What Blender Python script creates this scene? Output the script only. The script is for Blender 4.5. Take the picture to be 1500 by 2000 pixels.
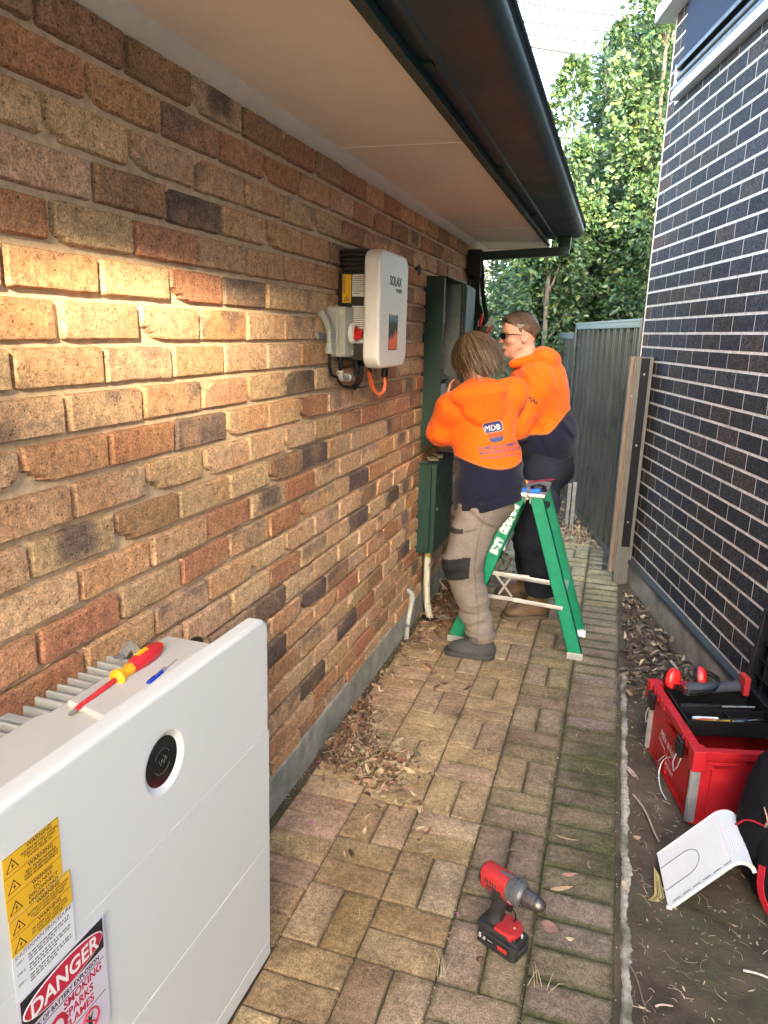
import bpy, bmesh, math, random
import numpy as np
from mathutils import Vector, Matrix, noise as mn
from mathutils.bvhtree import BVHTree
R = math.radians
for o in list(bpy.data.objects): bpy.data.objects.remove(o)
sc = bpy.context.scene
COL = sc.collection

# ------------------------------------------------------------------ camera
cam = bpy.data.cameras.new('camera'); camo = bpy.data.objects.new('camera', cam); COL.objects.link(camo)
cam.sensor_fit = 'VERTICAL'; cam.sensor_height = 24.0; cam.lens = 24.0*1421.5/2000
cam.clip_start = 0.02; cam.clip_end = 2000
def cam_axes(yaw, pitch, roll):
    w = np.array([-math.sin(yaw)*math.cos(pitch), math.cos(yaw)*math.cos(pitch), -math.sin(pitch)])
    r = np.cross(w, [0, 0, 1]); r /= np.linalg.norm(r); u = np.cross(r, w)
    c, s = math.cos(roll), math.sin(roll)
    return c*r+s*u, -s*r+c*u, w
cr, cu, cw = cam_axes(0.30119, 0.24153, 0.02777)
CAM = Vector((0.997, 0.0, 1.60))
m = Matrix(((cr[0], cu[0], -cw[0], CAM[0]), (cr[1], cu[1], -cw[1], CAM[1]), (cr[2], cu[2], -cw[2], CAM[2]), (0, 0, 0, 1)))
camo.matrix_world = m
sc.camera = camo

# ------------------------------------------------------------------ light
SUN_EL, SUN_AZ = 18.5, 153.4         # degrees; azimuth measured from +Y towards +X
wd = bpy.data.worlds.new('World'); sc.world = wd; wd.use_nodes = True
nt = wd.node_tree; nt.nodes.clear()
sky = nt.nodes.new('ShaderNodeTexSky'); sky.sky_type = 'NISHITA'; sky.sun_disc = False
sky.sun_elevation = R(SUN_EL); sky.sun_rotation = R(SUN_AZ)
sky.air_density = 1.0; sky.dust_density = 4.0; sky.ozone_density = 1.0
bg = nt.nodes.new('ShaderNodeBackground'); bg.inputs[1].default_value = 0.15
wo = nt.nodes.new('ShaderNodeOutputWorld')
nt.links.new(sky.outputs[0], bg.inputs[0]); nt.links.new(bg.outputs[0], wo.inputs[0])
sun = bpy.data.lights.new('sun', 'SUN'); sun.energy = 2.1; sun.angle = R(3.0); sun.color = (1.0, 0.81, 0.54)
suno = bpy.data.objects.new('sun', sun); COL.objects.link(suno)
sd = Vector((math.sin(R(SUN_AZ))*math.cos(R(SUN_EL)), math.cos(R(SUN_AZ))*math.cos(R(SUN_EL)), math.sin(R(SUN_EL))))
suno.location = sd*30; suno.rotation_euler = sd.to_track_quat('Z', 'Y').to_euler()
vs = sc.view_settings; vs.view_transform = 'Standard'; vs.look = 'None'; vs.gamma = 1.0
vs.exposure = 4.0

# ------------------------------------------------------------------ helpers
def lin(c):
    return tuple(((x/12.92) if x <= 0.04045 else ((x+0.055)/1.055)**2.4) for x in c)
def hx(s):
    s = s.lstrip('#'); return lin(tuple(int(s[i:i+2], 16)/255 for i in (0, 2, 4)))
def c4(c):
    if isinstance(c, str): c = hx(c)
    return (c[0], c[1], c[2], 1.0)
def tag(o, label=None, cat=None, group=None, kind=None):
    if label: o['label'] = label
    if cat: o['category'] = cat
    if group: o['group'] = group
    if kind: o['kind'] = kind
    return o
def thing(name, label, cat, loc=(0, 0, 0), group=None):
    o = bpy.data.objects.new(name, None); o.empty_display_size = 0.1; COL.objects.link(o)
    o.location = loc; return tag(o, label, cat, group)
def wloc(o):
    v = Vector((0, 0, 0))
    while o is not None: v = v + Vector(o.location); o = o.parent
    return v
class G:
    """collects faces of one mesh"""
    def __init__(s): s.V = []; s.F = []; s.MI = []; s.C = []; s.n = 0; s.useC = False
    def add(s, V, F, mi=0, col=None, T=None):
        V = np.asarray(V, float).reshape(-1, 3)
        if T is not None: V = np.asarray(T(V), float)
        bad = np.isnan(V[:, 0])
        if bad.any(): F = [f for f in F if not any(bad[i] for i in f)]; V = np.where(np.isnan(V), 0, V); V[bad] = V[~bad][0] if (~bad).any() else (.3, 3.5, 1.1)
        s.V.append(V); k = s.n
        s.F.extend([tuple(i+k for i in f) for f in F]); s.MI.extend([mi]*len(F)); s.n += len(V)
        if col is None: col = (1, 1, 1)
        else: s.useC = True
        col = np.asarray(col, float)
        s.C.append(np.tile(col, (len(V), 1)) if col.ndim == 1 else col)
        return s
def obj(name, g, mats, parent=None, smooth=35, kind=None, label=None):
    me = bpy.data.meshes.new(name)
    off = wloc(parent) if parent else Vector((0, 0, 0))
    V = np.vstack(g.V)-np.array(off)
    me.from_pydata(V.tolist(), [], g.F)
    if not isinstance(mats, (list, tuple)): mats = [mats]
    for mm in mats: me.materials.append(mm)
    if len(mats) > 1: me.polygons.foreach_set('material_index', g.MI)
    if g.useC:
        a = me.color_attributes.new('Col', 'FLOAT_COLOR', 'POINT')
        C = np.vstack(g.C); C = np.hstack([C, np.ones((len(C), 1))]) if C.shape[1] == 3 else C
        a.data.foreach_set('color', C.astype(np.float32).ravel())
    if smooth:
        me.polygons.foreach_set('use_smooth', [True]*len(me.polygons))
        if smooth < 180:
            try: me.set_sharp_from_angle(angle=R(smooth))
            except Exception: pass
    me.update()
    o = bpy.data.objects.new(name, me); COL.objects.link(o)
    if parent: o.parent = parent
    if 0 < smooth <= 60 and len(me.polygons) < 20000: wm = o.modifiers.new('weighted', 'WEIGHTED_NORMAL'); wm.keep_sharp = True; wm.weight = 80
    if kind: o['kind'] = kind
    if label: o['label'] = label
    return o
def frame(o, x, y, z=None):
    """local -> world map with given axes"""
    x = np.array(x, float); x /= np.linalg.norm(x); y = np.array(y, float)
    y -= x*(x@y); y /= np.linalg.norm(y)
    z = np.cross(x, y) if z is None else np.array(z, float)
    A = np.stack([x, y, z]); o = np.array(o, float)
    return lambda V: np.asarray(V, float)@A + o
def comp(T2, T1): return lambda V: T2(T1(V))
def rotz(a, o=(0, 0, 0)): return frame(o, (math.cos(a), math.sin(a), 0), (-math.sin(a), math.cos(a), 0))
def eul(rx, ry, rz, o=(0, 0, 0)):
    from mathutils import Euler
    A = np.array(Euler((rx, ry, rz)).to_matrix()); o = np.array(o, float)
    return lambda V: np.asarray(V, float)@A.T + o
_bc = {}
def bx(g, lo, hi, bev=0.002, mi=0, col=None, T=None, seg=2):
    """bevelled box between two corners"""
    lo = np.array(lo, float); hi = np.array(hi, float); s = np.abs(hi-lo); c = (lo+hi)/2
    bev = min(bev, 0.48*s.min())
    key = (tuple(np.round(s, 5)), round(bev, 5), seg)
    if key not in _bc:
        b = bmesh.new(); bmesh.ops.create_cube(b, size=1.0)
        bmesh.ops.scale(b, vec=s.tolist(), verts=b.verts)
        if bev > 1e-5: bmesh.ops.bevel(b, geom=b.edges[:], offset=bev, segments=seg, profile=0.5, affect='EDGES')
        b.verts.ensure_lookup_table()
        _bc[key] = (np.array([v.co[:] for v in b.verts]), [tuple(v.index for v in f.verts) for f in b.faces]); b.free()
    V, F = _bc[key]
    return g.add(V+c, F, mi, col, T)
def tube(g, pts, r, n=10, mi=0, col=None, T=None, caps=True, ell=None):
    P = np.asarray(pts, float); k = len(P); r = np.broadcast_to(np.asarray(r, float), (k,))
    tang = np.gradient(P, axis=0); tang /= np.linalg.norm(tang, axis=1)[:, None]+1e-12
    up = np.array([0, 0, 1.0]) if abs(tang[0][2]) < .9 else np.array([1.0, 0, 0])
    V = []; nrm = np.cross(tang[0], up); nrm /= np.linalg.norm(nrm)
    a = np.linspace(0, 2*np.pi, n, endpoint=False)
    for i in range(k):
        nrm = nrm-tang[i]*(nrm@tang[i]); nrm /= np.linalg.norm(nrm)+1e-12
        b = np.cross(tang[i], nrm)
        e = ell if ell else (1, 1)
        V.append(P[i]+r[i]*(np.cos(a)[:, None]*nrm*e[0]+np.sin(a)[:, None]*b*e[1]))
    V = np.vstack(V); F = []
    for i in range(k-1):
        for j in range(n):
            j2 = (j+1) % n; F.append((i*n+j, i*n+j2, (i+1)*n+j2, (i+1)*n+j))
    if caps: F.append(tuple(range(n))[::-1]); F.append(tuple(range((k-1)*n, k*n)))
    return g.add(V, F, mi, col, T)
def lathe(g, prof, n=20, mi=0, col=None, T=None, sx=1, sy=1):
    """prof: (radius, height) around local z"""
    a = np.linspace(0, 2*np.pi, n, endpoint=False); V = []; F = []
    for rr, z in prof: V.append(np.stack([np.cos(a)*rr*sx, np.sin(a)*rr*sy, np.full(n, z)], 1))
    k = len(prof); V = np.vstack(V)
    for i in range(k-1):
        for j in range(n):
            j2 = (j+1) % n; F.append((i*n+j, i*n+j2, (i+1)*n+j2, (i+1)*n+j))
    if prof[0][0] > 1e-6: F.append(tuple(range(n))[::-1])
    if prof[-1][0] > 1e-6: F.append(tuple(range((k-1)*n, k*n)))
    return g.add(V, F, mi, col, T)
def prism(g, poly, z0, z1, bev=0.0, mi=0, col=None, T=None, seg=2):
    """polygon (x, y) extruded from z0 to z1"""
    b = bmesh.new(); vs_ = [b.verts.new((p[0], p[1], z0)) for p in poly]
    f = b.faces.new(vs_); ret = bmesh.ops.extrude_face_region(b, geom=[f])
    for v in [e for e in ret['geom'] if isinstance(e, bmesh.types.BMVert)]: v.co.z = z1
    bmesh.ops.recalc_face_normals(b, faces=b.faces[:])
    if bev > 0: bmesh.ops.bevel(b, geom=b.edges[:], offset=bev, segments=seg, profile=0.5, affect='EDGES')
    b.verts.index_update()
    V = np.array([v.co[:] for v in b.verts]); F = [tuple(v.index for v in f.verts) for f in b.faces]; b.free()
    return g.add(V, F, mi, col, T)
def rrect(w, h, r, n=5, cx=0, cy=0):
    P = []
    for qx, qy, a0 in ((1, 1, 0), (-1, 1, 90), (-1, -1, 180), (1, -1, 270)):
        for i in range(n+1):
            a = R(a0+90*i/n); P.append((cx+qx*(w/2-r)+r*math.cos(a), cy+qy*(h/2-r)+r*math.sin(a)))
    return P
def sheet(g, fn, nu, nv, mi=0, col=None, T=None, thick=0):
    """grid surface fn(u, v) -> xyz, u,v in 0..1"""
    V = [fn(i/(nu-1), j/(nv-1)) for j in range(nv) for i in range(nu)]
    F = [(j*nu+i, j*nu+i+1, (j+1)*nu+i+1, (j+1)*nu+i) for j in range(nv-1) for i in range(nu-1)]
    if thick:
        b = bmesh.new(); bv = [b.verts.new(v) for v in V]
        for f in F: b.faces.new([bv[i] for i in f])
        bmesh.ops.recalc_face_normals(b, faces=b.faces[:])
        bmesh.ops.solidify(b, geom=b.faces[:], thickness=thick)
        b.verts.index_update()
        V = np.array([v.co[:] for v in b.verts]); F = [tuple(v.index for v in f.verts) for f in b.faces]; b.free()
    return g.add(V, F, mi, col, T)
def text(g, s, size, T, mi=0, col=None, align='LEFT', sx=1.0, shear=0.0, off=0.0, depth=0.0004, space=1.0, bold=0.0):
    """words as thin raised lettering in the local xy plane"""
    cv = bpy.data.curves.new('lettering', 'FONT'); cv.body = s; cv.size = size; cv.align_x = align
    cv.extrude = depth; cv.shear = shear; cv.space_character = space; cv.offset = bold; cv.resolution_u = 3
    o = bpy.data.objects.new('lettering', cv); COL.objects.link(o)
    dg = bpy.context.evaluated_depsgraph_get(); me = bpy.data.meshes.new_from_object(o.evaluated_get(dg))
    V = np.array([v.co[:] for v in me.vertices]).reshape(-1, 3); F = [tuple(p.vertices) for p in me.polygons]
    bpy.data.objects.remove(o); bpy.data.curves.remove(cv); bpy.data.meshes.remove(me)
    if len(V): V[:, 0] *= sx; V[:, 2] += off; g.add(V, F, mi, col, T)
    return g
def flat(g, poly, T, mi=0, z=0.0, t=0.0006, col=None):
    prism(g, poly, z, z+t, 0, mi, col, T)

# ------------------------------------------------------------------ materials
def mat(name, c, rough=0.6, metal=0.0, var=0.12, vscale=30, bump=0.0, bscale=200, spec=0.5, coat=0.0, attr=False,
        c2=None, c2scale=8, c2lo=0.45, c2hi=0.65, trans=0.0, sss=0.0, emit=0, sheen=0.0, stretch=None, rvar=0.08, alpha=1.0, transl=0.0):
    m = bpy.data.materials.new(name); m.use_nodes = True; n = m.node_tree; L = n.links
    p = n.nodes['Principled BSDF']; out = n.nodes['Material Output']
    tc = n.nodes.new('ShaderNodeTexCoord'); src = tc.outputs['Object']
    if stretch:
        mp = n.nodes.new('ShaderNodeMapping'); mp.inputs['Scale'].default_value = stretch; L.new(src, mp.inputs[0]); src = mp.outputs[0]
    if attr:
        a = n.nodes.new('ShaderNodeAttribute'); a.attribute_name = 'Col'; base = a.outputs['Color']
    else:
        a = n.nodes.new('ShaderNodeRGB'); a.outputs[0].default_value = c4(c); base = a.outputs[0]
    if c2 is not None:
        nz = n.nodes.new('ShaderNodeTexNoise'); nz.inputs['Scale'].default_value = c2scale; nz.inputs['Detail'].default_value = 6; L.new(src, nz.inputs['Vector'])
        rp = n.nodes.new('ShaderNodeMapRange'); rp.inputs[1].default_value = c2lo; rp.inputs[2].default_value = c2hi; L.new(nz.outputs[0], rp.inputs[0])
        mx = n.nodes.new('ShaderNodeMix'); mx.data_type = 'RGBA'; L.new(rp.outputs[0], mx.inputs[0]); L.new(base, mx.inputs[6]); mx.inputs[7].default_value = c4(c2); base = mx.outputs[2]
    if var > 0:
        nz = n.nodes.new('ShaderNodeTexNoise'); nz.inputs['Scale'].default_value = vscale; nz.inputs['Detail'].default_value = 8; nz.inputs['Roughness'].default_value = 0.65
        L.new(src, nz.inputs['Vector'])
        rp = n.nodes.new('ShaderNodeMapRange'); rp.inputs[1].default_value = 0.36; rp.inputs[2].default_value = 0.64
        rp.inputs[3].default_value = 1-var; rp.inputs[4].default_value = 1+var; L.new(nz.outputs[0], rp.inputs[0])
        mv = n.nodes.new('ShaderNodeVectorMath'); mv.operation = 'SCALE'; L.new(base, mv.inputs[0]); L.new(rp.outputs[0], mv.inputs['Scale']); base = mv.outputs[0]
        rr = n.nodes.new('ShaderNodeMapRange'); rr.inputs[1].default_value = 0.3; rr.inputs[2].default_value = 0.7
        rr.inputs[3].default_value = max(0, rough-rvar); rr.inputs[4].default_value = min(1, rough+rvar); L.new(nz.outputs[0], rr.inputs[0]); L.new(rr.outputs[0], p.inputs['Roughness'])
    else: p.inputs['Roughness'].default_value = rough
    L.new(base, p.inputs['Base Color'])
    p.inputs['Metallic'].default_value = metal; p.inputs['Specular IOR Level'].default_value = spec
    if coat: p.inputs['Coat Weight'].default_value = coat; p.inputs['Coat Roughness'].default_value = 0.15
    if sss: p.inputs['Subsurface Weight'].default_value = sss; p.inputs['Subsurface Radius'].default_value = (0.01, 0.004, 0.002); p.inputs['Subsurface Scale'].default_value = 1
    if trans: p.inputs['Transmission Weight'].default_value = trans
    if sheen: p.inputs['Sheen Weight'].default_value = sheen
    if alpha < 1: p.inputs['Alpha'].default_value = alpha
    if bump:
        nz = n.nodes.new('ShaderNodeTexNoise'); nz.inputs['Scale'].default_value = bscale; nz.inputs['Detail'].default_value = 5; L.new(src, nz.inputs['Vector'])
        bm = n.nodes.new('ShaderNodeBump'); bm.inputs['Strength'].default_value = bump; bm.inputs['Distance'].default_value = 0.002
        L.new(nz.outputs[0], bm.inputs['Height']); L.new(bm.outputs[0], p.inputs['Normal'])
    if transl:
        tr = n.nodes.new('ShaderNodeBsdfTranslucent'); L.new(base, tr.inputs[0]); ms = n.nodes.new('ShaderNodeMixShader'); ms.inputs[0].default_value = transl
        L.new(p.outputs[0], ms.inputs[1]); L.new(tr.outputs[0], ms.inputs[2]); L.new(ms.outputs[0], out.inputs[0])
    return m
def fbm(P, s, seed=0, octv=3):
    """cheap value noise on numpy points, -1..1"""
    P = np.asarray(P, float)*s+seed*17.13; o = np.zeros(len(P)); a = 1.0; t = 0
    for k in range(octv):
        q = P*(2**k); i = np.floor(q).astype(np.int64); f = q-i; f = f*f*(3-2*f)
        def h(dx, dy, dz):
            x = (i[:, 0]+dx)*73856093 ^ (i[:, 1]+dy)*19349663 ^ (i[:, 2]+dz)*83492791 ^ (k*7919+seed*104729)
            x = (x ^ (x >> 13))*1274126177 & 0x7fffffff; x = (x ^ (x >> 16)) & 0xffff
            return x/32767.5-1
        r_ = 0
        for dx in (0, 1):
            wx = f[:, 0] if dx else 1-f[:, 0]
            for dy in (0, 1):
                wy = f[:, 1] if dy else 1-f[:, 1]
                for dz in (0, 1):
                    wz = f[:, 2] if dz else 1-f[:, 2]
                    r_ = r_+wx*wy*wz*h(dx, dy, dz)
        o += a*r_; t += a; a *= 0.5
    return o/t
# ================================================================== brick house (left)
rng = random.Random(5); nr = np.random.RandomState(3)
WALL_Y0, WALL_Y1 = -7.0, 5.30
SOF = 2.205; SLAB = 0.135
T_, O_, R_, D_, B_, M_ = 'TORDBM'
rows = {  # course -> {brick index: kind}; course 0 sits just under z = 1.654
 0: {-5:'O',-4:'T',-3:'T',-2:'O',-1:'T',0:'T',1:'T'}, 1: {-5.5:'T',-4.5:'T',-3.5:'T',-2.5:'T',-1.5:'T',-.5:'T',.5:'O'},
 2: {-5:'T',-4:'T',-3:'O',-2:'O',-1:'T',0:'D',1:'T'}, 3: {-5.5:'T',-4.5:'O',-3.5:'R',-2.5:'D',-1.5:'O',-.5:'O',.5:'R',1.5:'T'},
 4: {-5:'O',-4:'T',-3:'T',-2:'T',-1:'T',0:'T',1:'T',2:'B'}, 5: {-5.5:'T',-4.5:'M',-3.5:'B',-2.5:'T',-1.5:'T',-.5:'B',.5:'D',1.5:'T',2.5:'T'},
 6: {-5:'T',-4:'O',-3:'T',-2:'R',-1:'M',0:'R',1:'T',2:'T'}, 7: {-5.5:'R',-4.5:'R',-3.5:'T',-2.5:'R',-1.5:'T',-.5:'R',.5:'O',1.5:'T',2.5:'D'},
 8: {-5:'R',-4:'T',-3:'T',-2:'T',-1:'T',0:'T',1:'T',2:'T',3:'B'}, 9: {-4.5:'O',-3.5:'T',-2.5:'T',-1.5:'T',-.5:'R',.5:'T',1.5:'T',2.5:'D',3.5:'T'},
 10: {-4:'T',-3:'O',-2:'T',-1:'D',0:'T',1:'O',2:'T',3:'T',4:'O'}, 11: {-3.5:'T',-2.5:'D',-1.5:'T',-.5:'O',.5:'D',1.5:'B',2.5:'T',3.5:'O'},
 12: {-2:'T',-1:'D',0:'O',1:'O',2:'R',3:'T',4:'O',5:'T'}, 13: {-.5:'O',.5:'T',1.5:'T',2.5:'T',3.5:'B',4.5:'T',5.5:'D'},
 14: {-1:'O',0:'T',1:'T',2:'D',3:'R',4:'T',5:'T'}, 15: {-.5:'T',.5:'D',1.5:'T',2.5:'T',3.5:'T',4.5:'B',5.5:'T'},
 16: {-1:'O',0:'T',1:'R',2:'O',3:'R',4:'B',5:'T'},
 -1: {-5.5:'T',-4.5:'O',-3.5:'T',-2.5:'R',-1.5:'D',-.5:'T',.5:'T',1.5:'O'}, -2: {-5:'R',-4:'T',-3:'R',-2:'T',-1:'T',0:'O',1:'O'},
 -3: {-5.5:'T',-4.5:'T',-3.5:'B',-2.5:'D',-1.5:'T',-.5:'O',.5:'O',1.5:'B'}, -4: {-4:'T',-3:'T',-2:'T',-1:'O',0:'T',1:'T'},
 -5: {-4.5:'R',-3.5:'O',-2.5:'B',-1.5:'R',-.5:'R',.5:'O',1.5:'T'}, -6: {-4:'B',-3:'B',-2:'M',-1:'B',0:'R',1:'B'}, -7: {}}
BC = {'T': (.62, .412, .248), 'O': (.58, .325, .170), 'R': (.48, .225, .130), 'D': (.155, .115, .10), 'B': (.38, .225, .13), 'M': (.57, .395, .235)}
def edge_u(n_in, e):
    a = np.array([0, .35, .7, 1.1, 1.7, 2.6])*e
    return a
def brick_patch(y0, y1, z0, z1, kind, seed, x0=0.0, relief=0.0135, fine=True):
    w, h = y1-y0, z1-z0; e = 0.006 if fine else 0.009
    a = edge_u(0, e)
    if fine: us = np.concatenate([a, np.linspace(a[-1]+.012, w-a[-1]-.012, 9), w-a[::-1]]); vs2 = np.concatenate([a, np.linspace(a[-1]+.008, h-a[-1]-.008, 4), h-a[::-1]])
    else: us = np.array([0, e*.5, e*1.4, w*.33, w*.66, w-e*1.4, w-e*.5, w]); vs2 = np.array([0, e*.5, e*1.4, h*.5, h-e*1.4, h-e*.5, h])
    U, Vv = np.meshgrid(us, vs2); U = U.ravel(); Vv = Vv.ravel()
    P = np.stack([np.full(len(U), seed*1.37), U+y0, Vv+z0], 1)
    n1 = fbm(P, 38, 1); n2 = fbm(P, 14, 2, 2)
    cr_ = 0.006+0.008*abs(fbm(np.array([[seed, 1, 2.]]), 3.1)[0])
    qx = np.abs(U-w/2)-(w/2-cr_-.0015); qy = np.abs(Vv-h/2)-(h/2-cr_-.0015)
    d = -(np.hypot(np.maximum(qx, 0), np.maximum(qy, 0))+np.minimum(np.maximum(qx, qy), 0)-cr_)
    d = d+n1*.0022+np.minimum(n2, 0)*.0025
    # broken corner on some bricks
    rs = np.random.RandomState(int(seed*10) % 99991)
    if rs.rand() < .22:
        cx, cy = (0 if rs.rand() < .7 else w), (0 if rs.rand() < .75 else h)
        d = np.minimum(d, (np.abs(U-cx)*.55+np.abs(Vv-cy))-(.018+.018*rs.rand()))
    t = np.clip(d/.0048, -0.6, 1); s = np.where(t > 0, t*(2-t), t)
    X = x0-.003+(relief+.003+rs.uniform(-.0015, .003))*s+n2*.0012*(s > .9)+rs.uniform(-.003, .003)*(U/w-.5)
    V = np.stack([X, U+y0, Vv+z0], 1)
    nu, nv = len(us), len(vs2)
    F = [(j*nu+i, j*nu+i+1, (j+1)*nu+i+1, (j+1)*nu+i) for j in range(nv-1) for i in range(nu-1)]
    c = np.array(BC[kind])*rs.uniform(.86, 1.12)*np.array([1, rs.uniform(.95, 1.05), rs.uniform(.9, 1.08)])
    C = np.tile(c, (len(U), 1))
    big = fbm(P, 7, 5, 2)[:, None]
    if kind in 'TO':   # paler and redder flushes
        other = np.array(BC['O' if kind == 'T' else 'T']); C = C+(other-C)*np.clip(big*1.3+.05, 0, .8)
    if kind in 'RB': C = C+(np.array(BC['O'])-C)*np.clip(big*1.2, 0, .7)
    if kind == 'D': C = C+(np.array(BC['B'])*1.25-C)*np.clip(big*1.5+.1, 0, .9)
    if kind == 'M':
        mm_ = np.clip((.33-np.abs(U/w-.52+n2*.08))*7, 0, 1)[:, None]*np.clip((Vv/h-.05+n1*.2)*4, 0, 1)[:, None]; C = C+(np.array(BC['D'])-C)*mm_*.9
    if rs.rand() < .22 and kind in 'TOB':
        mm_ = np.clip((n2*1.4+(Vv/h)-.75)*3, 0, 1)[:, None]; C = C+(np.array(BC['D'])*1.2-C)*mm_*.6
    dirt = np.clip(1-t, 0, 1)[:, None]; C = C+(np.array((.30, .2, .12))-C)*dirt*.45
    return V, F, np.clip(C, .02, .9)
gw = G()
for c in range(-7, 18):
    zt = 1.568-.086*(c-1)-.0085; zb = 1.568-.086*c
    half = (c % 2 == 1)
    if zb < SLAB-.02: zb = SLAB-.02
    if zt > SOF+.05: zt = SOF+.05
    k0 = -14 + (.5 if half else 0)
    k = k0
    while True:
        y0 = 2.0935+.24*k+.0035; y1 = y0+.233
        if y0 > WALL_Y1-.02: break
        if y1 > WALL_Y1: y1 = WALL_Y1
        kd = rows.get(c, {}).get(k)
        if kd is None:
            kd = rng.choices('TORDBM', (40, 26, 16, 5, 10, 3))[0]
            if c <= -5: kd = rng.choices('TORDBM', (18, 26, 28, 5, 20, 3))[0]
        jj = rng.uniform(-.0025, .0025)
        if y1-y0 > .03:
            V, F, C_ = brick_patch(y0+jj, y1+jj*.5, zb+.0+rng.uniform(-.0015, .0015), zt+rng.uniform(-.0015, .0015), kd, (c+9)*37+k*3.3, fine=-6 < k < 7)
            gw.add(V, F, 0, C_)
        k += 1
# end face of the wall turning the far corner, seen as brick ends
for c in range(-7, 18):
    zt = 1.568-.086*(c-1)-.012; zb = max(1.568-.086*c, SLAB-.02); zt = min(zt, SOF+.05)
    for j, (xa, xb) in enumerate(((-.228, -.004), (-.468, -.24), (-.708, -.48)) if c % 2 else ((-.108, -.004), (-.348, -.12), (-.588, -.36))):
        V, F, C_ = brick_patch(0, xb-xa, zb, zt, rng.choice('TORRB'), c*11+j+900, fine=False)
        V = np.stack([xa+V[:, 1], WALL_Y1+V[:, 0], V[:, 2]], 1); gw.add(V, [f[::-1] for f in F], 0, C_)
gm = G()
def _mort(u, v): return (0.0, WALL_Y0+(WALL_Y1-WALL_Y0)*u, SLAB-.02+(SOF+.1-SLAB)*v)
sheet(gm, _mort, 60, 20)
gm.add([(0, WALL_Y1, SLAB-.02), (-5, WALL_Y1, SLAB-.02), (-5, WALL_Y1, SOF+.1), (0, WALL_Y1, SOF+.1)], [(0, 1, 2, 3)])

def brick_mat(name, speck=.55, rough=.88):
    m = bpy.data.materials.new(name); m.use_nodes = True; n = m.node_tree; L = n.links; p = n.nodes['Principled BSDF']
    tc = n.nodes.new('ShaderNodeTexCoord'); s = tc.outputs['Object']
    a = n.nodes.new('ShaderNodeAttribute'); a.attribute_name = 'Col'
    def noise(sc_, det=6, ro=.6, st=None):
        z = n.nodes.new('ShaderNodeTexNoise'); z.inputs['Scale'].default_value = sc_; z.inputs['Detail'].default_value = det; z.inputs['Roughness'].default_value = ro
        if st:
            mp = n.nodes.new('ShaderNodeMapping'); mp.inputs['Scale'].default_value = st; L.new(s, mp.inputs[0]); L.new(mp.outputs[0], z.inputs['Vector'])
        else: L.new(s, z.inputs['Vector'])
        return z.outputs[0]
    def mr(x, a0, a1, b0, b1):
        r_ = n.nodes.new('ShaderNodeMapRange'); L.new(x, r_.inputs[0])
        for i, v in zip((1, 2, 3, 4), (a0, a1, b0, b1)): r_.inputs[i].default_value = v
        return r_.outputs[0]
    def mul(c, f):
        v = n.nodes.new('ShaderNodeVectorMath'); v.operation = 'SCALE'; L.new(c, v.inputs[0]); L.new(f, v.inputs['Scale']); return v.outputs[0]
    c = a.outputs['Color']
    c = mul(c, mr(noise(48, 8, .75), .36, .64, .66, 1.28))
    c = mul(c, mr(noise(210, 4, .8), .38, .62, .62, 1.30))
    c = mul(c, mr(noise(150, 2, .5, (1, 1, 1)), .62, .68, 1.0, 1-speck)); c = mul(c, mr(noise(95, 3, .6, (1, .45, 1.6)), .60, .67, 1.0, .62)); sm = n.nodes.new('ShaderNodeMix'); sm.data_type = 'RGBA'; L.new(mr(noise(14, 7, .75), .60, .70, 0, .55), sm.inputs[0]); L.new(c, sm.inputs[6]); sm.inputs[7].default_value = (.52, .40, .27, 1); c = sm.outputs[2]       # fine dark grit
    vo = n.nodes.new('ShaderNodeTexVoronoi'); vo.inputs['Scale'].default_value = 62; L.new(s, vo.inputs['Vector'])
    holes = mr(vo.outputs['Distance'], .09, .17, .0, 1.0); h2 = mr(noise(19, 2), .50, .56, 1, 0)
    mxx = n.nodes.new('ShaderNodeMath'); mxx.operation = 'MAXIMUM'; L.new(holes, mxx.inputs[0]); L.new(h2, mxx.inputs[1])
    c = mul(c, mr(mxx.outputs[0], 0, 1, .3, 1))
    cracks = mr(noise(26, 4, .7, (1, 1.0, 4.2)), .492, .50, 0, 1); cr2 = mr(noise(26, 4, .7, (1, 1.0, 4.2)), .50, .508, 1, 0)
    mc = n.nodes.new('ShaderNodeMath'); mc.operation = 'MULTIPLY'; L.new(cracks, mc.inputs[0]); L.new(cr2, mc.inputs[1])
    gate = n.nodes.new('ShaderNodeMath'); gate.operation = 'MULTIPLY'; L.new(mc.outputs[0], gate.inputs[0]); L.new(mr(noise(9, 2), .5, .6, 0, 1), gate.inputs[1])
    c = mul(c, mr(gate.outputs[0], 0, 1, 1, .62))
    L.new(c, p.inputs['Base Color']); p.inputs['Roughness'].default_value = rough; p.inputs['Specular IOR Level'].default_value = .25
    ad = n.nodes.new('ShaderNodeMath'); ad.operation = 'ADD'; L.new(noise(180, 6, .75), ad.inputs[0]); L.new(mr(mxx.outputs[0], 0, 1, -.8, 0), ad.inputs[1])
    ad2 = n.nodes.new('ShaderNodeMath'); ad2.operation = 'SUBTRACT'; L.new(ad.outputs[0], ad2.inputs[0]); L.new(mr(gate.outputs[0], 0, 1, 0, .5), ad2.inputs[1])
    b = n.nodes.new('ShaderNodeBump'); b.inputs['Strength'].default_value = .55; b.inputs['Distance'].default_value = .003; L.new(ad2.outputs[0], b.inputs['Height']); L.new(b.outputs[0], p.inputs['Normal'])
    return m
M_brick = brick_mat('clinker_brick')
M_mortar = mat('sand_mortar', (.62, .465, .31), .92, var=.18, vscale=40, bump=.7, bscale=230, spec=.2)
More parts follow.
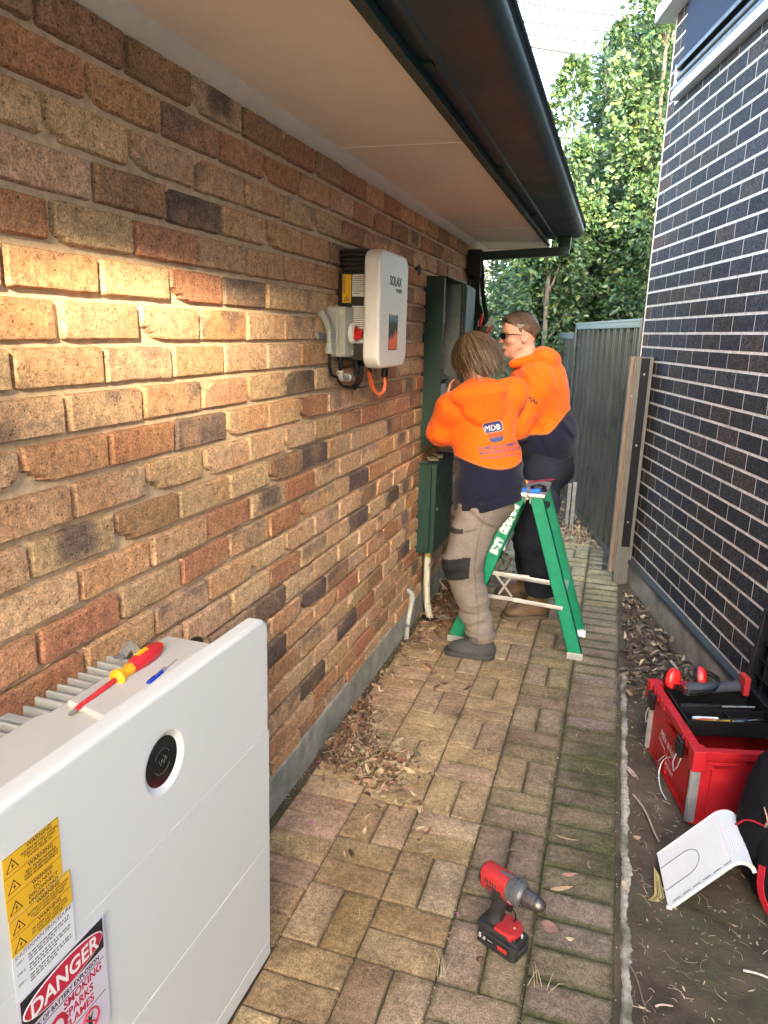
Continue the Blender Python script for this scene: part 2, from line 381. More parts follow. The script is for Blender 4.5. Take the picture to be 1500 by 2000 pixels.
M_conc = mat('concrete', (.33, .33, .30), .9, var=.2, vscale=14, bump=.4, bscale=160, c2=(.20, .22, .19), c2scale=4, c2lo=.5, c2hi=.7, spec=.25)
M_soffit = mat('painted_soffit', (.88, .80, .68), .75, var=.035, vscale=5, bump=.05, bscale=60, c2=(.78, .69, .56), c2scale=2.5, c2lo=.5, c2hi=.75)
M_bead = mat('white_trim_paint', (.66, .62, .55), .6, var=.06, vscale=20)
M_green = mat('heritage_green_steel', (.012, .042, .035), .5, var=.08, vscale=9, spec=.35)
M_gutter = mat('gutter_green_steel', (.018, .050, .070), .5, var=.10, vscale=5, spec=.3, c2=(.03, .055, .06), c2scale=3)
M_roof = mat('roof_sheet', (.03, .05, .045), .5, var=.1)
house = thing('brick_house', 'tan and red clinker brick house wall with a cream soffit and dark green gutter', 'house', (0, 2.6, 0))
# one wall part: mortar bed and the bricks laid in it
gw2 = G(); gw2.V = gm.V+gw.V; gw2.n = gm.n+gw.n; gw2.useC = True
gw2.F = list(gm.F)+[tuple(i+gm.n for i in f) for f in gw.F]; gw2.MI = [1]*len(gm.F)+[0]*len(gw.F)
gw2.C = gm.C+gw.C
obj('wall', gw2, [M_brick, M_mortar], house, 50)
# slab footing with a slightly rough edge
g = G()
def _slab(u, v):
    y = WALL_Y0+(WALL_Y1+.0-WALL_Y0)*u
    pr_ = [(.018, -.3), (.020, .0), (.018, SLAB-.012), (.012, SLAB-.002), (-.02, SLAB)]
    t = v*(len(pr_)-1); i = min(int(t), len(pr_)-2); f = t-i
    x = pr_[i][0]*(1-f)+pr_[i+1][0]*f; z = pr_[i][1]*(1-f)+pr_[i+1][1]*f
    nn = mn.noise(Vector((y*5, z*9, 1)))*.004+mn.noise(Vector((y*1.3, 3, 1)))*.003
    return (x+nn, y, z+nn*.6)
sheet(g, _slab, 500, 13)
obj('footing', g, M_conc, house, 60)
# dark damp-course line on top of the footing
g = G(); bx(g, (-.01, WALL_Y0, SLAB-.004), (.0085, WALL_Y1, SLAB+.007), .002); obj('damp_course', g, mat('damp_course', (.06, .055, .05), .8), house)
# soffit, 0.48 m wide, two sheets and a far gable bay
g = G(); SO = .472; SEND = 5.32
yy = [WALL_Y0, -.2, 2.46, 4.36, 5.78]
for a_, b_ in zip(yy[:-1], yy[1:]): bx(g, (-.1 if b_ < 5 else -3, a_+.0015, SOF-.015), (SO-.001, b_-.0015, SOF-.009), .001)
obj('soffit', g, M_soffit, house)
for y in yy[1:-1]: g = G(); bx(g, (.03, y-.009, SOF-.0185), (SO-.002, y+.009, SOF-.0148), .0015); obj('soffit_joint', g, M_soffit, house)
# white quad bead along the top of the wall
g = G(); P = [(0.006, SOF-.05), (.02, SOF-.048), (.034, SOF-.04), (.045, SOF-.028), (.05, SOF-.0152), (0.006, SOF-.0152)]
Tb = frame((0, WALL_Y0, 0), (1, 0, 0), (0, 0, 1), (0, 1, 0)); prism(g, P, 0, WALL_Y1-.4-WALL_Y0, 0, T=Tb); prism(g, P, WALL_Y1-.38-WALL_Y0, WALL_Y1+.02-WALL_Y0, 0, T=Tb)
obj('quad_bead', g, M_bead, house, 50)
# fascia and half-round / quad gutter
GE = 5.02
g = G(); bx(g, (SO, WALL_Y0, SOF-.022), (SO+.018, 5.10, SOF+.16), .002)
bx(g, (SO-.0005, WALL_Y0, SOF-.030), (SO+.026, 5.10, SOF-.0215), .003)
obj('fascia', g, M_green, house)
g = G()
def gut_profile():
    pts = [(.512, 2.208), (.535, 2.208), (.540, 2.202), (.552, 2.202), (.558, 2.208), (.600, 2.208), (.650, 2.209), (.680, 2.212), (.700, 2.219), (.714, 2.230), (.722, 2.244), (.725, 2.256), (.722, 2.272), (.716, 2.284), (.722, 2.290), (.730, 2.291), (.733, 2.296), (.730, 2.302), (.722, 2.300)]
    pts = [(.492 if x < .52 else .492+(x-.504)*.222/.229, z) for x, z in [(.504, 2.30)]+pts]
    return pts
gp = gut_profile(); inner = [(x-.002, z+.002) for x, z in gp][::-1]
prism(g, gp+inner, WALL_Y0, GE, 0, T=frame((0, 0, 0), (1, 0, 0), (0, 0, 1), (0, 1, 0)))
prism(g, gp[1:-4]+[(.702, 2.298), (.492, 2.298)], GE-.001, GE+.002, 0, T=frame((0, 0, 0), (1, 0, 0), (0, 0, 1), (0, 1, 0)))
obj('gutter', g, M_gutter, house, 30)
for y in np.arange(-.4, 5, 1.1): g = G(); bx(g, (.4915, y, 2.199), (.522, y+.03, 2.2065), .001); obj('gutter_bracket', g, M_green, house)
g = G()
sheet(g, lambda u, v: (.70-7*v, WALL_Y0-.4+(5.75-WALL_Y0)*u, 2.315+7*v*.42+.012*math.sin(u*3.14159*75)), 600, 4, thick=.004)
obj('roof', g, M_roof, house)
g = G()  # timber gable end boxing at the far end
bx(g, (-3, 5.32, SOF-.02), (SO-.04, 5.80, SOF-.0155), .001)
bx(g, (-3, 5.80, SOF-.03), (SO-.04, 5.82, SOF+.2), .002)
obj('eave_return', g, M_soffit, house)
# downpipe: drop from gutter, offset arm back to the wall, then down behind the meter box
g = G()
def boxpipe(g, a, b, w, t, T=None):
    a = np.array(a, float); b = np.array(b, float); d = b-a; L_ = np.linalg.norm(d); d /= L_
    y = np.array([0, 1.0, 0]); y -= d*(d@y)
    if np.linalg.norm(y) < .1: y = np.array([1.0, 0, 0]); y -= d*(d@y)
    bx(g, (0, -w/2, -t/2), (L_, w/2, t/2), .006, T=frame(a, d, y), seg=2)
boxpipe(g, (.600, 4.93, 2.225), (.600, 4.93, 2.135), .062, .075)
boxpipe(g, (.632, 4.93, 2.128), (.03, 4.93, 2.095), .064, .050)
boxpipe(g, (.055, 4.93, 2.115), (.055, 4.93, .10), .068, .062)
obj('downpipe', g, M_green, house)
for z in (1.95, .8): g = G(); bx(g, (.0, 4.885, z), (.09, 4.975, z+.022), .003); obj('downpipe_bracket', g, M_green, house)

# ================================================================== dark brick house (right)
RA = .25123
def RW(s, out=0.0, z=0.0):
    """s metres back from the far corner along the wall; out = towards the alley"""
    ux, uy = math.sin(RA), -math.cos(RA)
    return (1.1315+ux*s-math.cos(RA)*out, 5.283+uy*s-math.sin(RA)*out, z)
TR = frame(RW(0), (math.sin(RA), -math.cos(RA), 0), (0, 0, 1), (-math.cos(RA), -math.sin(RA), 0))   # x along, y up, z out of the wall
M_dbrick = bpy.data.materials.new('charcoal_brick'); M_dbrick.use_nodes = True
def _dk():
    n = M_dbrick.node_tree; L = n.links; p = n.nodes['Principled BSDF']; tc = n.nodes.new('ShaderNodeTexCoord'); a = n.nodes.new('ShaderNodeAttribute'); a.attribute_name = 'Col'
    z = n.nodes.new('ShaderNodeTexNoise'); z.inputs['Scale'].default_value = 85; z.inputs['Detail'].default_value = 6; z.inputs['Roughness'].default_value = .7
    z2 = n.nodes.new('ShaderNodeTexNoise'); z2.inputs['Scale'].default_value = 22; z2.inputs['Detail'].default_value = 6
    L.new(tc.outputs['Object'], z.inputs['Vector']); L.new(tc.outputs['Object'], z2.inputs['Vector'])
    r1 = n.nodes.new('ShaderNodeMapRange'); r1.inputs[1].default_value = .42; r1.inputs[2].default_value = .58; r1.inputs[3].default_value = .30; r1.inputs[4].default_value = 1.6; L.new(z.outputs[0], r1.inputs[0])
    r2 = n.nodes.new('ShaderNodeMapRange'); r2.inputs[1].default_value = .3; r2.inputs[2].default_value = .7; r2.inputs[3].default_value = .75; r2.inputs[4].default_value = 1.25; L.new(z2.outputs[0], r2.inputs[0])
    q = n.nodes.new('ShaderNodeMath'); q.operation = 'MULTIPLY'; L.new(r1.outputs[0], q.inputs[0]); L.new(r2.outputs[0], q.inputs[1])
    v = n.nodes.new('ShaderNodeVectorMath'); v.operation = 'SCALE'; L.new(a.outputs['Color'], v.inputs[0]); L.new(q.outputs[0], v.inputs['Scale']); L.new(v.outputs[0], p.inputs['Base Color'])
    p.inputs['Roughness'].default_value = .8; p.inputs['Specular IOR Level'].default_value = .22
    b = n.nodes.new('ShaderNodeBump'); b.inputs['Strength'].default_value = .4; b.inputs['Distance'].default_value = .002; L.new(z.outputs[0], b.inputs['Height']); L.new(b.outputs[0], p.inputs['Normal'])
_dk()
M_wmort = mat('pale_mortar', (.70, .64, .55), .85, var=.2, vscale=30, bump=.5, bscale=220, spec=.2, c2=(.56, .47, .37), c2scale=3, c2lo=.5, c2hi=.8)
M_white = mat('white_powdercoat', (.55, .58, .60), .4, var=.03)
M_blk = mat('black_frame', (.008, .009, .011), .45, var=.05, spec=.3)
rh = thing('charcoal_brick_house', 'charcoal brick house wall with pale mortar joints and a window high up', 'house', RW(0))
g = G(); rr_ = random.Random(8)
Z0R = .150; WIN = (.215, 2.995)          # window opening starts .215 m from the corner, sill underside at z 2.995
def rbrick(g, s0, s1, z0, z1, face=0.0018, out0=-.004, T=TR):
    e = .0009
    V = [(s0, z0, out0), (s1, z0, out0), (s1, z1, out0), (s0, z1, out0), (s0, z0, face-e), (s1, z0, face-e), (s1, z1, face-e), (s0, z1, face-e),
         (s0+e, z0+e, face), (s1-e, z0+e, face), (s1-e, z1-e, face), (s0+e, z1-e, face)]
    F = [(0, 1, 5, 4), (1, 2, 6, 5), (2, 3, 7, 6), (3, 0, 4, 7), (4, 5, 9, 8), (5, 6, 10, 9), (6, 7, 11, 10), (7, 4, 8, 11), (8, 9, 10, 11)]
    k = rr_.uniform(.75, 1.3); w = rr_.random()
    c = (.034*k, .032*k, .034*k) if w < .75 else (.048*k, .037*k, .031*k)
    if s0 < .02 and rr_.random() < .4: c = (.075, .045, .034)
    g.add(V, F, 0, c, T)
for c in range(0, 41):
    z0 = 1.463-.086*15-.086*0+.086*(c)-.0; z0 = .087+.086*c+.0135; z1 = z0+.0725
    if z0 < Z0R: z0 = Z0R
    if z1-z0 < .02: continue
    s = -.0 if c % 2 == 0 else -.12
    zfull = z1
    while s < 4.6:
        a_, b_ = max(s+.0045, .004), s+.2355
        if z1 > WIN[1]+.0 and z0 < WIN[1]-.02 and b_ > WIN[0]: rbrick(g, a_, b_, z0, WIN[1]-.012); s += .24; continue
        if z1 > WIN[1]+.0 and z0 < 4.3 and b_ > WIN[0] and a_ < 2.4+WIN[0]:
            if a_ < WIN[0]-.03: rbrick(g, a_, WIN[0]-.002, z0, z1)
            s += .24
            continue
        rbrick(g, a_, b_, z0, z1); s += .24
    # return face round the far corner
    for j in range(14):
        s = j*.24+(.12 if c % 2 == 0 else 0)-.12
        rbrick(g, max(s+.003, .004), s+.237, z0, z1, T=frame(RW(0), (math.cos(RA), math.sin(RA), 0), (0, 0, 1), (-math.sin(RA), math.cos(RA), 0)))
H2 = 3.60; HB = 5.1; SU = 6.75
g.add([(0, .03, 0), (WIN[0], .03, 0), (WIN[0], H2, 0), (0, H2, 0)], [(0, 1, 2, 3)], 1, T=TR)
g.add([(WIN[0], .03, 0), (12.3, .03, 0), (12.3, WIN[1], 0), (WIN[0], WIN[1], 0)], [(0, 1, 2, 3)], 1, T=TR)
g.add([(SU, 3.5, 0), (12.3, 3.5, 0), (12.3, HB, 0), (SU, HB, 0)], [(0, 1, 2, 3)], 1, T=TR); g.add([(SU, 3.5, 0), (SU, 3.5, -4), (SU, HB, -4), (SU, HB, 0)], [(3, 2, 1, 0)], 1, T=TR)  # unseen upper storey, added behind the camera to trim the sun patch
g.add([(WIN[0]+2.4, WIN[1], 0), (12.3, WIN[1], 0), (12.3, H2, 0), (WIN[0]+2.4, H2, 0)], [(0, 1, 2, 3)], 1, T=TR)
g.add([(0, .03, 0), (0, .03, -4), (0, H2, -4), (0, H2, 0)], [(3, 2, 1, 0)], 1, T=TR)
g.add([(12.3, .03, 0), (12.3, .03, -4), (12.3, HB, -4), (12.3, HB, 0)], [(0, 1, 2, 3)], 1, T=TR)
obj('wall', g, [M_dbrick, M_wmort], rh, 30)
g = G()
sheet(g, lambda u, v: (-.012+12.3*u, -.5+.665*v, .030+.003*mn.noise(Vector((u*40, v*5, 2)))-.012*max(0, v-.93)/.07), 200, 14, T=TR)
g.add([(-.012, -.5, .03), (-.012, -.5, -4), (-.012, .16, -4), (-.012, .16, .03)], [(0, 1, 2, 3)], T=TR)
obj('footing', g, mat('raw_footing', (.30, .25, .19), .9, var=.25, vscale=12, bump=.5, bscale=120, c2=(.13, .115, .09), c2scale=6, c2lo=.48, c2hi=.68), rh, 60)
g = G(); bx(g, (-.02, .148, -.01), (12.3, .172, .038), .003, T=TR); obj('flashing', g, mat('grey_flashing', (.045, .055, .055), .5, var=.35, vscale=25), rh)
g = G(); bx(g, (-.004, .17, -.003), (.003, 3.50, .0062), .001, T=TR); obj('corner_bead', g, mat('corner_bead', (.55, .5, .44), .6), rh)
# window: white sill flashing, black frame with sliding track, dark blue-grey glass
w0 = WIN[0]; g = G()
bx(g, (w0-.012, 2.985, -.02), (w0+2.42, 3.030, .050), .002, T=TR); bx(g, (w0-.016, 3.02, -.02), (w0+.002, 3.175, .040), .002, T=TR)
win = obj('window', g, M_white, rh, label='wide high window with white sill flashing')
g = G()
bx(g, (w0+.004, 3.030, -.06), (w0+2.4, 3.060, .046), .003, T=TR); bx(g, (w0+.004, 3.06, -.08), (w0+2.4, 3.165, .008), .003, T=TR)
bx(g, (w0+.004, 3.145, -.06), (w0+2.4, 3.172, .040), .004, T=TR)
tube(g, [(w0+.01, 3.10, .012), (w0+2.4, 3.10, .012)], .024, 12, T=TR); bx(g, (w0+.004, 3.174, -.01), (w0+2.4, 3.182, .030), .002, T=TR)
bx(g, (w0, 3.16, -.08), (w0+.02, 3.5, -.02), .003, T=TR)
obj('window_frame', g, M_blk, win)
g = G(); bx(g, (w0+.02, 3.0, -.05), (w0+2.4, 3.5, -.046), .0005, T=TR)
obj('pane', g, mat('tinted_glass', (.02, .026, .036), .06, var=0, spec=.9), win)
g = G(); bx(g, (w0+.006, 3.183, .0), (w0+2.4, 3.555, .010), .002, T=TR); bx(g, (w0+.3, 3.40, .01), (w0+.312, 3.412, .014), .002, T=TR)
obj('window_blind', g, mat('blue_grey_screen', (.040, .052, .080), .8, var=.06, spec=.05), win)
# eave of the right house, a lower parapet roof
g = G(); bx(g, (-.14, 3.515, -.02), (WIN[0]+.02, 3.60, .10), .004, T=TR)
bx(g, (-.14, 3.56, -4), (SU-.01, 3.64, .06), .01, T=TR); bx(g, (SU-.1, 5.0, -4), (12.4, 5.12, .25), .01, T=TR)  # the higher slab caps the added upper storey
obj('roof', g, M_white, rh)

# unseen house-shaped block, added behind the camera to cut off the sun patch below
ng = thing('sun_blocker_house', 'unseen plain rendered block with a low roof, added behind the photographer to block the sun', 'house', (6, -8.5, 0))
g = G(); bx(g, (2.4, -10.5, 0), (10, -6.3, 3.2), .01); obj('wall', g, mat('cream_render', (.5, .46, .38), .8), ng)
g = G(); prism(g, [(2.1, 3.2), (10.3, 3.2), (9.5, 4.26), (2.4, 4.26)], 6.0, 10.8, .01, T=frame((0, 0, 0), (1, 0, 0), (0, 0, 1), (0, -1, 0))); obj('roof', g, M_roof, ng)
# ================================================================== ground
M_dirt = bpy.data.materials.new('damp_soil'); M_dirt.use_nodes = True
def soil(m, ca, cb, cc):
    n = m.node_tree; L = n.links; p = n.nodes['Principled BSDF']; tc = n.nodes.new('ShaderNodeTexCoord')
    def noi(s, d=6, r_=.6):
        z = n.nodes.new('ShaderNodeTexNoise'); z.inputs['Scale'].default_value = s; z.inputs['Detail'].default_value = d; z.inputs['Roughness'].default_value = r_; L.new(tc.outputs['Object'], z.inputs['Vector']); return z.outputs[0]
    def mix(f, a, b, lo, hi):
        r_ = n.nodes.new('ShaderNodeMapRange'); r_.inputs[1].default_value = lo; r_.inputs[2].default_value = hi; L.new(f, r_.inputs[0])
        x = n.nodes.new('ShaderNodeMix'); x.data_type = 'RGBA'; L.new(r_.outputs[0], x.inputs[0])
        for i, v in ((6, a), (7, b)):
            if isinstance(v, tuple): x.inputs[i].default_value = (*v, 1)
            else: L.new(v, x.inputs[i])
        return x.outputs[2]
    c = mix(noi(6), ca, cb, .4, .62); c = mix(noi(2.4, 4), c, cc, .52, .66); c = mix(noi(150, 3, .7), c, (.16, .13, .09), .66, .74)
    sp = noi(330, 2, .5); c = mix(sp, c, (.33, .30, .22), .73, .76)
    L.new(c, p.inputs['Base Color']); p.inputs['Roughness'].default_value = .95; p.inputs['Specular IOR Level'].default_value = .2
    b = n.nodes.new('ShaderNodeBump'); b.inputs['Strength'].default_value = .8; b.inputs['Distance'].default_value = .008; L.new(noi(90, 8, .75), b.inputs['Height']); L.new(b.outputs[0], p.inputs['Normal'])
soil(M_dirt, (.135, .098, .068), (.072, .053, .038), (.088, .080, .045))
def dirt_z(x, y):
    z = .006+.012*mn.noise(Vector((x*2.1, y*2.1, 0)))+.010*mn.noise(Vector((x*9, y*9, 3)))+.004*mn.noise(Vector((x*30, y*30, 7)))
    z += .035*max(0, min(1, (x-1.35)/.5))+.003*mn.noise(Vector((x*75, y*75, 2)))
    if x < 1.20 and y < 5.2: z = min(z, -.006)*1.0 if x < 1.14 else z*(x-1.14)/.06-.010*(1-(x-1.14)/.06)
    return z
g = G()
sheet(g, lambda u, v: (1.02+1.9*u, -1.6+8.2*v, dirt_z(1.02+1.9*u, -1.6+8.2*v)), 190, 760)
obj('soil_strip', g, M_dirt, kind='structure', smooth=180)
g = G(); g.add([(-60, -60, -.06), (60, -60, -.06), (60, 90, -.06), (-60, 90, -.06)], [(0, 1, 2, 3)])
obj('ground', g, mat('far_ground', (.10, .085, .05), .95, var=.3, vscale=3, bump=.6, bscale=30, c2=(.05, .07, .025), c2scale=.6), kind='structure')
g = G(); sheet(g, lambda u, v: (-4+9*u, 6.05+9*v, -.02+.02*mn.noise(Vector((u*30, v*30, 0)))), 90, 90); obj('back_yard_ground', g, M_dirt, kind='structure', smooth=180)

# ------------------------------------------------------------------ paved path (real pavers, basket weave between soldier courses)
def paver_mat():
    m = bpy.data.materials.new('clay_pavers'); m.use_nodes = True; n = m.node_tree; L = n.links; p = n.nodes['Principled BSDF']
    tc = n.nodes.new('ShaderNodeTexCoord'); a = n.nodes.new('ShaderNodeAttribute'); a.attribute_name = 'Col'; c = a.outputs['Color']
    def noi(s, d=6, r_=.65):
        z = n.nodes.new('ShaderNodeTexNoise'); z.inputs['Scale'].default_value = s; z.inputs['Detail'].default_value = d; z.inputs['Roughness'].default_value = r_; L.new(tc.outputs['Object'], z.inputs['Vector']); return z.outputs[0]
    def sc_(c, f, a0, a1, b0, b1):
        r_ = n.nodes.new('ShaderNodeMapRange'); L.new(f, r_.inputs[0])
        for i, v in zip((1, 2, 3, 4), (a0, a1, b0, b1)): r_.inputs[i].default_value = v
        v = n.nodes.new('ShaderNodeVectorMath'); v.operation = 'SCALE'; L.new(c, v.inputs[0]); L.new(r_.outputs[0], v.inputs['Scale']); return v.outputs[0]
    c = sc_(c, noi(9), .36, .64, .72, 1.22); c = sc_(c, noi(60, 6, .75), .37, .63, .70, 1.26); c = sc_(c, noi(230, 4, .8), .38, .62, .58, 1.36)
    c = sc_(c, noi(5, 5, .7), .52, .72, 1, .62)
    L.new(c, p.inputs['Base Color']); p.inputs['Roughness'].default_value = .9; p.inputs['Specular IOR Level'].default_value = .25
    b = n.nodes.new('ShaderNodeBump'); b.inputs['Strength'].default_value = .6; b.inputs['Distance'].default_value = .003; L.new(noi(150, 6, .75), b.inputs['Height']); L.new(b.outputs[0], p.inputs['Normal'])
    return m
M_pave = paver_mat()
pr = random.Random(21)
def smooth(a, b, x): t = max(0., min(1., (x-a)/(b-a))); return t*t*(3-2*t)
def pcol(x, y):
    t = smooth(.45, 1.05, x)
    tan = np.array((.40, .285, .165)); grey = np.array((.235, .180, .122)); pink = np.array((.41, .280, .170))
    c = tan*(1-t)+grey*t
    if x < .27: c = pink*1.02 if y < 3.4 else pink*.8
    if y > 3.3: c = c*.75+np.array((.24, .195, .125))*.25*1.4
    if y > 4.4: c = np.array((.44, .38, .20))*.6+c*.4
    if x > .93: c = c*.75+np.array((.22, .165, .13))*.28
    c = c*pr.uniform(.84, 1.16)*np.array((1, pr.uniform(.95, 1.03), pr.uniform(.88, 1.08)))
    return c
gp_ = G()
def paver(x0, x1, y0, y1):
    j = .0014; x0 += j; x1 -= j; y0 += j; y1 -= j; w, h = x1-x0, y1-y0
    e = .0035; a = np.array([0, .3, 1., 2.2])*e
    us = np.concatenate([a, np.linspace(.02, w-.02, 5 if w > .15 else 3), w-a[::-1]]); vs3 = np.concatenate([a, np.linspace(.02, h-.02, 5 if h > .15 else 3), h-a[::-1]])
    U, Vv = np.meshgrid(us, vs3); U = U.ravel(); Vv = Vv.ravel()
    base = pcol((x0+x1)/2, (y0+y1)/2); z0 = pr.uniform(-.002, .002); tx, ty = pr.uniform(-.008, .008), pr.uniform(-.008, .008); rot = pr.uniform(-.007, .007)
    P = np.stack([U+x0, Vv+y0, np.zeros(len(U))], 1); n1 = fbm(P, 45, 3, 2); n2 = fbm(P, 9, 4, 2); n3 = fbm(P, 2.2, 9, 2)
    qx = np.abs(U-w/2)-(w/2-.006); qy = np.abs(Vv-h/2)-(h/2-.006)
    d = .006-(np.hypot(np.maximum(qx, 0), np.maximum(qy, 0))+np.minimum(np.maximum(qx, qy), 0))+n1*.0016
    t = np.clip(d/.005, -.5, 1); Z = z0-.012+.012*np.where(t > 0, t*(2-t), t*.6)+tx*(U-w/2)+ty*(Vv-h/2)+n2*.0006
    X = U+x0-(Vv-h/2)*rot; Y = Vv+y0+(U-w/2)*rot
    V = np.stack([X, Y, Z], 1); nu, nv = len(us), len(vs3)
    F = [(q*nu+i, q*nu+i+1, (q+1)*nu+i+1, (q+1)*nu+i) for q in range(nv-1) for i in range(nu-1)]
    C = np.tile(base, (len(U), 1))
    # rust-brown water stain on the wall side, moss creeping from the joints on the soil side
    xm, ym = (x0+x1)/2, (y0+y1)/2
    st = np.clip((n3*1.6+.55-np.abs(P[:, 0]-.36)*3.2), 0, 1)*np.clip((2.4-P[:, 1])*2, 0, 1)*(.0 if pr.random() < .35 else 1)
    C = C*(1-.55*st[:, None])+np.array((.20, .115, .035))*.55*st[:, None]
    near = np.clip(1-d/.022, 0, 1); mo = smooth(.55, 1.05, xm)*near*(.5+.6*(n3 > -.2))
    pm = np.exp(-((P[:, 0]-1.10)**2/.02+(P[:, 1]-2.63)**2/.035))+.7*np.exp(-((P[:, 0]-1.12)**2/.012+(P[:, 1]-2.15)**2/.03))+.28*smooth(.85, 1.14, xm)*np.clip(n3*3+.2, 0, 1)
    mo = np.clip(np.maximum(mo, pm*(1+n1*.8)*1.1), 0, 1)[:, None]
    C = C*(1-mo*.85)+np.array((.050, .066, .018))*mo*.85
    dk = near[:, None]*.15; C = C*(1-dk)+np.array((.07, .055, .035))*dk
    gp_.add(V, F, 0, np.clip(C, .01, .9))
XS = [.052, .268, .485, .703, .921, 1.141]; yb = 2.372-.218*20
y = yb
i = 0
PEND = 6.25
while y < PEND:
    for q in range(2): paver(XS[0], XS[1], y+.109*q-.04, y+.109*(q+1)-.04); paver(XS[4], XS[5], y+.109*q-.02, y+.109*(q+1)-.02)
    for c in range(3):
        lengthwise = ((i+c) % 2 == 0)   # column 2 lengthwise at y = 2.372
        if lengthwise:
            xm = (XS[c+1]+XS[c+2])/2; paver(XS[c+1], xm, y, y+.218); paver(xm, XS[c+2], y, y+.218)
        else:
            paver(XS[c+1], XS[c+2], y, y+.109); paver(XS[c+1], XS[c+2], y+.109, y+.218)
    y += .218; i += 1
g2 = G(); sheet(g2, lambda u, v: (.018+1.13*u, yb+(PEND-yb+.05)*v, -.0095+.0022*mn.noise(Vector((u*60, v*300, 1)))), 60, 400)
M_joint = bpy.data.materials.new('mossy_joint_sand'); M_joint.use_nodes = True; soil(M_joint, (.14, .11, .068), (.07, .054, .036), (.055, .068, .022))
gg = G(); gg.V = gp_.V+g2.V; gg.C = gp_.C+g2.C; gg.useC = True; gg.n = gp_.n+g2.n; gg.F = list(gp_.F)+[tuple(q+gp_.n for q in f) for f in g2.F]; gg.MI = [0]*len(gp_.F)+[1]*len(g2.F)
obj('path', gg, [M_pave, M_joint], kind='structure', smooth=40)
# crumbling mortar haunch along the path edge
g = G()
def haunch(u, v):
    y = -1.5+4.98*v; n = mn.noise(Vector((y*7, 0, 0)))*.010+mn.noise(Vector((y*23, 5, 0)))*.006+mn.noise(Vector((y*90, 5, 0)))*.005
    n2 = mn.noise(Vector((y*5, 9, 0)))*.012+mn.noise(Vector((y*19, 2, 0)))*.008+mn.noise(Vector((y*70, 2, 0)))*.007
    br = 1 if mn.noise(Vector((y*2.2, 40, 0))) > -.28 else .0
    x = 1.150+n*.5+(.038+n2)*u; prof = [-.02, .000, .004, .003, .0015, -.022][min(5, int(u*5+.5))]
    return (x, y, prof*1.0+.003*mn.noise(Vector((y*30, u*4, 0)))-.015*(1-br))
sheet(g, haunch, 6, 900)
obj('path_edging', g, mat('old_mortar_edge', (.40, .36, .29), .92, var=.3, vscale=45, bump=.8, bscale=140, c2=(.13, .13, .075), c2scale=7, c2lo=.46, c2hi=.62), kind='structure', smooth=60)

# ------------------------------------------------------------------ leaves and twigs
def leaf(g, o, L_, w, yaw, tilt, roll, curl, col, n=5, fold=.25, T=None):
    V = []; ts = np.linspace(0, 1, n+1)
    for t in ts:
        hw = w*.5*math.sin(math.pi*min(1, t*.92+.06))**.8*(1-.25*t) if 0 < t < 1 else .0004
        x = (t-.5)*L_; z = curl*L_*(4*(t-.5)**2)*.5
        V += [(x, -hw, z+hw*fold), (x, 0, z), (x, hw, z+hw*fold)]
    F = []
    for k in range(n):
        a = k*3; F += [(a, a+1, a+4, a+3), (a+1, a+2, a+5, a+4)]
    V = eul(roll, tilt, yaw, o)(np.array(V))
    if T is not None: V = T(V)
    g.add(V, F, 0, col)
M_leafdry = mat('dry_leaf', (1, 1, 1), .7, var=.22, vscale=60, attr=True, spec=.3, transl=.15)
lr = random.Random(77)
dry = [(.26, .135, .075), (.20, .10, .06), (.34, .22, .13), (.15, .085, .055), (.42, .30, .18), (.30, .16, .10), (.24, .17, .11), (.12, .07, .05), (.36, .2, .13)]
def dleaf(g, x, y, z, s=1.0, flatn=.35, cs=None, pale=0):
    c = np.array(lr.choice(cs or dry))*lr.uniform(.7, 1.25)
    if lr.random() < pale: c = np.array((.55, .43, .26))*lr.uniform(.8, 1.1)
    L_ = lr.uniform(.03, .075)*s; w = L_*lr.uniform(.25, .5)
    leaf(g, (x, y, z+.004), L_, w, lr.uniform(0, 6.28), lr.gauss(0, flatn), lr.gauss(0, flatn*1.4), lr.uniform(-.5, .7), c, fold=lr.uniform(-.3, .6))
g = G()
def drift(cx, cy, sx, sy, n, h, s=1, fl=.6, xmin=.03, rot=0, cs=None, pale=.1):
    for _ in range(n):
        a, b = lr.gauss(0, 1), lr.gauss(0, 1); x = cx+a*sx*math.cos(rot)-b*sy*math.sin(rot); y = cy+a*sx*math.sin(rot)+b*sy*math.cos(rot)
        if x < xmin: x = xmin+abs(x-xmin)*.3+lr.uniform(0, .02)
        top = h*math.exp(-.5*(a*a+b*b)*1.2)
        dleaf(g, x, y, lr.uniform(0, 1)*top, s, fl, cs, pale)
drift(.115, 2.47, .036, .085, 700, .075, .72, .7)
drift(.085, 2.68, .022, .08, 170, .05, .72, .7)
drift(.20, 2.38, .05, .07, 240, .022, .72, .45, pale=.35)
drift(.30, 2.36, .055, .07, 130, .008, .75, .3, pale=.45)
drift(.36, 2.26, .06, .07, 50, .006, .75, .25, pale=.4)
drift(.45, 2.05, .13, .12, 26, .004, .7, .2, pale=.35)
obj('leaf_drift', g, M_leafdry, kind='stuff', smooth=180)
g = G()
drift(.12, 4.25, .06, .30, 420, .05, .85, .7, xmin=.05)
drift(.22, 3.85, .06, .14, 120, .02, .85, .5)
drift(.11, 3.45, .045, .14, 60, .015, .75, .45, pale=.3)
drift(.24, 3.22, .09, .08, 20, .010, .8, .35, pale=.2)
drift(.08, 3.05, .025, .14, 26, .010, .7, .5, pale=.3)
drift(.45, 3.12, .12, .06, 8, .01, .7, .3)
drift(.85, 6.15, .2, .25, 320, .03, .8, .5, pale=.35, xmin=.5)
drift(.8, 6.9, .25, .5, 420, .03, .9, .5, pale=.35, xmin=.3)
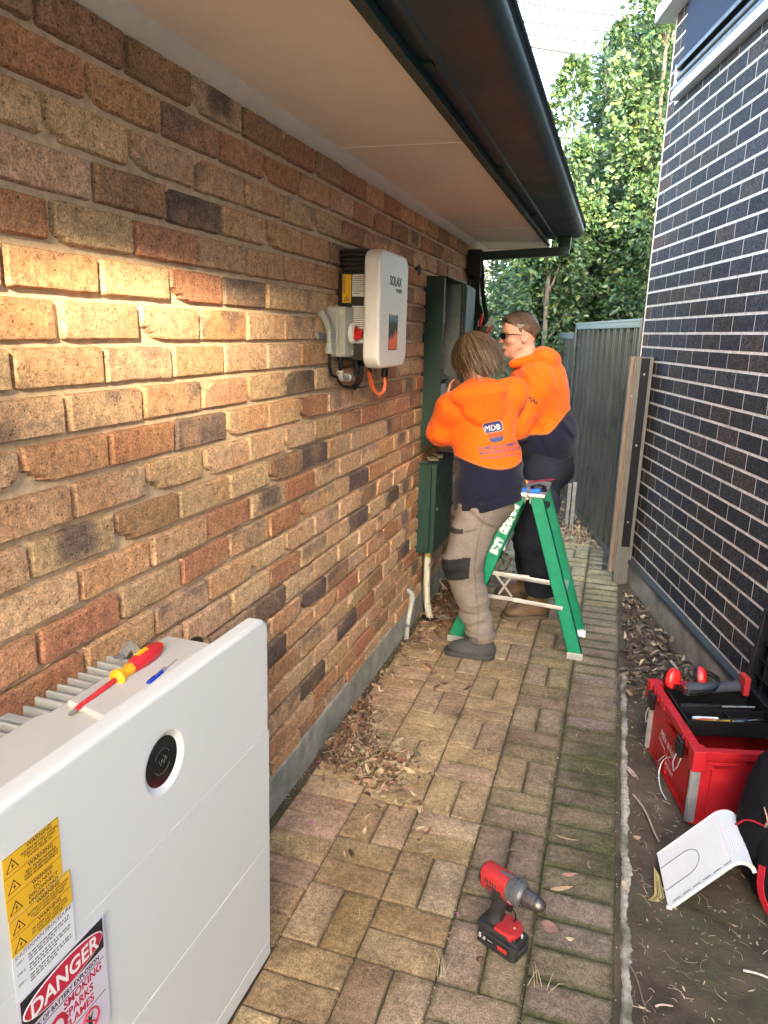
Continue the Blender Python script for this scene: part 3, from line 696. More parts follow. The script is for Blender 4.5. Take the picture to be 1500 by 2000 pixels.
drift(.3, 5.2, .2, .4, 150, .03, .9, .5, xmin=.05)
obj('leaf_litter_by_wall', g, M_leafdry, kind='stuff', smooth=180)
g = G()
dk = [(.14, .10, .07), (.10, .07, .05), (.20, .15, .10), (.07, .05, .04), (.25, .19, .13)]
for _ in range(620):  # bark and leaf mulch between slab and fence post
    v = lr.random()**.8; y = 4.75-1.5*v; xr = 1.461-.2565*(y-4)-.06; x = lr.uniform(1.17, xr); dleaf(g, x, y, dirt_z(x, y)+lr.uniform(0, .018), .95, .35, dk, .10)
for _ in range(420):
    y = lr.uniform(1.2, 3.4); x = lr.uniform(1.19, 1.75); dleaf(g, x, y, dirt_z(x, y), .28, .3, dk+dry, .35)
obj('mulch_litter', g, M_leafdry, kind='stuff', smooth=180)
g = G()
M_twig = mat('dry_twig', (1, 1, 1), .85, var=.25, vscale=80, attr=True)
def twig(g, x, y, z, L_, r, a, c, bend=.1, lift=.01, fork=False):
    P = []; b1, b2 = lr.uniform(-bend, bend), lr.uniform(-bend, bend)
    for t in np.linspace(0, 1, 6): P.append((x+math.cos(a)*L_*t-math.sin(a)*L_*(b1*math.sin(3*t)+b2*t*t), y+math.sin(a)*L_*t+math.cos(a)*L_*(b1*math.sin(3*t)+b2*t*t), z+r+lift*math.sin(3.1*t)*lr.uniform(.3, 1)))
    tube(g, P, np.linspace(r, r*.5, 6), 5, 0, c)
    if fork:
        q = P[3]; tube(g, [q, (q[0]+math.cos(a+.7)*L_*.3, q[1]+math.sin(a+.7)*L_*.3, q[2]+.008), (q[0]+math.cos(a+.5)*L_*.5, q[1]+math.sin(a+.5)*L_*.5, q[2]+.004)], (r*.7, r*.5, r*.3), 5, 0, c)
pale = [(.42, .33, .22), (.36, .30, .22), (.25, .19, .13), (.50, .42, .30), (.18, .13, .09)]
for _ in range(520):
    y = lr.uniform(1.15, 3.5); x = lr.uniform(1.17, 1.85); twig(g, x, y, dirt_z(x, y), lr.uniform(.012, .05), lr.uniform(.0004, .0011), lr.uniform(0, 6.3), lr.choice(pale), .3, .004, lr.random() < .2)
for _ in range(60): twig(g, lr.uniform(.2, 1.1), lr.uniform(1.4, 3.3), .001, lr.uniform(.02, .07), .0009, lr.uniform(0, 6.3), lr.choice(pale), .3, .003)
for _ in range(70): twig(g, lr.gauss(.14, .07)+.05, lr.gauss(2.5, .12), lr.uniform(.0, .05), lr.uniform(.05, .13), .0014, lr.uniform(0, 6.3), lr.choice(pale), .2, .01, True)
obj('twig_litter', g, M_twig, kind='stuff', smooth=180)
g = G()  # small pebbles and grit
for _ in range(420):
    y = lr.uniform(1.1, 3.6); x = lr.uniform(1.16, 1.85); s = lr.uniform(.0012, .0036)
    lathe(g, [(0, -s*.5), (s*.8, -s*.2), (s, .2*s), (0, s*.6)], 5, 0, np.array((.30, .26, .20))*lr.uniform(.5, 1.2), rotz(lr.uniform(0, 6), (x, y, dirt_z(x, y)+.002)))
for _ in range(260):
    xj = lr.choice(XS[1:])+lr.gauss(0, .004); y = lr.uniform(1.3, 3.6); s = lr.uniform(.001, .0026)
    lathe(g, [(0, -s*.5), (s*.8, -s*.2), (s, .2*s), (0, s*.6)], 5, 0, np.array((.55, .47, .33))*lr.uniform(.5, 1.2), rotz(lr.uniform(0, 6), (xj, y, -.004)))
for _ in range(300):
    y = lr.uniform(2.0, 4.9); s = lr.uniform(.0015, .004); x = .022+abs(lr.gauss(0, .012))
    lathe(g, [(0, -s*.5), (s*.8, -s*.2), (s, .2*s), (0, s*.6)], 5, 0, np.array((.35, .29, .2))*lr.uniform(.4, 1.2), rotz(lr.uniform(0, 6), (x, y, -.002)))
obj('grit', g, M_twig, kind='stuff', smooth=0)

# single leaves and sticks one can point at
def big_leaf(label, o, L_, w, yaw, col, curl=.15, tilt=.05, roll=.1, name='fallen_leaf', group='large fallen leaves'):
    g = G(); leaf(g, (0, 0, 0), L_, w, yaw, tilt, roll, curl, col, n=9, fold=.18)
    ob = obj(name, g, M_leafdry, smooth=180); ob.location = o; V = np.array([v.co.z for v in ob.data.vertices]); ob.location.z = o[2]-V.min()+.0005
    return tag(ob, label, 'leaf', group)
big_leaf('pinkish brown oval leaf lying just behind the drill chuck', (1.003, 1.997, 0), .052, .017, .5, (.50, .27, .20))
big_leaf('long pale tan leaf touching the tip of the drill chuck', (.985, 1.93, 0), .075, .017, .55, (.56, .38, .22), .1)
big_leaf('crumpled purplish brown leaf beside the drill battery', (.967, 1.765, 0), .05, .040, -.4, (.27, .155, .125), .35, .1, .2)
big_leaf('dark red brown leaf tucked in a paver joint below the drill battery', (.80, 1.60, 0), .026, .020, .8, (.14, .055, .035))
big_leaf('tiny cream leaf scrap right of the crumpled purplish leaf', (1.021, 1.745, 0), .024, .014, .3, (.62, .52, .30), .4)
big_leaf('thin straw coloured leaf across the pavers above the drill', (.985, 2.165, 0), .075, .008, .05, (.42, .33, .20))
big_leaf('narrow tan leaf lying left of the drill top', (.69, 2.12, 0), .05, .007, .75, (.48, .38, .24))
big_leaf('orange brown leaf at the right end of the leaf drift', (.352, 2.40, .01), .055, .034, 2.6, (.42, .185, .085), .25)
big_leaf('grey green oval leaf right of the leaf drift', (.395, 2.46, .012), .048, .026, -.6, (.13, .13, .085), .2, .2)
big_leaf('grey green long leaf below the leaf drift', (.40, 2.23, .004), .06, .018, -.4, (.17, .15, .11), .1)
big_leaf('small fresh green leaf on top of the leaf drift', (.245, 2.52, .03), .045, .022, .3, (.16, .20, .06), .25)
big_leaf('pink brown leaf on the soil near the toolbox corner', (1.195, 2.62, dirt_z(1.195, 2.62)), .085, .022, -1.05, (.42, .33, .27), .1)
big_leaf('salmon leaf standing in the mulch by the path end', (1.165, 3.55, dirt_z(1.165, 3.55)+.004), .05, .022, -1.0, (.36, .30, .24), .3, -.3)
big_leaf('small orange leaf on the soil right of the path edging', (1.205, 2.25, dirt_z(1.205, 2.25)), .028, .02, .4, (.50, .33, .19), .3)
big_leaf('pale curled leaf lying on the path edging', (1.168, 1.99, .008), .045, .016, -1.1, (.50, .40, .28), .3)
def stick(label, a, b, r, col, mid=None):
    g = G(); a = np.array(a); b = np.array(b); d = b-a; P = [a+d*t+np.array((0, 0, .003*math.sin(3.1*t)))+np.array((-d[1], d[0], 0))*.03*math.sin(5*t) for t in np.linspace(0, 1, 8)]
    tube(g, P, np.linspace(r, r*.7, 8), 7, 0, col); ob = obj('stick', g, M_twig, smooth=60); return tag(ob, label, 'stick', 'sticks on the soil')
stick('straight grey stick on the soil in front of the toolbox', (1.195, 2.475, .012), (1.28, 2.24, .012), .0040, (.32, .26, .19))
stick('pale broken stick leaning at the foot of the footing behind the toolbox', (1.385, 3.63, .05), (1.43, 3.45, .035), .008, (.42, .34, .24))
stick('white stripped twig beside the red strap', (1.455, 1.765, .025), (1.56, 1.745, .03), .0035, (.55, .50, .42))
stick('short pale stick on the soil near the bottom of the frame', (1.235, 1.59, .015), (1.275, 1.605, .015), .0028, (.42, .35, .26))
stick('forked brown twig beside the path edging', (1.175, 1.70, .012), (1.215, 1.58, .014), .0022, (.22, .16, .11))
g = G()
for k in range(9):
    a = R(76)+lr.uniform(-.08, .08); tube(g, [(1.255-.003*k, 1.955, .012), (1.255-.003*k+math.cos(a)*.06, 1.955+.0+math.sin(a)*.04-.02, .02), (1.262-.002*k, 2.05, .03+.003*k)], (.0006, .0012, .0008), 5, 0, (.42, .33, .12))
tag(obj('dry_grass_blades', g, M_twig), 'bundle of dry yellow blades poking from under the white cover', 'grass blades')
g = G()
for k in range(6):
    a = lr.uniform(.6, 2.4); x, y = .955+lr.uniform(-.03, .03), 1.53+lr.uniform(-.02, .05); tube(g, [(x, y, .003), (x+.03*math.cos(a), y+.04*math.sin(a), .012), (x+.05*math.cos(a), y+.09*math.sin(a)-.02, .003)], (.0012, .001, .0005), 5, 0, (.45, .36, .2))
tag(obj('dry_stalks', g, M_twig), 'loose dry straw stalks on the pavers below the drill', 'straw')
g = G()
for k in range(9):
    a = 1.9+lr.uniform(-.5, .5); x, y = .712+lr.uniform(-.01, .02), 1.53; tube(g, [(x, y-.02, .003), (x+.02*math.cos(a), y+.02, .006), (x+.05*math.cos(a), y+.05, .003)], (.0008, .0008, .0004), 5, 0, (.5, .4, .24))
tag(obj('pine_needles', g, M_twig), 'small clump of straw needles on the pavers left of the drill battery', 'needles')
M_pink = mat('pink_plastic', (.55, .12, .42), .4, var=.05)
for lb, x, y, a in (('pink cable ferrule on the pinkish wall side pavers', .155, 1.955, .3), ('pink cable ferrule beside the drill on the pavers', .757, 1.98, 1.2), ('pink cable ferrule at the foot of the concrete footing', .045, 2.285, .9), ('purple cable ferrule in the paver joint left of the drill battery', .715, 1.72, 1.9)):
    g = G(); tube(g, [(x, y, .004), (x+math.cos(a)*.014, y+math.sin(a)*.014, .004)], .0022, 8); tag(obj('cable_ferrule', g, M_pink), lb, 'ferrule', 'pink cable ferrules')
# ================================================================== fences and posts beyond the wall
M_fence = mat('grey_green_sheet_steel', (.10, .108, .102), .32, metal=.6, var=.06, vscale=3, spec=.6)
M_rail = mat('fence_rail', (.20, .24, .225), .4, metal=.2, var=.08)
M_galv = mat('galvanised_steel', (.33, .35, .37), .42, metal=.6, var=.2, vscale=40)
def FP(s, out=0, z=0):   # along the fence line going away
    ux, uy = -math.sin(RA), math.cos(RA)
    return np.array((1.150+ux*s-math.cos(RA)*out, 5.33+uy*s-math.sin(RA)*out, z))
TF = frame(FP(0), (-math.sin(RA), math.cos(RA), 0), (0, 0, 1), (-math.cos(RA), -math.sin(RA), 0))
def fence(name, label, s0, s1, ztop, npan):
    t = thing(name, label, 'fence', tuple(FP((s0+s1)/2)))
    g = G(); pts = []; s = s0+.03; per = .190
    prof = [(0, 0), (.078, 0), (.092, .030), (.118, .030), (.126, .018), (.134, .018), (.142, .030), (.168, .030), (.184, 0), (.190, 0)]
    while s < s1-.03:
        for a, b in prof[:-1]: pts.append((min(s+a, s1-.03), b))
        s += per
    n = len(pts); V = [(a, .045, b) for a, b in pts]+[(a, ztop-.03, b) for a, b in pts]
    F = [(i, i+1, n+i+1, n+i) for i in range(n-1)]
    V2 = [(a, z, b-.0015) for (a, z, b) in V]; g.add(V, F, T=TF); g.add(V2, [f[::-1] for f in F], T=TF)
    obj('panel', g, M_fence, t, 20)
    g = G(); bx(g, (s0, ztop-.055, -.012), (s1, ztop, .036), .004, T=TF); bx(g, (s0, ztop-.012, -.016), (s1, ztop+.004, .041), .003, T=TF); bx(g, (s0, ztop-.040, .036), (s1, ztop-.033, .039), .001, T=TF); obj('top_rail', g, M_rail, t)
    g = G(); bx(g, (s0, .0, -.012), (s1, .055, .036), .004, T=TF); obj('bottom_rail', g, M_fence, t)
    for sp in np.linspace(s0, s1, npan+1): g = G(); bx(g, (sp-.02, -.1, -.018), (sp+.02, ztop+.006, .044), .004, T=TF); obj('post', g, M_fence, t)
    return t
fence('steel_fence', 'tall dark ribbed steel fence bay beside the timber post', 0.0, 2.19, 1.735, 1)
fence('steel_fence', 'lower dark ribbed steel fence run behind the workers', 2.24, 7.2, 1.645, 2)
M_tim = mat('weathered_timber', (.125, .118, .108), .85, var=.28, vscale=30, bump=.5, bscale=90, stretch=(6, 6, .5), c2=(.13, .12, .095), c2scale=7, c2lo=.45, c2hi=.7)
M_tim2 = mat('brown_timber', (.19, .145, .105), .8, var=.3, vscale=30, bump=.5, bscale=90, stretch=(6, 6, .5), c2=(.15, .10, .07), c2scale=7)
t = thing('timber_post', 'grey weathered timber post with black steel strap bolted to its face', 'post', (1.16, 4.95, 0))
Tp = frame((1.10, 4.93, -.05), (math.cos(.10), math.sin(.10), 0), (-math.sin(.10), math.cos(.10), 0))
g = G(); bx(g, (0, 0, 0), (.102, .10, 1.545), .004, T=Tp); obj('post', g, M_tim, t)
g = G(); bx(g, (.028, -.012, .31), (.080, -.001, 1.538), .002, T=Tp); st_ = obj('steel_strap', g, mat('black_steel', (.004, .005, .008), .6, var=.05, spec=.2), t)
for z in (1.44, .99, .48): g = G(); lathe(g, [(.0065, 0), (.0065, .003), (.004, .005), (0, .005)], 10, T=comp(Tp, frame((.052, -.012, z), (1, 0, 0), (0, 0, 1), (0, -1, 0)))); obj('bolt', g, M_galv, st_)
t = thing('timber_batten', 'brown timber batten fixed to the left side of the grey post', 'batten', (1.08, 4.97, 0))
g = G(); bx(g, (-.036, .018, .12), (-.001, .085, 1.545), .003, T=Tp); bx(g, (-.012, .0, .14), (-.001, .0175, 1.54), .002, T=Tp); obj('batten', g, M_tim2, t)
g = G(); lathe(g, [(.005, 0), (.005, .003), (0, .004)], 10, T=comp(Tp, frame((-.008, -.001, 1.30), (1, 0, 0), (0, 0, 1), (0, -1, 0)))); obj('bolt', g, M_galv, t)
for lb, x, y, h in (('taller galvanised stake near the end of the path', .735, 6.34, .40), ('shorter galvanised stake behind the taller one', .69, 6.42, .37)):
    g = G(); bx(g, (x-.017, y-.003, -.1), (x+.017, y+.003, h), .001); bx(g, (x-.017, y-.003, -.1), (x-.011, y+.03, h), .001)
    tag(obj('metal_stake', g, M_galv), lb, 'stake', 'galvanised stakes at the path end')

# ================================================================== trees
M_leaf = mat('pear_leaf', (1, 1, 1), .32, var=.2, vscale=12, attr=True, spec=.5, transl=.40, rvar=.06)
M_bark = mat('grey_bark', (.11, .098, .08), .9, var=.3, vscale=25, bump=.6, bscale=60)
tr_ = random.Random(31); nrt = np.random.RandomState(12)
def leaf_cloud(g, P, D, size, cols, wr=.72, droop=.55, seed=0):
    """many small folded leaves: P (n,3) positions, D (n,3) outward directions"""
    rs = np.random.RandomState(seed); n = len(P)
    L_ = size*rs.uniform(.6, 1.25, n); W = L_*wr*rs.uniform(.75, 1.1, n)
    ax = D+rs.normal(0, .55, (n, 3)); ax[:, 2] -= droop; ax /= np.linalg.norm(ax, axis=1)[:, None]
    s = np.cross(ax, rs.normal(0, 1, (n, 3))+np.array((0, 0, .6))); s /= np.linalg.norm(s, axis=1)[:, None]; nn = np.cross(ax, s)
    tmpl = [(0, 0, 0), (.35, .42, .12), (.78, .30, .08), (1.0, 0, -.10), (.78, -.30, .08), (.35, -.42, .12), (.5, 0, -.03)]
    V = np.zeros((n, 7, 3))
    cup = rs.uniform(.4, 1.9, n)
    for k, (a, b, c) in enumerate(tmpl): V[:, k] = P+ax*(a*L_)[:, None]+s*(b*W)[:, None]+nn*(c*L_*cup)[:, None]
    F = []
    for i in range(n):
        o = i*7; F += [(o, o+1, o+6), (o+1, o+2, o+6), (o+2, o+3, o+6), (o+3, o+4, o+6), (o+4, o+5, o+6), (o+5, o, o+6)]
    ci = rs.choice(len(cols), n); C = np.array(cols)[ci]*rs.uniform(.7, 1.3, n)[:, None]; C = np.repeat(C, 7, axis=0)
    g.add(V.reshape(-1, 3), F, 0, C)
LC = [(.075, .15, .055), (.095, .175, .065), (.06, .125, .05), (.12, .19, .065), (.07, .135, .08), (.16, .22, .07), (.065, .13, .065), (.07, .13, .075)]
LC = [tuple(q*.85 for q in c) for c in LC]
def tree(name, label, x, y, h, w, n, seed, z0=.4, lean=(0, 0), size=.085, cols=LC, group=None, stems=9, wr=.72, trunk_r=.042, droop=.55, upright=1.0, ballish=False):
    t = thing(name, label, 'tree', (x, y, 0), group); rs = np.random.RandomState(seed); gb = G(); Pn = []; Dn = []
    tr = [(x+lean[0]*s*s*h+.05*math.sin(s*5+seed), y+lean[1]*s*s*h, h*s*.97) for s in np.linspace(0, 1, 9)]
    tube(gb, tr, np.linspace(trunk_r, .008, 9), 8)
    for k in range(stems):
        f = rs.uniform(.08, .75); i = f*8; b = np.array(tr[int(i)])*(1-(i % 1))+np.array(tr[int(i)+1])*(i % 1)
        a = rs.uniform(0, 6.28); reach = w*rs.uniform(.45, 1.0)*(.75+.5*(1-abs(f-.35))); rise = h*rs.uniform(.12, .36)*upright
        pts = [b+np.array((math.cos(a)*reach*(q**.75), math.sin(a)*reach*(q**.75), rise*q**1.15))+rs.normal(0, .03, 3)*q for q in np.linspace(0, 1, 8)]
        tube(gb, pts, np.linspace(trunk_r*.45*(1-f*.5), .004, 8), 6)
        m = n//(stems*2) if not ballish else n//stems
        for cl in range(8):
            q = rs.uniform(.25, 1.05); q0 = min(q, .999)*7; c = np.array(pts[int(q0)])*(1-(q0 % 1))+np.array(pts[int(q0)+1])*(q0 % 1)
            c = c+rs.normal(0, 1, 3)*np.array((.16, .16, .22))*w*.6; mm = m//8
            r_ = rs.normal(0, 1, (mm, 3)); r_ /= np.linalg.norm(r_, axis=1)[:, None]; rad = rs.uniform(.35, 1, mm)**.5*w*rs.uniform(.12, .30)
            P = c+r_*rad[:, None]*np.array((1, 1, 1.5)); Pn.append(P); Dn.append(r_)
            # side shoots
            tube(gb, [pts[int(q0)], c], (.006, .003), 4)
    if not ballish:
        m = n//2; zz = rs.uniform(z0/h, 1.0, m)**.9; env = w*np.clip(np.sin(np.pi*np.clip(zz*.88+.10, 0, 1))**.6, .05, 1); a = rs.uniform(0, 6.28, m)
        cx = np.interp(zz, np.linspace(0, 1, 9), [q[0] for q in tr]); cy = np.interp(zz, np.linspace(0, 1, 9), [q[1] for q in tr])
        rad = env*rs.uniform(.25, 1.0, m)**.6; P = np.stack([cx+np.cos(a)*rad, cy+np.sin(a)*rad, zz*h], 1)
        keep = fbm(P, 2.6, seed, 2) > -.12; P = P[keep]; a = a[keep]; Pn.append(P); Dn.append(np.stack([np.cos(a), np.sin(a), np.full(len(a), .2)], 1))
    obj('trunk', gb, M_bark, t)
    g = G(); leaf_cloud(g, np.vstack(Pn), np.vstack(Dn), size, cols, wr, droop, seed+5)
    obj('crown', g, M_leaf, t, 180)
    return t
tree('pear_tree', 'tall bright green pear tree rising beside the charcoal house corner', 1.18, 8.6, 6.6, .52, 30000, 1, size=.066, stems=17)
tree('pear_tree', 'green pear tree left of the tallest one with its top against the sky', .22, 8.3, 4.30, .42, 24000, 2, size=.064, stems=11, lean=(.012, 0))
tree('pear_tree', 'pear tree directly behind the tall steel fence bay', .95, 9.6, 4.6, .75, 24000, 3, size=.068, stems=12)
tree('pear_tree', 'broad pear tree filling the gap behind the two nearest ones', .75, 10.8, 5.5, .95, 30000, 14, size=.075, stems=16)
tree('pear_tree', 'bushy pear tree behind the lower steel fence run', .15, 9.6, 3.5, .85, 21000, 4, size=.068, stems=12, upright=.8)
tree('pear_tree', 'dense lower pear tree filling the gap under the gutter end', -.45, 10.8, 3.2, .8, 8000, 6, size=.085, stems=11, upright=.8, lean=(.02, 0))
OL = [(.10, .13, .06), (.14, .16, .085), (.20, .20, .09), (.07, .10, .05)]
tree('olive_tree', 'sparse grey green olive tree seen past the end of the brick wall', -1.55, 10.5, 4.6, 1.25, 6500, 9, size=.075, cols=OL, stems=14, wr=.26, trunk_r=.07, ballish=True, upright=.9, droop=.2)
tree('olive_tree', 'pale yellowish olive tree further behind the first one', -2.9, 13.5, 4.8, 1.7, 7000, 10, size=.09, cols=[(.20, .22, .09), (.26, .26, .11), (.14, .17, .07)], stems=13, wr=.3, trunk_r=.08, ballish=True, droop=.2)
def bush(label, x, y, w, h, n, seed, cols, size=.07, wr=.6):
    t = thing('garden_bush', label, 'bush', (x, y, 0)); rs = np.random.RandomState(seed); gb = G(); P = []; D = []
    for k in range(16):
        a = rs.uniform(0, 6.28); e = np.array((x+math.cos(a)*w*rs.uniform(.2, .8), y+math.sin(a)*w*rs.uniform(.2, .8), h*rs.uniform(.5, 1))); b = np.array((x+math.cos(a)*.05, y+math.sin(a)*.05, 0))
        tube(gb, [b, b*.5+e*.5+np.array((0, 0, .1)), e], (.012, .007, .003), 5)
        for c in range(5):
            cc = b+(e-b)*rs.uniform(.35, 1.05)+rs.normal(0, .08, 3)*w; m = n//80; r_ = rs.normal(0, 1, (m, 3)); r_ /= np.linalg.norm(r_, axis=1)[:, None]; P.append(cc+r_*(rs.uniform(.3, 1, m)*w*.28)[:, None]); D.append(r_)
    obj('stem', gb, M_bark, t); g = G(); leaf_cloud(g, np.vstack(P), np.vstack(D), size, cols, wr, .2, seed); obj('foliage', g, M_leaf, t, 180)
bush('low green bush glimpsed between the end of the wall and the man', -.35, 7.9, .5, 1.5, 3600, 3, LC, .06)
bush('yellow green shrub behind the hanging tool pouch', -1.2, 8.6, .8, 1.9, 4200, 4, [(.22, .25, .07), (.16, .20, .07), (.10, .14, .05)], .07, .35)
bush('dark shrub low behind the gap of the brick wall end', -1.7, 7.2, .8, 1.3, 3600, 5, [(.05, .085, .03), (.07, .11, .035)], .06)
# grass tuft at the foot of the wall
g = G(); rg = random.Random(4)
for k in range(170):
    a = rg.uniform(0, 6.28); r0 = rg.uniform(0, .05); x, y = .20+math.cos(a)*r0, 4.72+math.sin(a)*r0*1.4; L_ = rg.uniform(.10, .24); d = rg.uniform(.4, 1.0)
    P = [(x, y, 0), (x+math.cos(a)*L_*.25*d, y+math.sin(a)*L_*.25*d, L_*.55), (x+math.cos(a)*L_*.6*d, y+math.sin(a)*L_*.6*d, L_*.68), (x+math.cos(a)*L_*.95*d, y+math.sin(a)*L_*.95*d, L_*.45)]
    tube(g, P, (.0022, .002, .0014, .0004), 4, 0, np.array((.12, .22, .045))*rg.uniform(.6, 1.5))
tag(obj('grass_tuft', g, mat('grass_blade', (1, 1, 1), .5, attr=True, transl=.3)), 'bright green grass tuft at the foot of the wall behind the young worker', 'grass tuft')

# ================================================================== overhead wires
M_wire = mat('wire', (.03, .035, .04), .6, var=0)
wl = [('topmost thin overhead wire crossing the sky', (-3.0, 14, 7.36), (3.5, 14, 6.17), .014), ('second overhead wire from the top', (-3.0, 14, 7.06), (3.5, 14, 5.99), .014), ('third overhead wire from the top', (-3.0, 14, 6.84), (3.5, 14, 5.86), .014)]
for lb, a, b, r in wl:
    t = thing('overhead_wire', lb, 'wire', (0, 14, 6.5), 'overhead wires in the sky'); g = G()
    P = [np.array(a)*(1-u)+np.array(b)*u+np.array((0, 0, -.25*math.sin(math.pi*u)+.25)) for u in np.linspace(0, 1, 16)]
    tube(g, P, r, 5); obj('cable', g, M_wire, t)
    for u in (.26, .29, .33): g = G(); p_ = P[int(u*15)]; lathe(g, [(.012, -.10), (.03, -.07), (.018, -.04), (.03, -.01), (.01, .02)], 7, T=frame((a[0]+(b[0]-a[0])*u, 14, a[2]+(b[2]-a[2])*u-.25*math.sin(math.pi*u)+.25), (1, 0, 0), (0, 1, 0), (0, 0, 1))); obj('insulator', g, M_wire, t)
g = G(); tube(g, [(-2.0, 14, 6.60), (-1.0, 14, 6.40), (-.3, 14, 6.25), (1.5, 14, 5.85), (3, 14, 5.5)], .02, 6); tag(obj('service_cable', g, M_wire), 'thick black service cable below the thin wires', 'cable')
g = G()
for k in range(2): tube(g, [(-.95+.08*k, 14, 7.6), (-1.0+.08*k, 14, 7.1), (-1.12+.08*k, 14, 6.7), (-1.3+.08*k, 14, 6.5)], .008, 5)
tag(obj('jumper_lead', g, M_wire), 'pair of curved leads hanging between the overhead wires', 'cable')
# ================================================================== things fixed to the brick wall
WX = lambda y, z, x=0.0: frame((x, y, z), (0, 1, 0), (0, 0, 1), (1, 0, 0))     # local x along the wall, y up, z out of the wall
M_wplas = mat('white_plastic', (.66, .66, .64), .38, var=.03, spec=.45)
M_gplas = mat('grey_plastic', (.40, .42, .385), .45, var=.04)
M_bplas = mat('black_plastic', (.007, .007, .008), .42, var=.1, spec=.4)
M_blackm = mat('black_alloy', (.008, .008, .010), .5, var=.1, bump=.1, bscale=80)
M_ink = mat('black_ink', (.012, .012, .014), .6, var=0)
M_red = mat('red_plastic', (.55, .02, .018), .35, var=.06, spec=.5)
M_orange = mat('orange_cable', (.62, .13, .04), .5, var=.05)
M_yel = mat('yellow_label', (.72, .42, .02), .5, var=.03)
M_lab = mat('label_paper', (.62, .64, .66), .5, var=.04)
M_labtxt = mat('label_print', (.10, .10, .11), .6, var=0)
M_inkred = mat('red_ink', (.50, .01, .045), .45, var=0)
M_scr = mat('display_glass', (.008, .008, .010), .08, var=0, spec=.7)
def greek(g, x0, x1, ytop, rows_, dy, T, mi=0, h=None, rnd=None):
    """rows of small illegible print as short dashes"""
    rr2 = rnd or random.Random(int(abs(x0*1e4+ytop*1e3))+rows_)
    h = h or dy*.42
    for r_ in range(rows_):
        x = x0; y = ytop-dy*r_
        while x < x1:
            w = (x1-x0)*rr2.uniform(.03, .11); x2 = min(x+w, x1)
            if r_ == rows_-1 and x > x0+(x1-x0)*.6: break
            flat(g, [(x, y), (x2, y), (x2, y+h), (x, y+h)], T, mi, z=.0, t=.0003); x = x2+(x1-x0)*.025
# --- inverter
inv = thing('solar_inverter', 'white faced solar inverter mounted on the brick wall', 'inverter', (.0, 2.68, 1.475))
g = G(); bx(g, (.0, 2.555, 1.52), (.13, 2.835, 1.700), .004); bx(g, (.012, 2.54, 1.50), (.13, 2.84, 1.80), .004)
for k in range(6): bx(g, (.02, 2.538, 1.795+.0155*k), (.128, 2.842, 1.806+.0155*k), .003)
bx(g, (.03, 2.55, 1.79), (.13, 2.83, 1.885), .003)
obj('housing', g, M_blackm, inv)
g = G(); prism(g, rrect(.352, .408, .052, 8), 0, .062, .010, T=WX(2.678, 1.678, .122), seg=4)
obj('front_cover', g, M_wplas, inv, 50)
g = G(); flat(g, rrect(.112, .128, .002, 2), WX(2.668, 1.602, .1842), 0, 0, .0006)
scr = obj('display', g, M_scr, inv)
g = G(); Ts = WX(2.668, 1.602, .1850)
fl = [(-.052, -.060), (.052, -.060), (.052, -.006), (.044, .004), (.036, -.024), (.024, .012), (.014, -.026), (.004, -.004), (-.006, -.030), (-.018, -.010), (-.026, -.032), (-.038, -.014), (-.044, -.032), (-.052, -.022)]
flat(g, fl, Ts); obj('screen_graphic', g, mat('orange_red_print', (.62, .10, .03), .35, var=.25, vscale=60), scr)
g = G(); text(g, 'SOLAX', .046, WX(2.612, 1.768, .1842), sx=1.02, bold=.0012); text(g, 'POWER', .022, WX(2.690, 1.744, .1842), sx=1.0); obj('lettering', g, M_ink, inv)
# side labels of the black housing (face towards the camera, -y)
TSd = frame((.0, 2.5375, 0), (1, 0, 0), (0, 0, 1), (0, -1, 0))
g = G(); bx(g, (.030, 1.700, 0), (.064, 1.797, .0008), .0002, T=TSd); flat(g, [(.047-.010, 1.706), (.047+.010, 1.706), (.047, 1.724)], TSd, 1, .0009); flat(g, [(.047-.0065, 1.708), (.047+.0065, 1.708), (.047, 1.7205)], TSd, 0, .0016)
flat(g, [(.046, 1.7085), (.0475, 1.7085), (.0475, 1.716), (.046, 1.716)], TSd, 1, .0022)
greek(g, 0, .060, 0, 4, .0062, frame((.038, 2.5365, 1.733), (0, 0, 1), (1, 0, 0), (0, -1, 0)), 1)
obj('warning_label', g, [M_yel, M_ink], inv)
for (z0, z1, rr3) in ((1.722, 1.797, 9), (1.560, 1.690, 17)):
    g = G(); bx(g, (.068, z0, 0), (.118, z1, .0008), .0002, T=TSd); greek(g, .071, .115, z1-.008, rr3, .0072, comp(lambda V: V, frame((0, 2.5365, 0), (1, 0, 0), (0, 0, 1), (0, -1, 0))), 1)
    obj('rating_label', g, [M_lab, M_labtxt], inv)
g = G()
for k, y in enumerate((2.57, 2.60, 2.63, 2.70)): g = G(); lathe(g, [(.012, 0), (.012, -.02), (.009, -.022), (.009, -.055), (.006, -.058)], 10, T=rotz(0, (.075+.01*(k % 2), y, 1.50))); obj('cable_gland', g, M_bplas, inv)
g = G(); lathe(g, [(.016, .0), (.016, -.02), (.013, -.024), (.014, -.05), (.010, -.055)], 12, T=rotz(0, (.135, 2.735, 1.487)))
obj('cable_gland', g, M_bplas, inv)
g = G()
for k in range(5): tube(g, [(.08, 2.57+.015*k, 1.46), (.075, 2.575+.015*k, 1.42), (.06, 2.57+.01*k, 1.402-.003*k), (.04, 2.53, 1.405), (.03, 2.50, 1.43)], .0045, 6)
tube(g, [(.045, 2.49, 1.52), (.045, 2.492, 1.48), (.042, 2.50, 1.455)], .008, 7); tube(g, [(.034, 2.408, 1.53), (.034, 2.412, 1.48), (.035, 2.43, 1.45), (.04, 2.47, 1.44)], .006, 7)
tag(obj('black_cables', g, M_bplas), 'bundle of thin black cables looping under the inverter', 'cables')
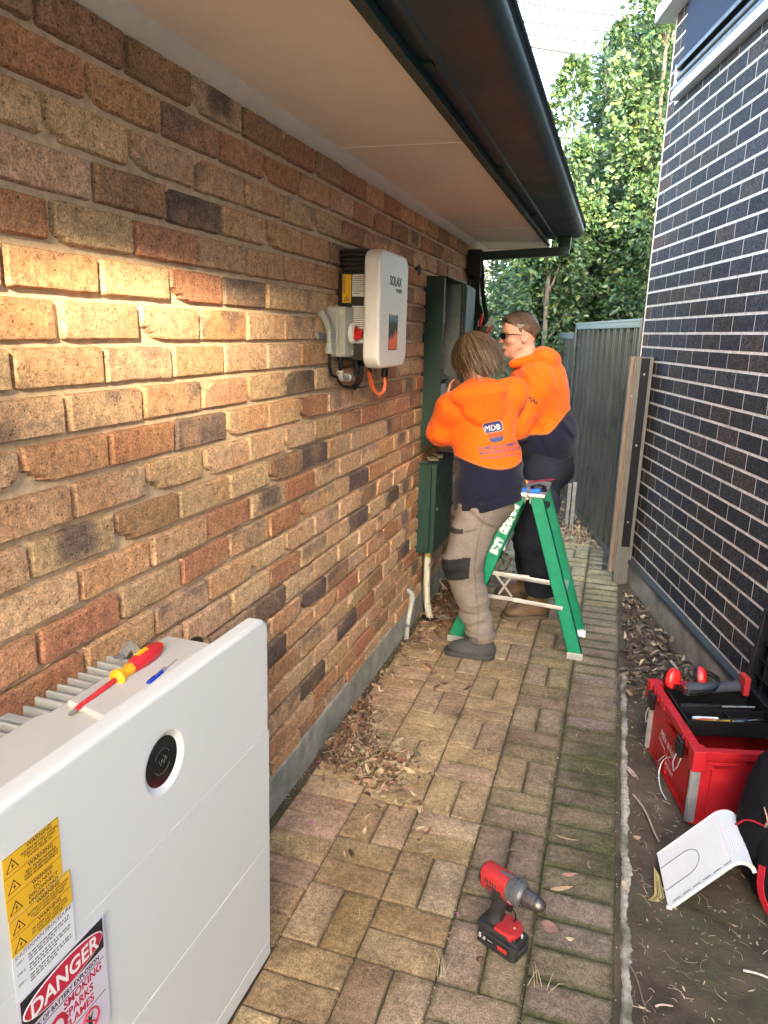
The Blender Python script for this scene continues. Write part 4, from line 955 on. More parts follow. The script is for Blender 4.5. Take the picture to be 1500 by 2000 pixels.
g = G(); tube(g, [(.135, 2.735, 1.435), (.137, 2.737, 1.405), (.135, 2.728, 1.378), (.125, 2.705, 1.366), (.115, 2.685, 1.378), (.10, 2.672, 1.41), (.09, 2.665, 1.46)], .0068, 9)
tube(g, [(.10, 2.66, 1.45), (.11, 2.672, 1.40), (.118, 2.69, 1.372)], .005, 7)
tag(obj('orange_cable', g, M_orange), 'thick orange cable looping below the right end of the inverter', 'cable')
# --- rotary isolator
iso = thing('isolator_switch', 'light grey rotary isolator box with a red knob left of the inverter', 'switch', (0, 2.50, 1.515))
IY = 2.5035
g = G(); prism(g, rrect(.098, .172, .006, 3), 0, .040, .003, T=WX(IY, 1.598, .004)); prism(g, rrect(.098, .172, .006, 3), .0425, .070, .004, T=WX(IY, 1.598, .004))
prism(g, rrect(.092, .166, .004, 3), .035, .055, .0, T=WX(IY, 1.598, .004)); bx(g, (.02, IY-.02, 1.683), (.035, IY, 1.689), .002)
obj('enclosure', g, M_gplas, iso, 40)
KT = WX(2.522, 1.595, .073)
g = G(); lathe(g, [(.037, 0), (.036, .012), (.034, .016), (.027, .018), (.027, .014), (.0, .014)], 28, T=KT); obj('knob_base', g, M_wplas, iso)
g = G(); lathe(g, [(.026, .014), (.025, .021), (.0, .023)], 24, T=KT); prism(g, [(-.027, -.007), (-.010, -.009), (.023, -.004), (.027, 0), (.023, .004), (-.010, .009), (-.027, .007)], .020, .042, .003, T=comp(KT, rotz(.6)))
obj('knob', g, M_red, iso)
g = G(); flat(g, rrect(.022, .016, .001, 1), WX(2.532, 1.527, .0745), 0); obj('tag_label', g, M_lab, iso)
g = G(); Ti = frame((0, IY-.0495, 0), (1, 0, 0), (0, 0, 1), (0, -1, 0)); P = [(.057+.007*math.cos(a), 1.662+.007*math.sin(a), .0012) for a in np.linspace(0, 6.283, 20)]; tube(g, P, .0006, 4, T=Ti); bx(g, (.0555, 1.658, 0), (.0565, 1.666, .0014), .0003, T=Ti); bx(g, (.0582, 1.658, 0), (.0592, 1.666, .0014), .0003, T=Ti)
obj('switch_mark', g, M_wplas, iso)
# --- conduits beside it
g = G(); P = [(.012, 2.365, 1.665), (.022, 2.375, 1.650), (.030, 2.395, 1.625), (.033, 2.405, 1.602), (.034, 2.408, 1.580)]
PP = []; RR = []
for i in range(40):
    u = i/39*4; k = min(3, int(u)); f = u-k; PP.append(tuple(np.array(P[k])*(1-f)+np.array(P[k+1])*f)); RR.append(.0105+.0016*(i % 2))
tube(g, PP, RR, 12); c1 = thing('flexible_conduit', 'short corrugated grey conduit curving into the isolator from the left', 'conduit', (.045, 2.33, 1.58))
obj('corrugated_tube', g, M_gplas, c1, 20)
g = G(); lathe(g, [(.0105, 0), (.0105, .03), (.0145, .031), (.0145, .065), (.0105, .066)][::1], 14, T=frame((.034, 2.408, 1.590), (1, 0, 0), (0, -1, 0), (0, 0, -1))); obj('sleeve', g, M_gplas, c1)
g = G(); bx(g, (.010, 2.345, 1.572), (.018, 2.400, 1.596), .001); lathe(g, [(.0132, -.009), (.0132, .009)], 16, T=rotz(0, (.034, 2.408, 1.584))); lathe(g, [(.004, 0), (.004, .003), (0, .004)], 8, T=WX(2.358, 1.584, .018)); obj('saddle_clamp', g, M_galv, c1)
g = G(); tube(g, [(.045, 2.485, 1.462), (.044, 2.490, 1.448), (.042, 2.505, 1.438), (.040, 2.53, 1.436), (.040, 2.63, 1.434)], .0125, 14)
lathe(g, [(.0155, 0), (.0155, .02)], 14, T=frame((.040, 2.57, 1.435), (1, 0, 0), (0, 0, 1), (0, 1, 0)))
tag(obj('conduit_elbow', g, M_gplas), 'pale grey conduit elbow running level under the isolator', 'conduit')
g = G(); lathe(g, [(.032, -.01), (.032, .006), (.026, .018), (.012, .024), (0, .025)], 20, T=WX(3.635, 1.903, .0)); tag(obj('round_wall_vent', g, M_bplas), 'small black round fitting on the wall above the open meter box', 'wall fitting')

# --- upper meter box, door swung open past its far side
mb = thing('meter_box', 'tall dark green meter box standing open on the wall', 'meter box', (0, 4.0, 1.01))
MY0, MY1, MZ0, MZ1, MD = 3.79, 4.26, 1.012, 1.884, .110
g = G(); t_ = .004
bx(g, (.004, MY0, MZ0), (MD, MY0+t_, MZ1), .0015); bx(g, (.004, MY1-t_, MZ0), (MD, MY1, MZ1), .0015)
bx(g, (.004, MY0+t_, MZ0), (MD, MY1-t_, MZ0+t_), .001); bx(g, (.003, MY0-.006, MZ1-t_), (MD+.018, MY1+.004, MZ1+.004), .0025)
bx(g, (MD-.004, MY0+t_, MZ0+t_), (MD-.0005, MY0+.022, MZ1-t_), .001); bx(g, (MD-.004, MY1-.022, MZ0+t_), (MD-.0005, MY1-t_, MZ1-t_), .001)
obj('cabinet', g, M_green, mb)
M_galvd = mat('grey_primer_steel', (.17, .20, .21), .5, metal=.25, var=.14, vscale=30)
g = G(); bx(g, (.004, MY0+t_, MZ0+t_), (.010, MY1-t_, MZ1-t_), .001); bx(g, (.010, MY1-.012, MZ0+t_), (MD-.006, MY1-t_-.0005, MZ1-t_), .001); bx(g, (.010, MY0+.005, 1.35), (.05, MY1-.014, 1.36), .001)
bx(g, (.0105, 3.9, 1.40), (.014, 4.22, 1.84), .001)
obj('back_panel', g, M_galvd, mb)
g = G(); bx(g, (.014, 3.93, 1.05), (.07, 4.10, 1.33), .006); bx(g, (.014, 4.12, 1.08), (.06, 4.2, 1.30), .005)
obj('meter_panel', g, M_gplas, mb)
g = G()
Td = frame((MD+.002, MY1+.004, 0), (-.075, .997, 0), (0, 0, 1)); bx(g, (0, MZ0+.004, 0), (.44, MZ1-.004, .016), .003, T=Td); dr = obj('door', g, M_green, mb)
g = G(); bx(g, (.012, MZ0+.015, .0162), (.43, MZ1-.015, .018), .001, T=Td); bx(g, (.0, MZ0+.02, .012), (.008, MZ1-.02, .020), .002, T=Td); obj('door_lining', g, M_green, dr)
g = G()
for z in (1.2, 1.7): tube(g, [(MD, MY0+.006, z), (MD, MY0+.006, z+.04)], .004, 8)
bx(g, (.09, MY0+.02, 1.62), (.105, MY0+.028, 1.655), .001); bx(g, (.095, MY0+.028, 1.58), (.1, MY0+.034, 1.60), .001); obj('latch', g, M_galv, mb)
# --- lower cabinet
lb = thing('lower_cabinet', 'closed dark green cabinet below the open meter box', 'cabinet', (0, 4.0, .41))
g = G(); bx(g, (.004, 3.79, .408), (.082, 4.22, .912), .004); bx(g, (.0, 3.783, .908), (.118, 4.228, .918), .003); obj('cabinet', g, M_green, lb)
g = G(); bx(g, (.0835, 3.792, .412), (.112, 4.218, .9065), .005)
for k in range(5): bx(g, (.110, 4.06, .80-.016*k), (.1135, 4.16, .806-.016*k), .001)
lbd = obj('door', g, M_green, lb)
g = G(); lathe(g, [(.008, 0), (.008, .004), (0, .005)], 10, T=WX(3.83, .66, .112)); obj('lock', g, M_galv, lbd)
# clutter lying on the lower cabinet
g = G()
for (x, y, a, w, h) in ((.05, 3.93, .5, .05, .10), (.07, 4.03, .2, .035, .08), (.04, 4.08, 1.0, .04, .07)): bx(g, (-w/2, -h/2, .919), (w/2, h/2, .926), .001, T=rotz(a, (x, y, 0)))
tag(obj('paper_packets', g, mat('foil_packet', (.60, .55, .38), .35, var=.3, vscale=40, bump=.6, bscale=60)), 'creased cream paper packets lying on top of the lower green cabinet', 'packets')
g = G(); bx(g, (.02, 3.80, .9185), (.05, 3.87, .922), .001); tag(obj('cover_plate', g, M_galvd), 'flat grey plate at the near end of the lower cabinet top', 'plate')
# --- pipes at the foot of the wall
pp = thing('cable_conduit', 'upright white conduit with yellow paint stains below the lower cabinet', 'conduit', (.085, 3.84, 0))
g = G(); P = [(.066, 3.86, .41), (.066, 3.86, .30), (.067, 3.862, .20), (.070, 3.864, .11), (.082, 3.86, .055), (.098, 3.855, -.01)]
tube(g, P, (.0185, .0185, .0185, .0185, .019, .019), 14)
M_pip = mat('stained_conduit', (.56, .55, .47), .55, var=.1, vscale=30, c2=(.45, .34, .06), c2scale=9, c2lo=.56, c2hi=.60)
obj('tube', g, M_pip, pp)
g = G(); tube(g, [(.052, 3.875, .36), (.083, 3.845, .33), (.052, 3.86, .24), (.084, 3.85, .20), (.052, 3.87, .12), (.088, 3.845, .09)], .0022, 5); obj('tie', g, M_bplas, pp)
g = G()
lathe(g, [(.052, -.01), (.050, .012), (.03, .014), (.028, -.01)], 16, T=rotz(0, (.10, 3.855, 0)), sx=1.1); tag(obj('ground_collar', g, M_bplas), 'dark collar on the ground round the stained conduit', 'collar')
g = G()
for k in range(9):
    a = -.9+k*.24; bx(g, (.015, -.004, .0), (.062, .004, .003), .001, T=comp(rotz(a, (.145, 3.86, .006)), eul(0, -.22, 0)))
lathe(g, [(.018, 0), (.016, .012), (0, .014)], 12, T=rotz(0, (.145, 3.86, .002)))
tag(obj('drain_grate', g, M_galv), 'broken fan shaped silver grate lying beside the ground collar', 'grate')
g = G(); tube(g, [(.026, 3.935, .40), (.026, 3.935, .0)], .011, 10); tag(obj('dark_conduit', g, mat('dark_grey_conduit', (.06, .065, .065), .6)), 'thin dark conduit running down the wall behind the stained one', 'conduit')
sp = thing('white_conduit', 'short white corrugated conduit rising from the ground near the footing', 'conduit', (.05, 3.55, 0))
g = G(); PP = []; RR = []
K = [(.045, 3.54, -.01), (.046, 3.545, .05), (.050, 3.553, .12), (.056, 3.575, .185), (.050, 3.61, .225), (.02, 3.63, .24)]
for i in range(70):
    u = i/69*5; k = min(4, int(u)); f = u-k; PP.append(tuple(np.array(K[k])*(1-f)+np.array(K[k+1])*f)); RR.append(.0125+(.0009 if i % 2 else 0)*(18 < i < 52))
tube(g, PP, RR, 12); obj('tube', g, M_gplas, sp, 20)
g = G(); lathe(g, [(.0155, -.008), (.0155, .008), (.0125, .009)], 14, T=rotz(0, (.046, 3.545, .07))); bx(g, (.0, 3.515, .062), (.004, 3.575, .078), .001); obj('saddle_clamp', g, M_galv, sp)
g = G(); lathe(g, [(.0165, -.012), (.0165, .012)], 14, T=frame((.053, 3.594, .208), (1, 0, 0), (0, .75, -.66), (0, .66, .75))); obj('coupling', g, M_gplas, sp)
# cream box and white cable further along
g = G(); bx(g, (.10, 4.55, .10), (.20, 4.68, .185), .003, T=rotz(0)); prism(g, rrect(.085, .11, .01, 2), -.11, 0, .002, T=rotz(0, (.15, 4.61, .10))); tag(obj('junction_box', g, mat('cream_plastic', (.52, .46, .33), .5)), 'small cream box standing by the wall behind the worker knee', 'box')
g = G(); P = [(.14+.10*math.cos(a)+.02*math.sin(3*a), 4.42+.13*math.sin(a), .03+.03*math.sin(a*2+1)) for a in np.linspace(.3, 5.2, 30)]; tube(g, P, .004, 6)
tag(obj('cable_coil', g, mat('cream_cable', (.55, .45, .33), .5)), 'loose cream cable lying over the leaves by the wall', 'cable')

# --- tool pouch hanging off the downpipe bracket on a strap
po = thing('tool_pouch', 'dark tool pouch on black straps hanging from the downpipe', 'tool pouch', (.12, 4.80, 1.55))
M_web = mat('black_webbing', (.016, .016, .018), .85, var=.2, bump=.4, bscale=300)
g = G()
def strap(g, P, w, t=.003, T=None):
    P = np.array(P, float); tube(g, P, w/2, 8, ell=(t/(w/2), 1) if True else None, T=T)
def ribbon(g, P, N, w, t=.003, mi=0):
    """flat band along P with its face normal near N"""
    P = np.array(P, float); tg = np.gradient(P, axis=0); V = []
    for p, d in zip(P, tg):
        d = d/np.linalg.norm(d); n = np.array(N, float); n -= d*(n@d); n /= np.linalg.norm(n); s = np.cross(d, n)
        V += [p-s*w/2-n*t/2, p+s*w/2-n*t/2, p+s*w/2+n*t/2, p-s*w/2+n*t/2]
    F = []
    for i in range(len(P)-1):
        for j in range(4): F.append((4*i+j, 4*i+(j+1) % 4, 4*i+4+(j+1) % 4, 4*i+4+j))
    F += [(3, 2, 1, 0), tuple(4*(len(P)-1)+j for j in range(4))]
    g.add(V, F, mi)
bx(g, (.02, 4.78, 1.96), (.105, 4.87, 2.125), .008)
ribbon(g, [(.075, 4.80, 2.08), (.080, 4.79, 1.98), (.082, 4.79, 1.88), (.09, 4.79, 1.80), (.115, 4.79, 1.73), (.135, 4.79, 1.68), (.13, 4.79, 1.62)], (-.3, -1, 0), .045)
ribbon(g, [(.095, 4.83, 2.08), (.105, 4.84, 1.98), (.115, 4.84, 1.88), (.13, 4.84, 1.80), (.150, 4.84, 1.72), (.155, 4.84, 1.66)], (-.3, -1, 0), .03)
ribbon(g, [(.03, 4.80, 2.0), (.025, 4.80, 1.92), (.05, 4.80, 1.86), (.075, 4.80, 1.92)], (0, -1, 0), .012)
obj('strap', g, M_web, po)
g = G(); prism(g, [(.075, 1.52), (.175, 1.50), (.185, 1.60), (.165, 1.665), (.105, 1.655), (.08, 1.60)], 0, .07, .01, T=frame((0, 4.83, 0), (1, 0, 0), (0, 0, 1), (0, -1, 0))); obj('pocket', g, mat('brown_leather', (.05, .035, .030), .6, var=.2), po)
def red_grip(label, a, b, r):
    g = G(); a = np.array(a); b = np.array(b); tube(g, [a+(b-a)*t for t in (0, .12, .4, .7, .92, 1)], np.array((.6, .95, 1.1, 1, .8, .4))*r, 10, ell=(1, .7)); tube(g, [a, a-(b-a)*.35], (r*.5, r*.3), 6, 1)
    tag(obj('pliers', g, [M_red, M_bplas]), label, 'pliers')
red_grip('upright red handled pliers standing in the hanging pouch', (.125, 4.745, 1.655), (.142, 4.74, 1.735), .015)
red_grip('slanting red handled cutters at the right end of the hanging pouch', (.165, 4.745, 1.575), (.205, 4.74, 1.665), .011)
g = G(); prism(g, [(.150, 1.655), (.185, 1.640), (.222, 1.695), (.190, 1.725)], 0, .004, .001, T=frame((0, 4.79, 0), (1, 0, 0), (0, 0, 1), (0, -1, 0))); tag(obj('plastic_card', g, mat('pale_green_card', (.36, .50, .42), .3, alpha=1)), 'pale green translucent card sticking out of the hanging pouch', 'card')
# ================================================================== battery cabinet in the near corner
BA = .0225
TBt = frame((.284, 1.400, .008), (math.sin(BA), math.cos(BA), -.012), (0, 0, 1))   # local x: along the front, away (so the unit lies at negative x), y up; z = towards the path
def TB(V):
    V = np.asarray(V, float); return TBt(V)
_z = np.cross((math.sin(BA), math.cos(BA), -.012), (0, 0, 1)); assert _z[0] > 0
bat = thing('home_battery', 'large white home battery cabinet with warning labels standing against the brick wall', 'battery cabinet', (.2, .95, 0))
M_bwhite = mat('satin_white_panel', (.60, .63, .64), .45, var=0, spec=.45)
M_bgrey = mat('light_grey_shell', (.47, .475, .465), .5, var=.04, vscale=8, bump=.08, bscale=300)
M_fin = mat('grey_cast_fins', (.33, .345, .355), .5, var=.06)
L0 = -1.02; FT = .945
g = G()
# front panels: main door with rounded top corners and round recess, then three lower panels
cxr, cyr, rr0 = -.395, .812, .060
def ring_panel(g):
    W0, W1, H0, H1 = L0, 0.0, .664, FT; rc = .030
    def inside(x, y):
        if x < W0 or x > W1 or y < H0 or y > H1: return False
        for cx_, s in ((W1-rc, 1), (W0+rc, -1)):
            if (x-cx_)*s > 0 and y > H1-rc and math.hypot(x-cx_, y-(H1-rc)) > rc: return False
        return True
    ang = sorted(set([round(q, 5) for q in np.linspace(-math.pi, math.pi, 96, endpoint=False)]+[round(math.atan2(y-cyr, x-cxr), 5) for x, y in [(W1, H0), (W0, H0)]+[(W1-rc+rc*math.cos(q), H1-rc+rc*math.sin(q)) for q in np.linspace(0, math.pi/2, 9)]+[(W0+rc-rc*math.cos(q), H1-rc+rc*math.sin(q)) for q in np.linspace(0, math.pi/2, 9)]]))
    outer = []
    for a_ in ang:
        lo_, hi_ = 0., 2.
        for _ in range(40):
            m_ = (lo_+hi_)/2
            if inside(cxr+m_*math.cos(a_), cyr+m_*math.sin(a_)): lo_ = m_
            else: hi_ = m_
        outer.append((cxr+lo_*math.cos(a_), cyr+lo_*math.sin(a_)))
    k = len(ang); V = []; F = []
    prof = [(rr0-.013, -.008), (rr0-.009, -.0045), (rr0-.003, -.0010), (rr0, 0), (rr0+.002, 0)]
    for r_, z_ in prof: V += [(cxr+r_*math.cos(q), cyr+r_*math.sin(q), z_) for q in ang]
    nn = []
    for i in range(k):
        d = np.array(outer[(i+1) % k])-np.array(outer[i-1]); nn.append(np.array((d[1], -d[0]))/(np.linalg.norm(d)+1e-9))
    for o_, z_ in [(-.003, 0), (0, 0), (.004, -.0012), (.0075, -.0045), (.009, -.010), (.009, -.034), (.006, -.037)]:
        for i in range(k):
            x, y = outer[i]; n_ = nn[i]
            if y < H0+.0005:
                n_ = np.array((1. if x > W1-.001 else (-1. if x < W0+.001 else 0.), 0))
            V.append((x+n_[0]*o_, y+n_[1]*o_, z_))
    R_ = len(prof)+7
    for s_ in range(R_-1):
        for i in range(k): j = (i+1) % k; F.append((s_*k+i, (s_+1)*k+i, (s_+1)*k+j, s_*k+j))
    g.add(V, F, T=TB)
ring_panel(g)
obj('front_panel', g, M_bwhite, bat, 30)
for z0, z1 in ((.358, .6625), (.072, .3565), (.022, .0705)):
    g = G(); bx(g, (L0-.009, z0, -.037), (.009, z1, 0), .0022, T=TB); obj('lower_panel', g, M_bwhite, bat)
g = G(); bx(g, (L0+.005, .0, -.03), (-.01, .024, -.006), .002, T=TB); obj('plinth', g, M_bplas, bat)
g = G(); lathe(g, [(.0475, -.012), (.0475, -.0075), (.0465, -.0068), (0, -.0068)], 48, T=comp(TB, frame((cxr, cyr, 0), (1, 0, 0), (0, 1, 0)))); dsp = obj('display', g, M_scr, bat)
g = G(); Tc = comp(TB, frame((cxr, cyr, -.0064), (1, 0, 0), (0, 1, 0)))
tube(g, [(.024*math.cos(a), .024*math.sin(a), 0) for a in np.linspace(.4, 2.6, 24)], .0004, 4, T=Tc); tube(g, [(.024*math.cos(a), .024*math.sin(a), 0) for a in np.linspace(3.6, 5.8, 24)], .0004, 4, T=Tc)
tube(g, [(-.010, .006, 0), (-.005, -.006, 0), (0, .005, 0), (.005, -.006, 0), (.010, .007, 0), (.015, .001, 0)], .0005, 4, T=Tc); tube(g, [(.004, .011, 0), (.013, -.002, 0)], .0004, 4, T=Tc)
obj('display_mark', g, mat('dim_display_line', (.09, .09, .09), .5, var=0), dsp)
# body behind the panel
g = G(); bx(g, (L0+.02, .03, -.170), (-.165, .925, -.037), .006, T=TB)
top = [(-.160, -.037), (-.160, -.165), (-.27, -.165), (-.30, -.150), (-.50, -.150), (-.525, -.165), (L0+.02, -.165), (L0+.02, -.037)]
Tt = comp(TB, frame((0, 0, 0), (1, 0, 0), (0, 0, 1), (0, 1, 0)))
prism(g, [(x, y) for x, y in top], .920, .936, .003, T=Tt)
prism(g, [(-.168, -.040), (-.168, -.150), (-.28, -.150), (-.305, -.138), (-.478, -.138), (-.500, -.040)], .934, .949, .006, T=Tt, seg=3)
obj('casing', g, M_bgrey, bat, 40)
g = G()
for a0, a1, nf, d0, d1 in ((-.50, -.255, 9, -.225, -.150), (-.76, -.535, 8, -.232, -.160), (-1.0, -.79, 7, -.232, -.160)):
    for k in range(nf):
        s = a0+(a1-a0)*(k+.5)/nf; zz = .930-(.0 if k else .004); bx(g, (s-.0036, .34, d0), (s+.0036, zz, d1), .0022, T=TB)
    bx(g, (a0, .30, d1-.012), (a1, .928, d1), .002, T=TB)
bx(g, (-.535, .3, -.232), (-.515, .926, -.16), .002, T=TB)
obj('heat_sink', g, M_fin, bat, 40)
g = G(); lathe(g, [(.013, 0), (.014, .004), (.014, .016), (.011, .019), (0, .020)], 20, T=comp(TB, frame((-.150, .925, -.088), (1, 0, 0), (0, 0, -1), (0, 1, 0)))); obj('cap', g, M_bplas, bat)
g = G(); ribbon(g, [tuple(TB([q])[0]) for q in [(-.262, .935, -.190), (-.258, .955, -.180), (-.262, .962, -.165), (-.268, .950, -.150), (-.27, .937, -.150)]], (0, 1, 0), .02, .002); lathe(g, [(.012, 0), (.012, .003), (0, .004)], 12, T=comp(TB, frame((-.28, .937, -.185), (1, 0, 0), (0, 0, -1), (0, 1, 0)))); obj('bracket', g, M_galv, bat)
# --- labels (local x grows away from the camera = to the right in the picture)
TL = comp(TB, frame((0, 0, .0006), (1, 0, 0), (0, 1, 0)))
M_wlab = mat('white_sticker', (.66, .70, .72), .4, var=.01); M_lilac = mat('pale_sticker', (.60, .58, .68), .4, var=.01)
def label_rect(name, x0, x1, y0, y1, m_, z=0.0):
    g = G(); bx(g, (x0, y0, z), (x1, y1, z+.0008), .0002, T=TL); return obj(name, g, m_, bat)
def tri(g, cx, cy, s, z, edge, fill):
    flat(g, [(cx-s, cy-s*.62), (cx+s, cy-s*.62), (cx, cy+s*1.0)], TL, edge, z, .0003); flat(g, [(cx-s*.78, cy-s*.50), (cx+s*.78, cy-s*.50), (cx, cy+s*.76)], TL, fill, z+.0004, .0002)
    flat(g, [(cx+s*.12, cy+s*.42), (cx-s*.22, cy-s*.08), (cx-.0*s, cy-s*.05), (cx-s*.12, cy-s*.42), (cx+s*.24, cy+s*.06), (cx+s*.02, cy+s*.04)], TL, edge, z+.0007, .0002)
# upper strip of three warnings and lower strip of two, overlapping it
def warn_strip(name, x0, x1, ytop, hs, big, z=0.0):
    y0 = ytop-sum(hs); lab_ = label_rect(name, x0, x1, y0, ytop, M_yel, z); g = G(); y = ytop; zt = z+.0009
    for h, lines in zip(hs, big):
        flat(g, [(x0, y-.0006), (x1, y-.0006), (x1, y), (x0, y)], TL, 0, zt, .0002)
        tri(g, x0+.0155, y-h*.58, .0115, zt, 0, 1)
        yy_ = y
        for txt, sz in lines:
            yy_ -= sz*.86; text(g, txt, sz, comp(TL, frame(((x0+.028+x1)/2+.0, yy_, zt+.0002), (1, 0, 0), (0, 1, 0))), 0, align='CENTER', sx=1.0, depth=.0001); yy_ -= sz*.16
        y -= h
    m = [M_ink, M_yel]; o = obj('printing', g, m, lab_); return lab_
X0 = -.760; X1 = -.657
warn_strip('warning_sticker', X0, X1, .876, (.0315, .0345, .0335), (
    (('WARNING', .0098), ('MULTIPLE BATTERY SYSTEMS', .0054), ('TURN OFF ALL BATTERY', .0054), ('SYSTEMS PRIOR TO', .0054)),
    (('WARNING', .0098), ('ARC FLASH HAZARD', .0062), ('TURN OFF BEFORE SERVICE', .0052), ('WEAR PROPER EQUIPMENT', .0052)),
    (('WARNING', .0080), ('DO NOT', .0088), ('DISCONNECT', .0088), ('UNDER LOAD', .0088))))
warn_strip('warning_sticker', X0, X1+.013, .776, (.029, .029), (
    (('WARNING', .0092), ('BATTERY SYSTEM D.C. ISOLATORS', .0052), ('DO NOT OPEN UNDER LOAD', .0052), ('TURN OFF BATTERY FIRST', .0052)),
    (('WARNING', .0092), ('PV ARRAY D.C. ISOLATORS', .0056), ('DO NOT OPEN UNDER LOAD', .0052), ('TURN OFF INVERTER', .0052))), .0014)
sh = label_rect('shutdown_label', X0, X1+.015, .640, .718, M_wlab, .0002)
g = G(); text(g, 'SHUTDOWN PROCEDURE', .0092, comp(TL, frame(((X0+X1+.015)/2, .7085, .0013), (1, 0, 0), (0, 1, 0))), align='CENTER', depth=.0001, sx=1.0)
for k, s_ in enumerate(('STEP 1', 'STEP 2', 'STEP 3')): text(g, s_, .0050, comp(TL, frame((X0+.006, .699-.018*k, .0013), (1, 0, 0), (0, 1, 0))), depth=.0001)
for k in range(3): greek(g, X0+.028, X1+.006, .699-.018*k, 3, .0048, comp(TL, frame((0, 0, .0011), (1, 0, 0), (0, 1, 0))), 0)
obj('printing', g, M_labtxt, sh)
DX0, DX1 = -.762, -.580; S_ = .182/.232
dg_ = label_rect('danger_sticker', DX0, DX1, .43, .6435, M_lilac, .0024)
TD = comp(TL, lambda V: np.asarray(V)*np.array((S_, S_, 1))+np.array((DX0, .6435, 0)))   # sticker drawn at 0..0.232, 0..-0.27
def ftext(s, size, x, y, mi, **k): text(g, s, size, comp(TD, frame((x, y, zt+k.pop('z', .0002)), (1, 0, 0), (0, 1, 0))), mi, depth=.0001, **k)
def fl_(poly, mi, z): prism(g, poly, z, z+.0006, 0, mi, T=TD)
g = G(); zt = .0033; yc = -.043; cxm = .116
fl_([(.007, -.078), (.225, -.078), (.225, -.006), (.007, -.006)], 0, zt)
fl_([(cxm+.107*math.cos(a), yc+.034*math.sin(a)) for a in np.linspace(0, 6.283, 40, endpoint=False)], 2, zt+.0007)
fl_([(cxm+.104*math.cos(a), yc+.031*math.sin(a)) for a in np.linspace(0, 6.283, 40, endpoint=False)], 1, zt+.0014)
ftext('DANGER', .050, cxm, yc-.018, 2, align='CENTER', sx=.90, bold=.0010, z=.0022)
ftext('RISK OF BATTERY EXPLOSION', .0160, cxm, -.095, 0, align='CENTER', sx=.86, bold=.0003)
fl_([(.012, -.1005), (.222, -.1005), (.222, -.0995), (.012, -.0995)], 0, zt)
for k, s_ in enumerate(('SMOKING', 'SPARKS', 'FLAMES')): ftext(s_, .027, .106, -.123-.0265*k, 1, sx=.90, bold=.0006)
ftext('NO', .088, .008, -.178, 1, sx=.76, bold=.002)
fl_([(.012, -.1835), (.222, -.1835), (.222, -.1845), (.012, -.1845)], 0, zt)
for cx_ in (.172, .105, .038):
    tube(g, [(cx_+.025*math.cos(a), -.215+.025*math.sin(a), zt+.001) for a in np.linspace(0, 6.283, 32)], .0022, 4, 1, T=TD); tube(g, [(cx_-.017, -.198, zt+.002), (cx_+.017, -.232, zt+.002)], .002, 4, 1, T=TD)
    fl_([(cx_-.008, -.230), (cx_+.006, -.230), (cx_+.004, -.217), (cx_+.010, -.201), (cx_+.002, -.209), (cx_-.004, -.199), (cx_-.004, -.213)], 0, zt)
obj('printing', g, [M_ink, M_inkred, mat('white_ink', (.75, .75, .76), .45, var=0)], dg_)
# --- things lying on top
ZT = .9575
sdr = thing('red_screwdriver', 'red and yellow insulated screwdriver lying on the battery cabinet', 'screwdriver', (.17, 1.05, ZT))
_a = np.array((.172, .900, ZT+.004)); _b = np.array((.170, 1.170, ZT+.017)); _d = _b-_a; LL = np.linalg.norm(_d); TS = frame(_a, _d, (0, 0, 1)); TSz = frame(_a, np.cross(_d/LL, (0, 0, 1.)), (0, 0, 1), _d/LL)
g = G(); lathe(g, [(.0015, 0), (.0032, .003), (.0032, .020), (.0, .021)], 10, T=TSz); obj('tip', g, M_galv, sdr)
g = G(); lathe(g, [(.0038, .016), (.0046, .02), (.0052, .125), (.0, .126)], 12, T=TSz); obj('shaft', g, mat('red_insulation', (.50, .02, .03), .4), sdr)
g = G(); lathe(g, [(.006, .122), (.0165, .128), (.0165, .134), (.0105, .142), (.0105, .152), (.0125, .168), (0, .169)], 14, T=TSz, sx=1.0); M_amb = mat('amber_rubber', (.80, .36, .01), .4); obj('collar', g, M_amb, sdr); g = G(); lathe(g, [(.010, .262), (.0085, .268), (.004, .2715), (0, .272)], 14, T=TSz); obj('end_cap', g, M_amb, sdr)
g = G(); lathe(g, [(.0115, .160), (.0128, .168), (.0155, .19), (.0175, .215), (.0175, .235), (.0150, .252), (.0100, .264)], 8, T=TSz); hd = obj('handle', g, mat('red_grip', (.52, .018, .028), .38), sdr, 60)
g = G(); text(g, 'wiha', .018, frame(tuple(np.array(_a)+_d/LL*.186+np.array((.0062, 0, .0173))), _d, (-1, 0, .25)), depth=.0004, bold=.0006); obj('lettering', g, mat('yellow_ink', (.75, .45, .02), .5, var=0), hd)
tst = thing('voltage_tester', 'small blue handled tester screwdriver beside the red screwdriver', 'tester', (.225, 1.09, ZT))
_a = np.array((.228, 1.040, ZT+.004)); _b = np.array((.220, 1.150, ZT+.004)); _d = (_b-_a)/np.linalg.norm(_b-_a); TZ = frame(_a, np.cross(_d, (0, 0, 1.)), (0, 0, 1), _d)
g = G(); lathe(g, [(.0, 0), (.004, .001), (.005, .006), (.005, .050), (.0035, .052), (0, .053)], 8, T=TZ); obj('handle', g, mat('blue_plastic', (.015, .045, .45), .2, var=.0), tst)
g = G(); lathe(g, [(.0038, .051), (.0048, .056), (.0040, .066), (.0, .068)], 10, T=TZ); ribbon(g, [tuple(TZ([q])[0]) for q in [(0, .0052, .025), (0, .0066, .045), (0, .0060, .062)]], (0, 0, 1), .003, .0008); obj('clip', g, M_galv, tst)
g = G(); lathe(g, [(.0012, .066), (.0012, .108), (.0, .109)], 8, T=TZ); obj('blade', g, M_galv, tst)
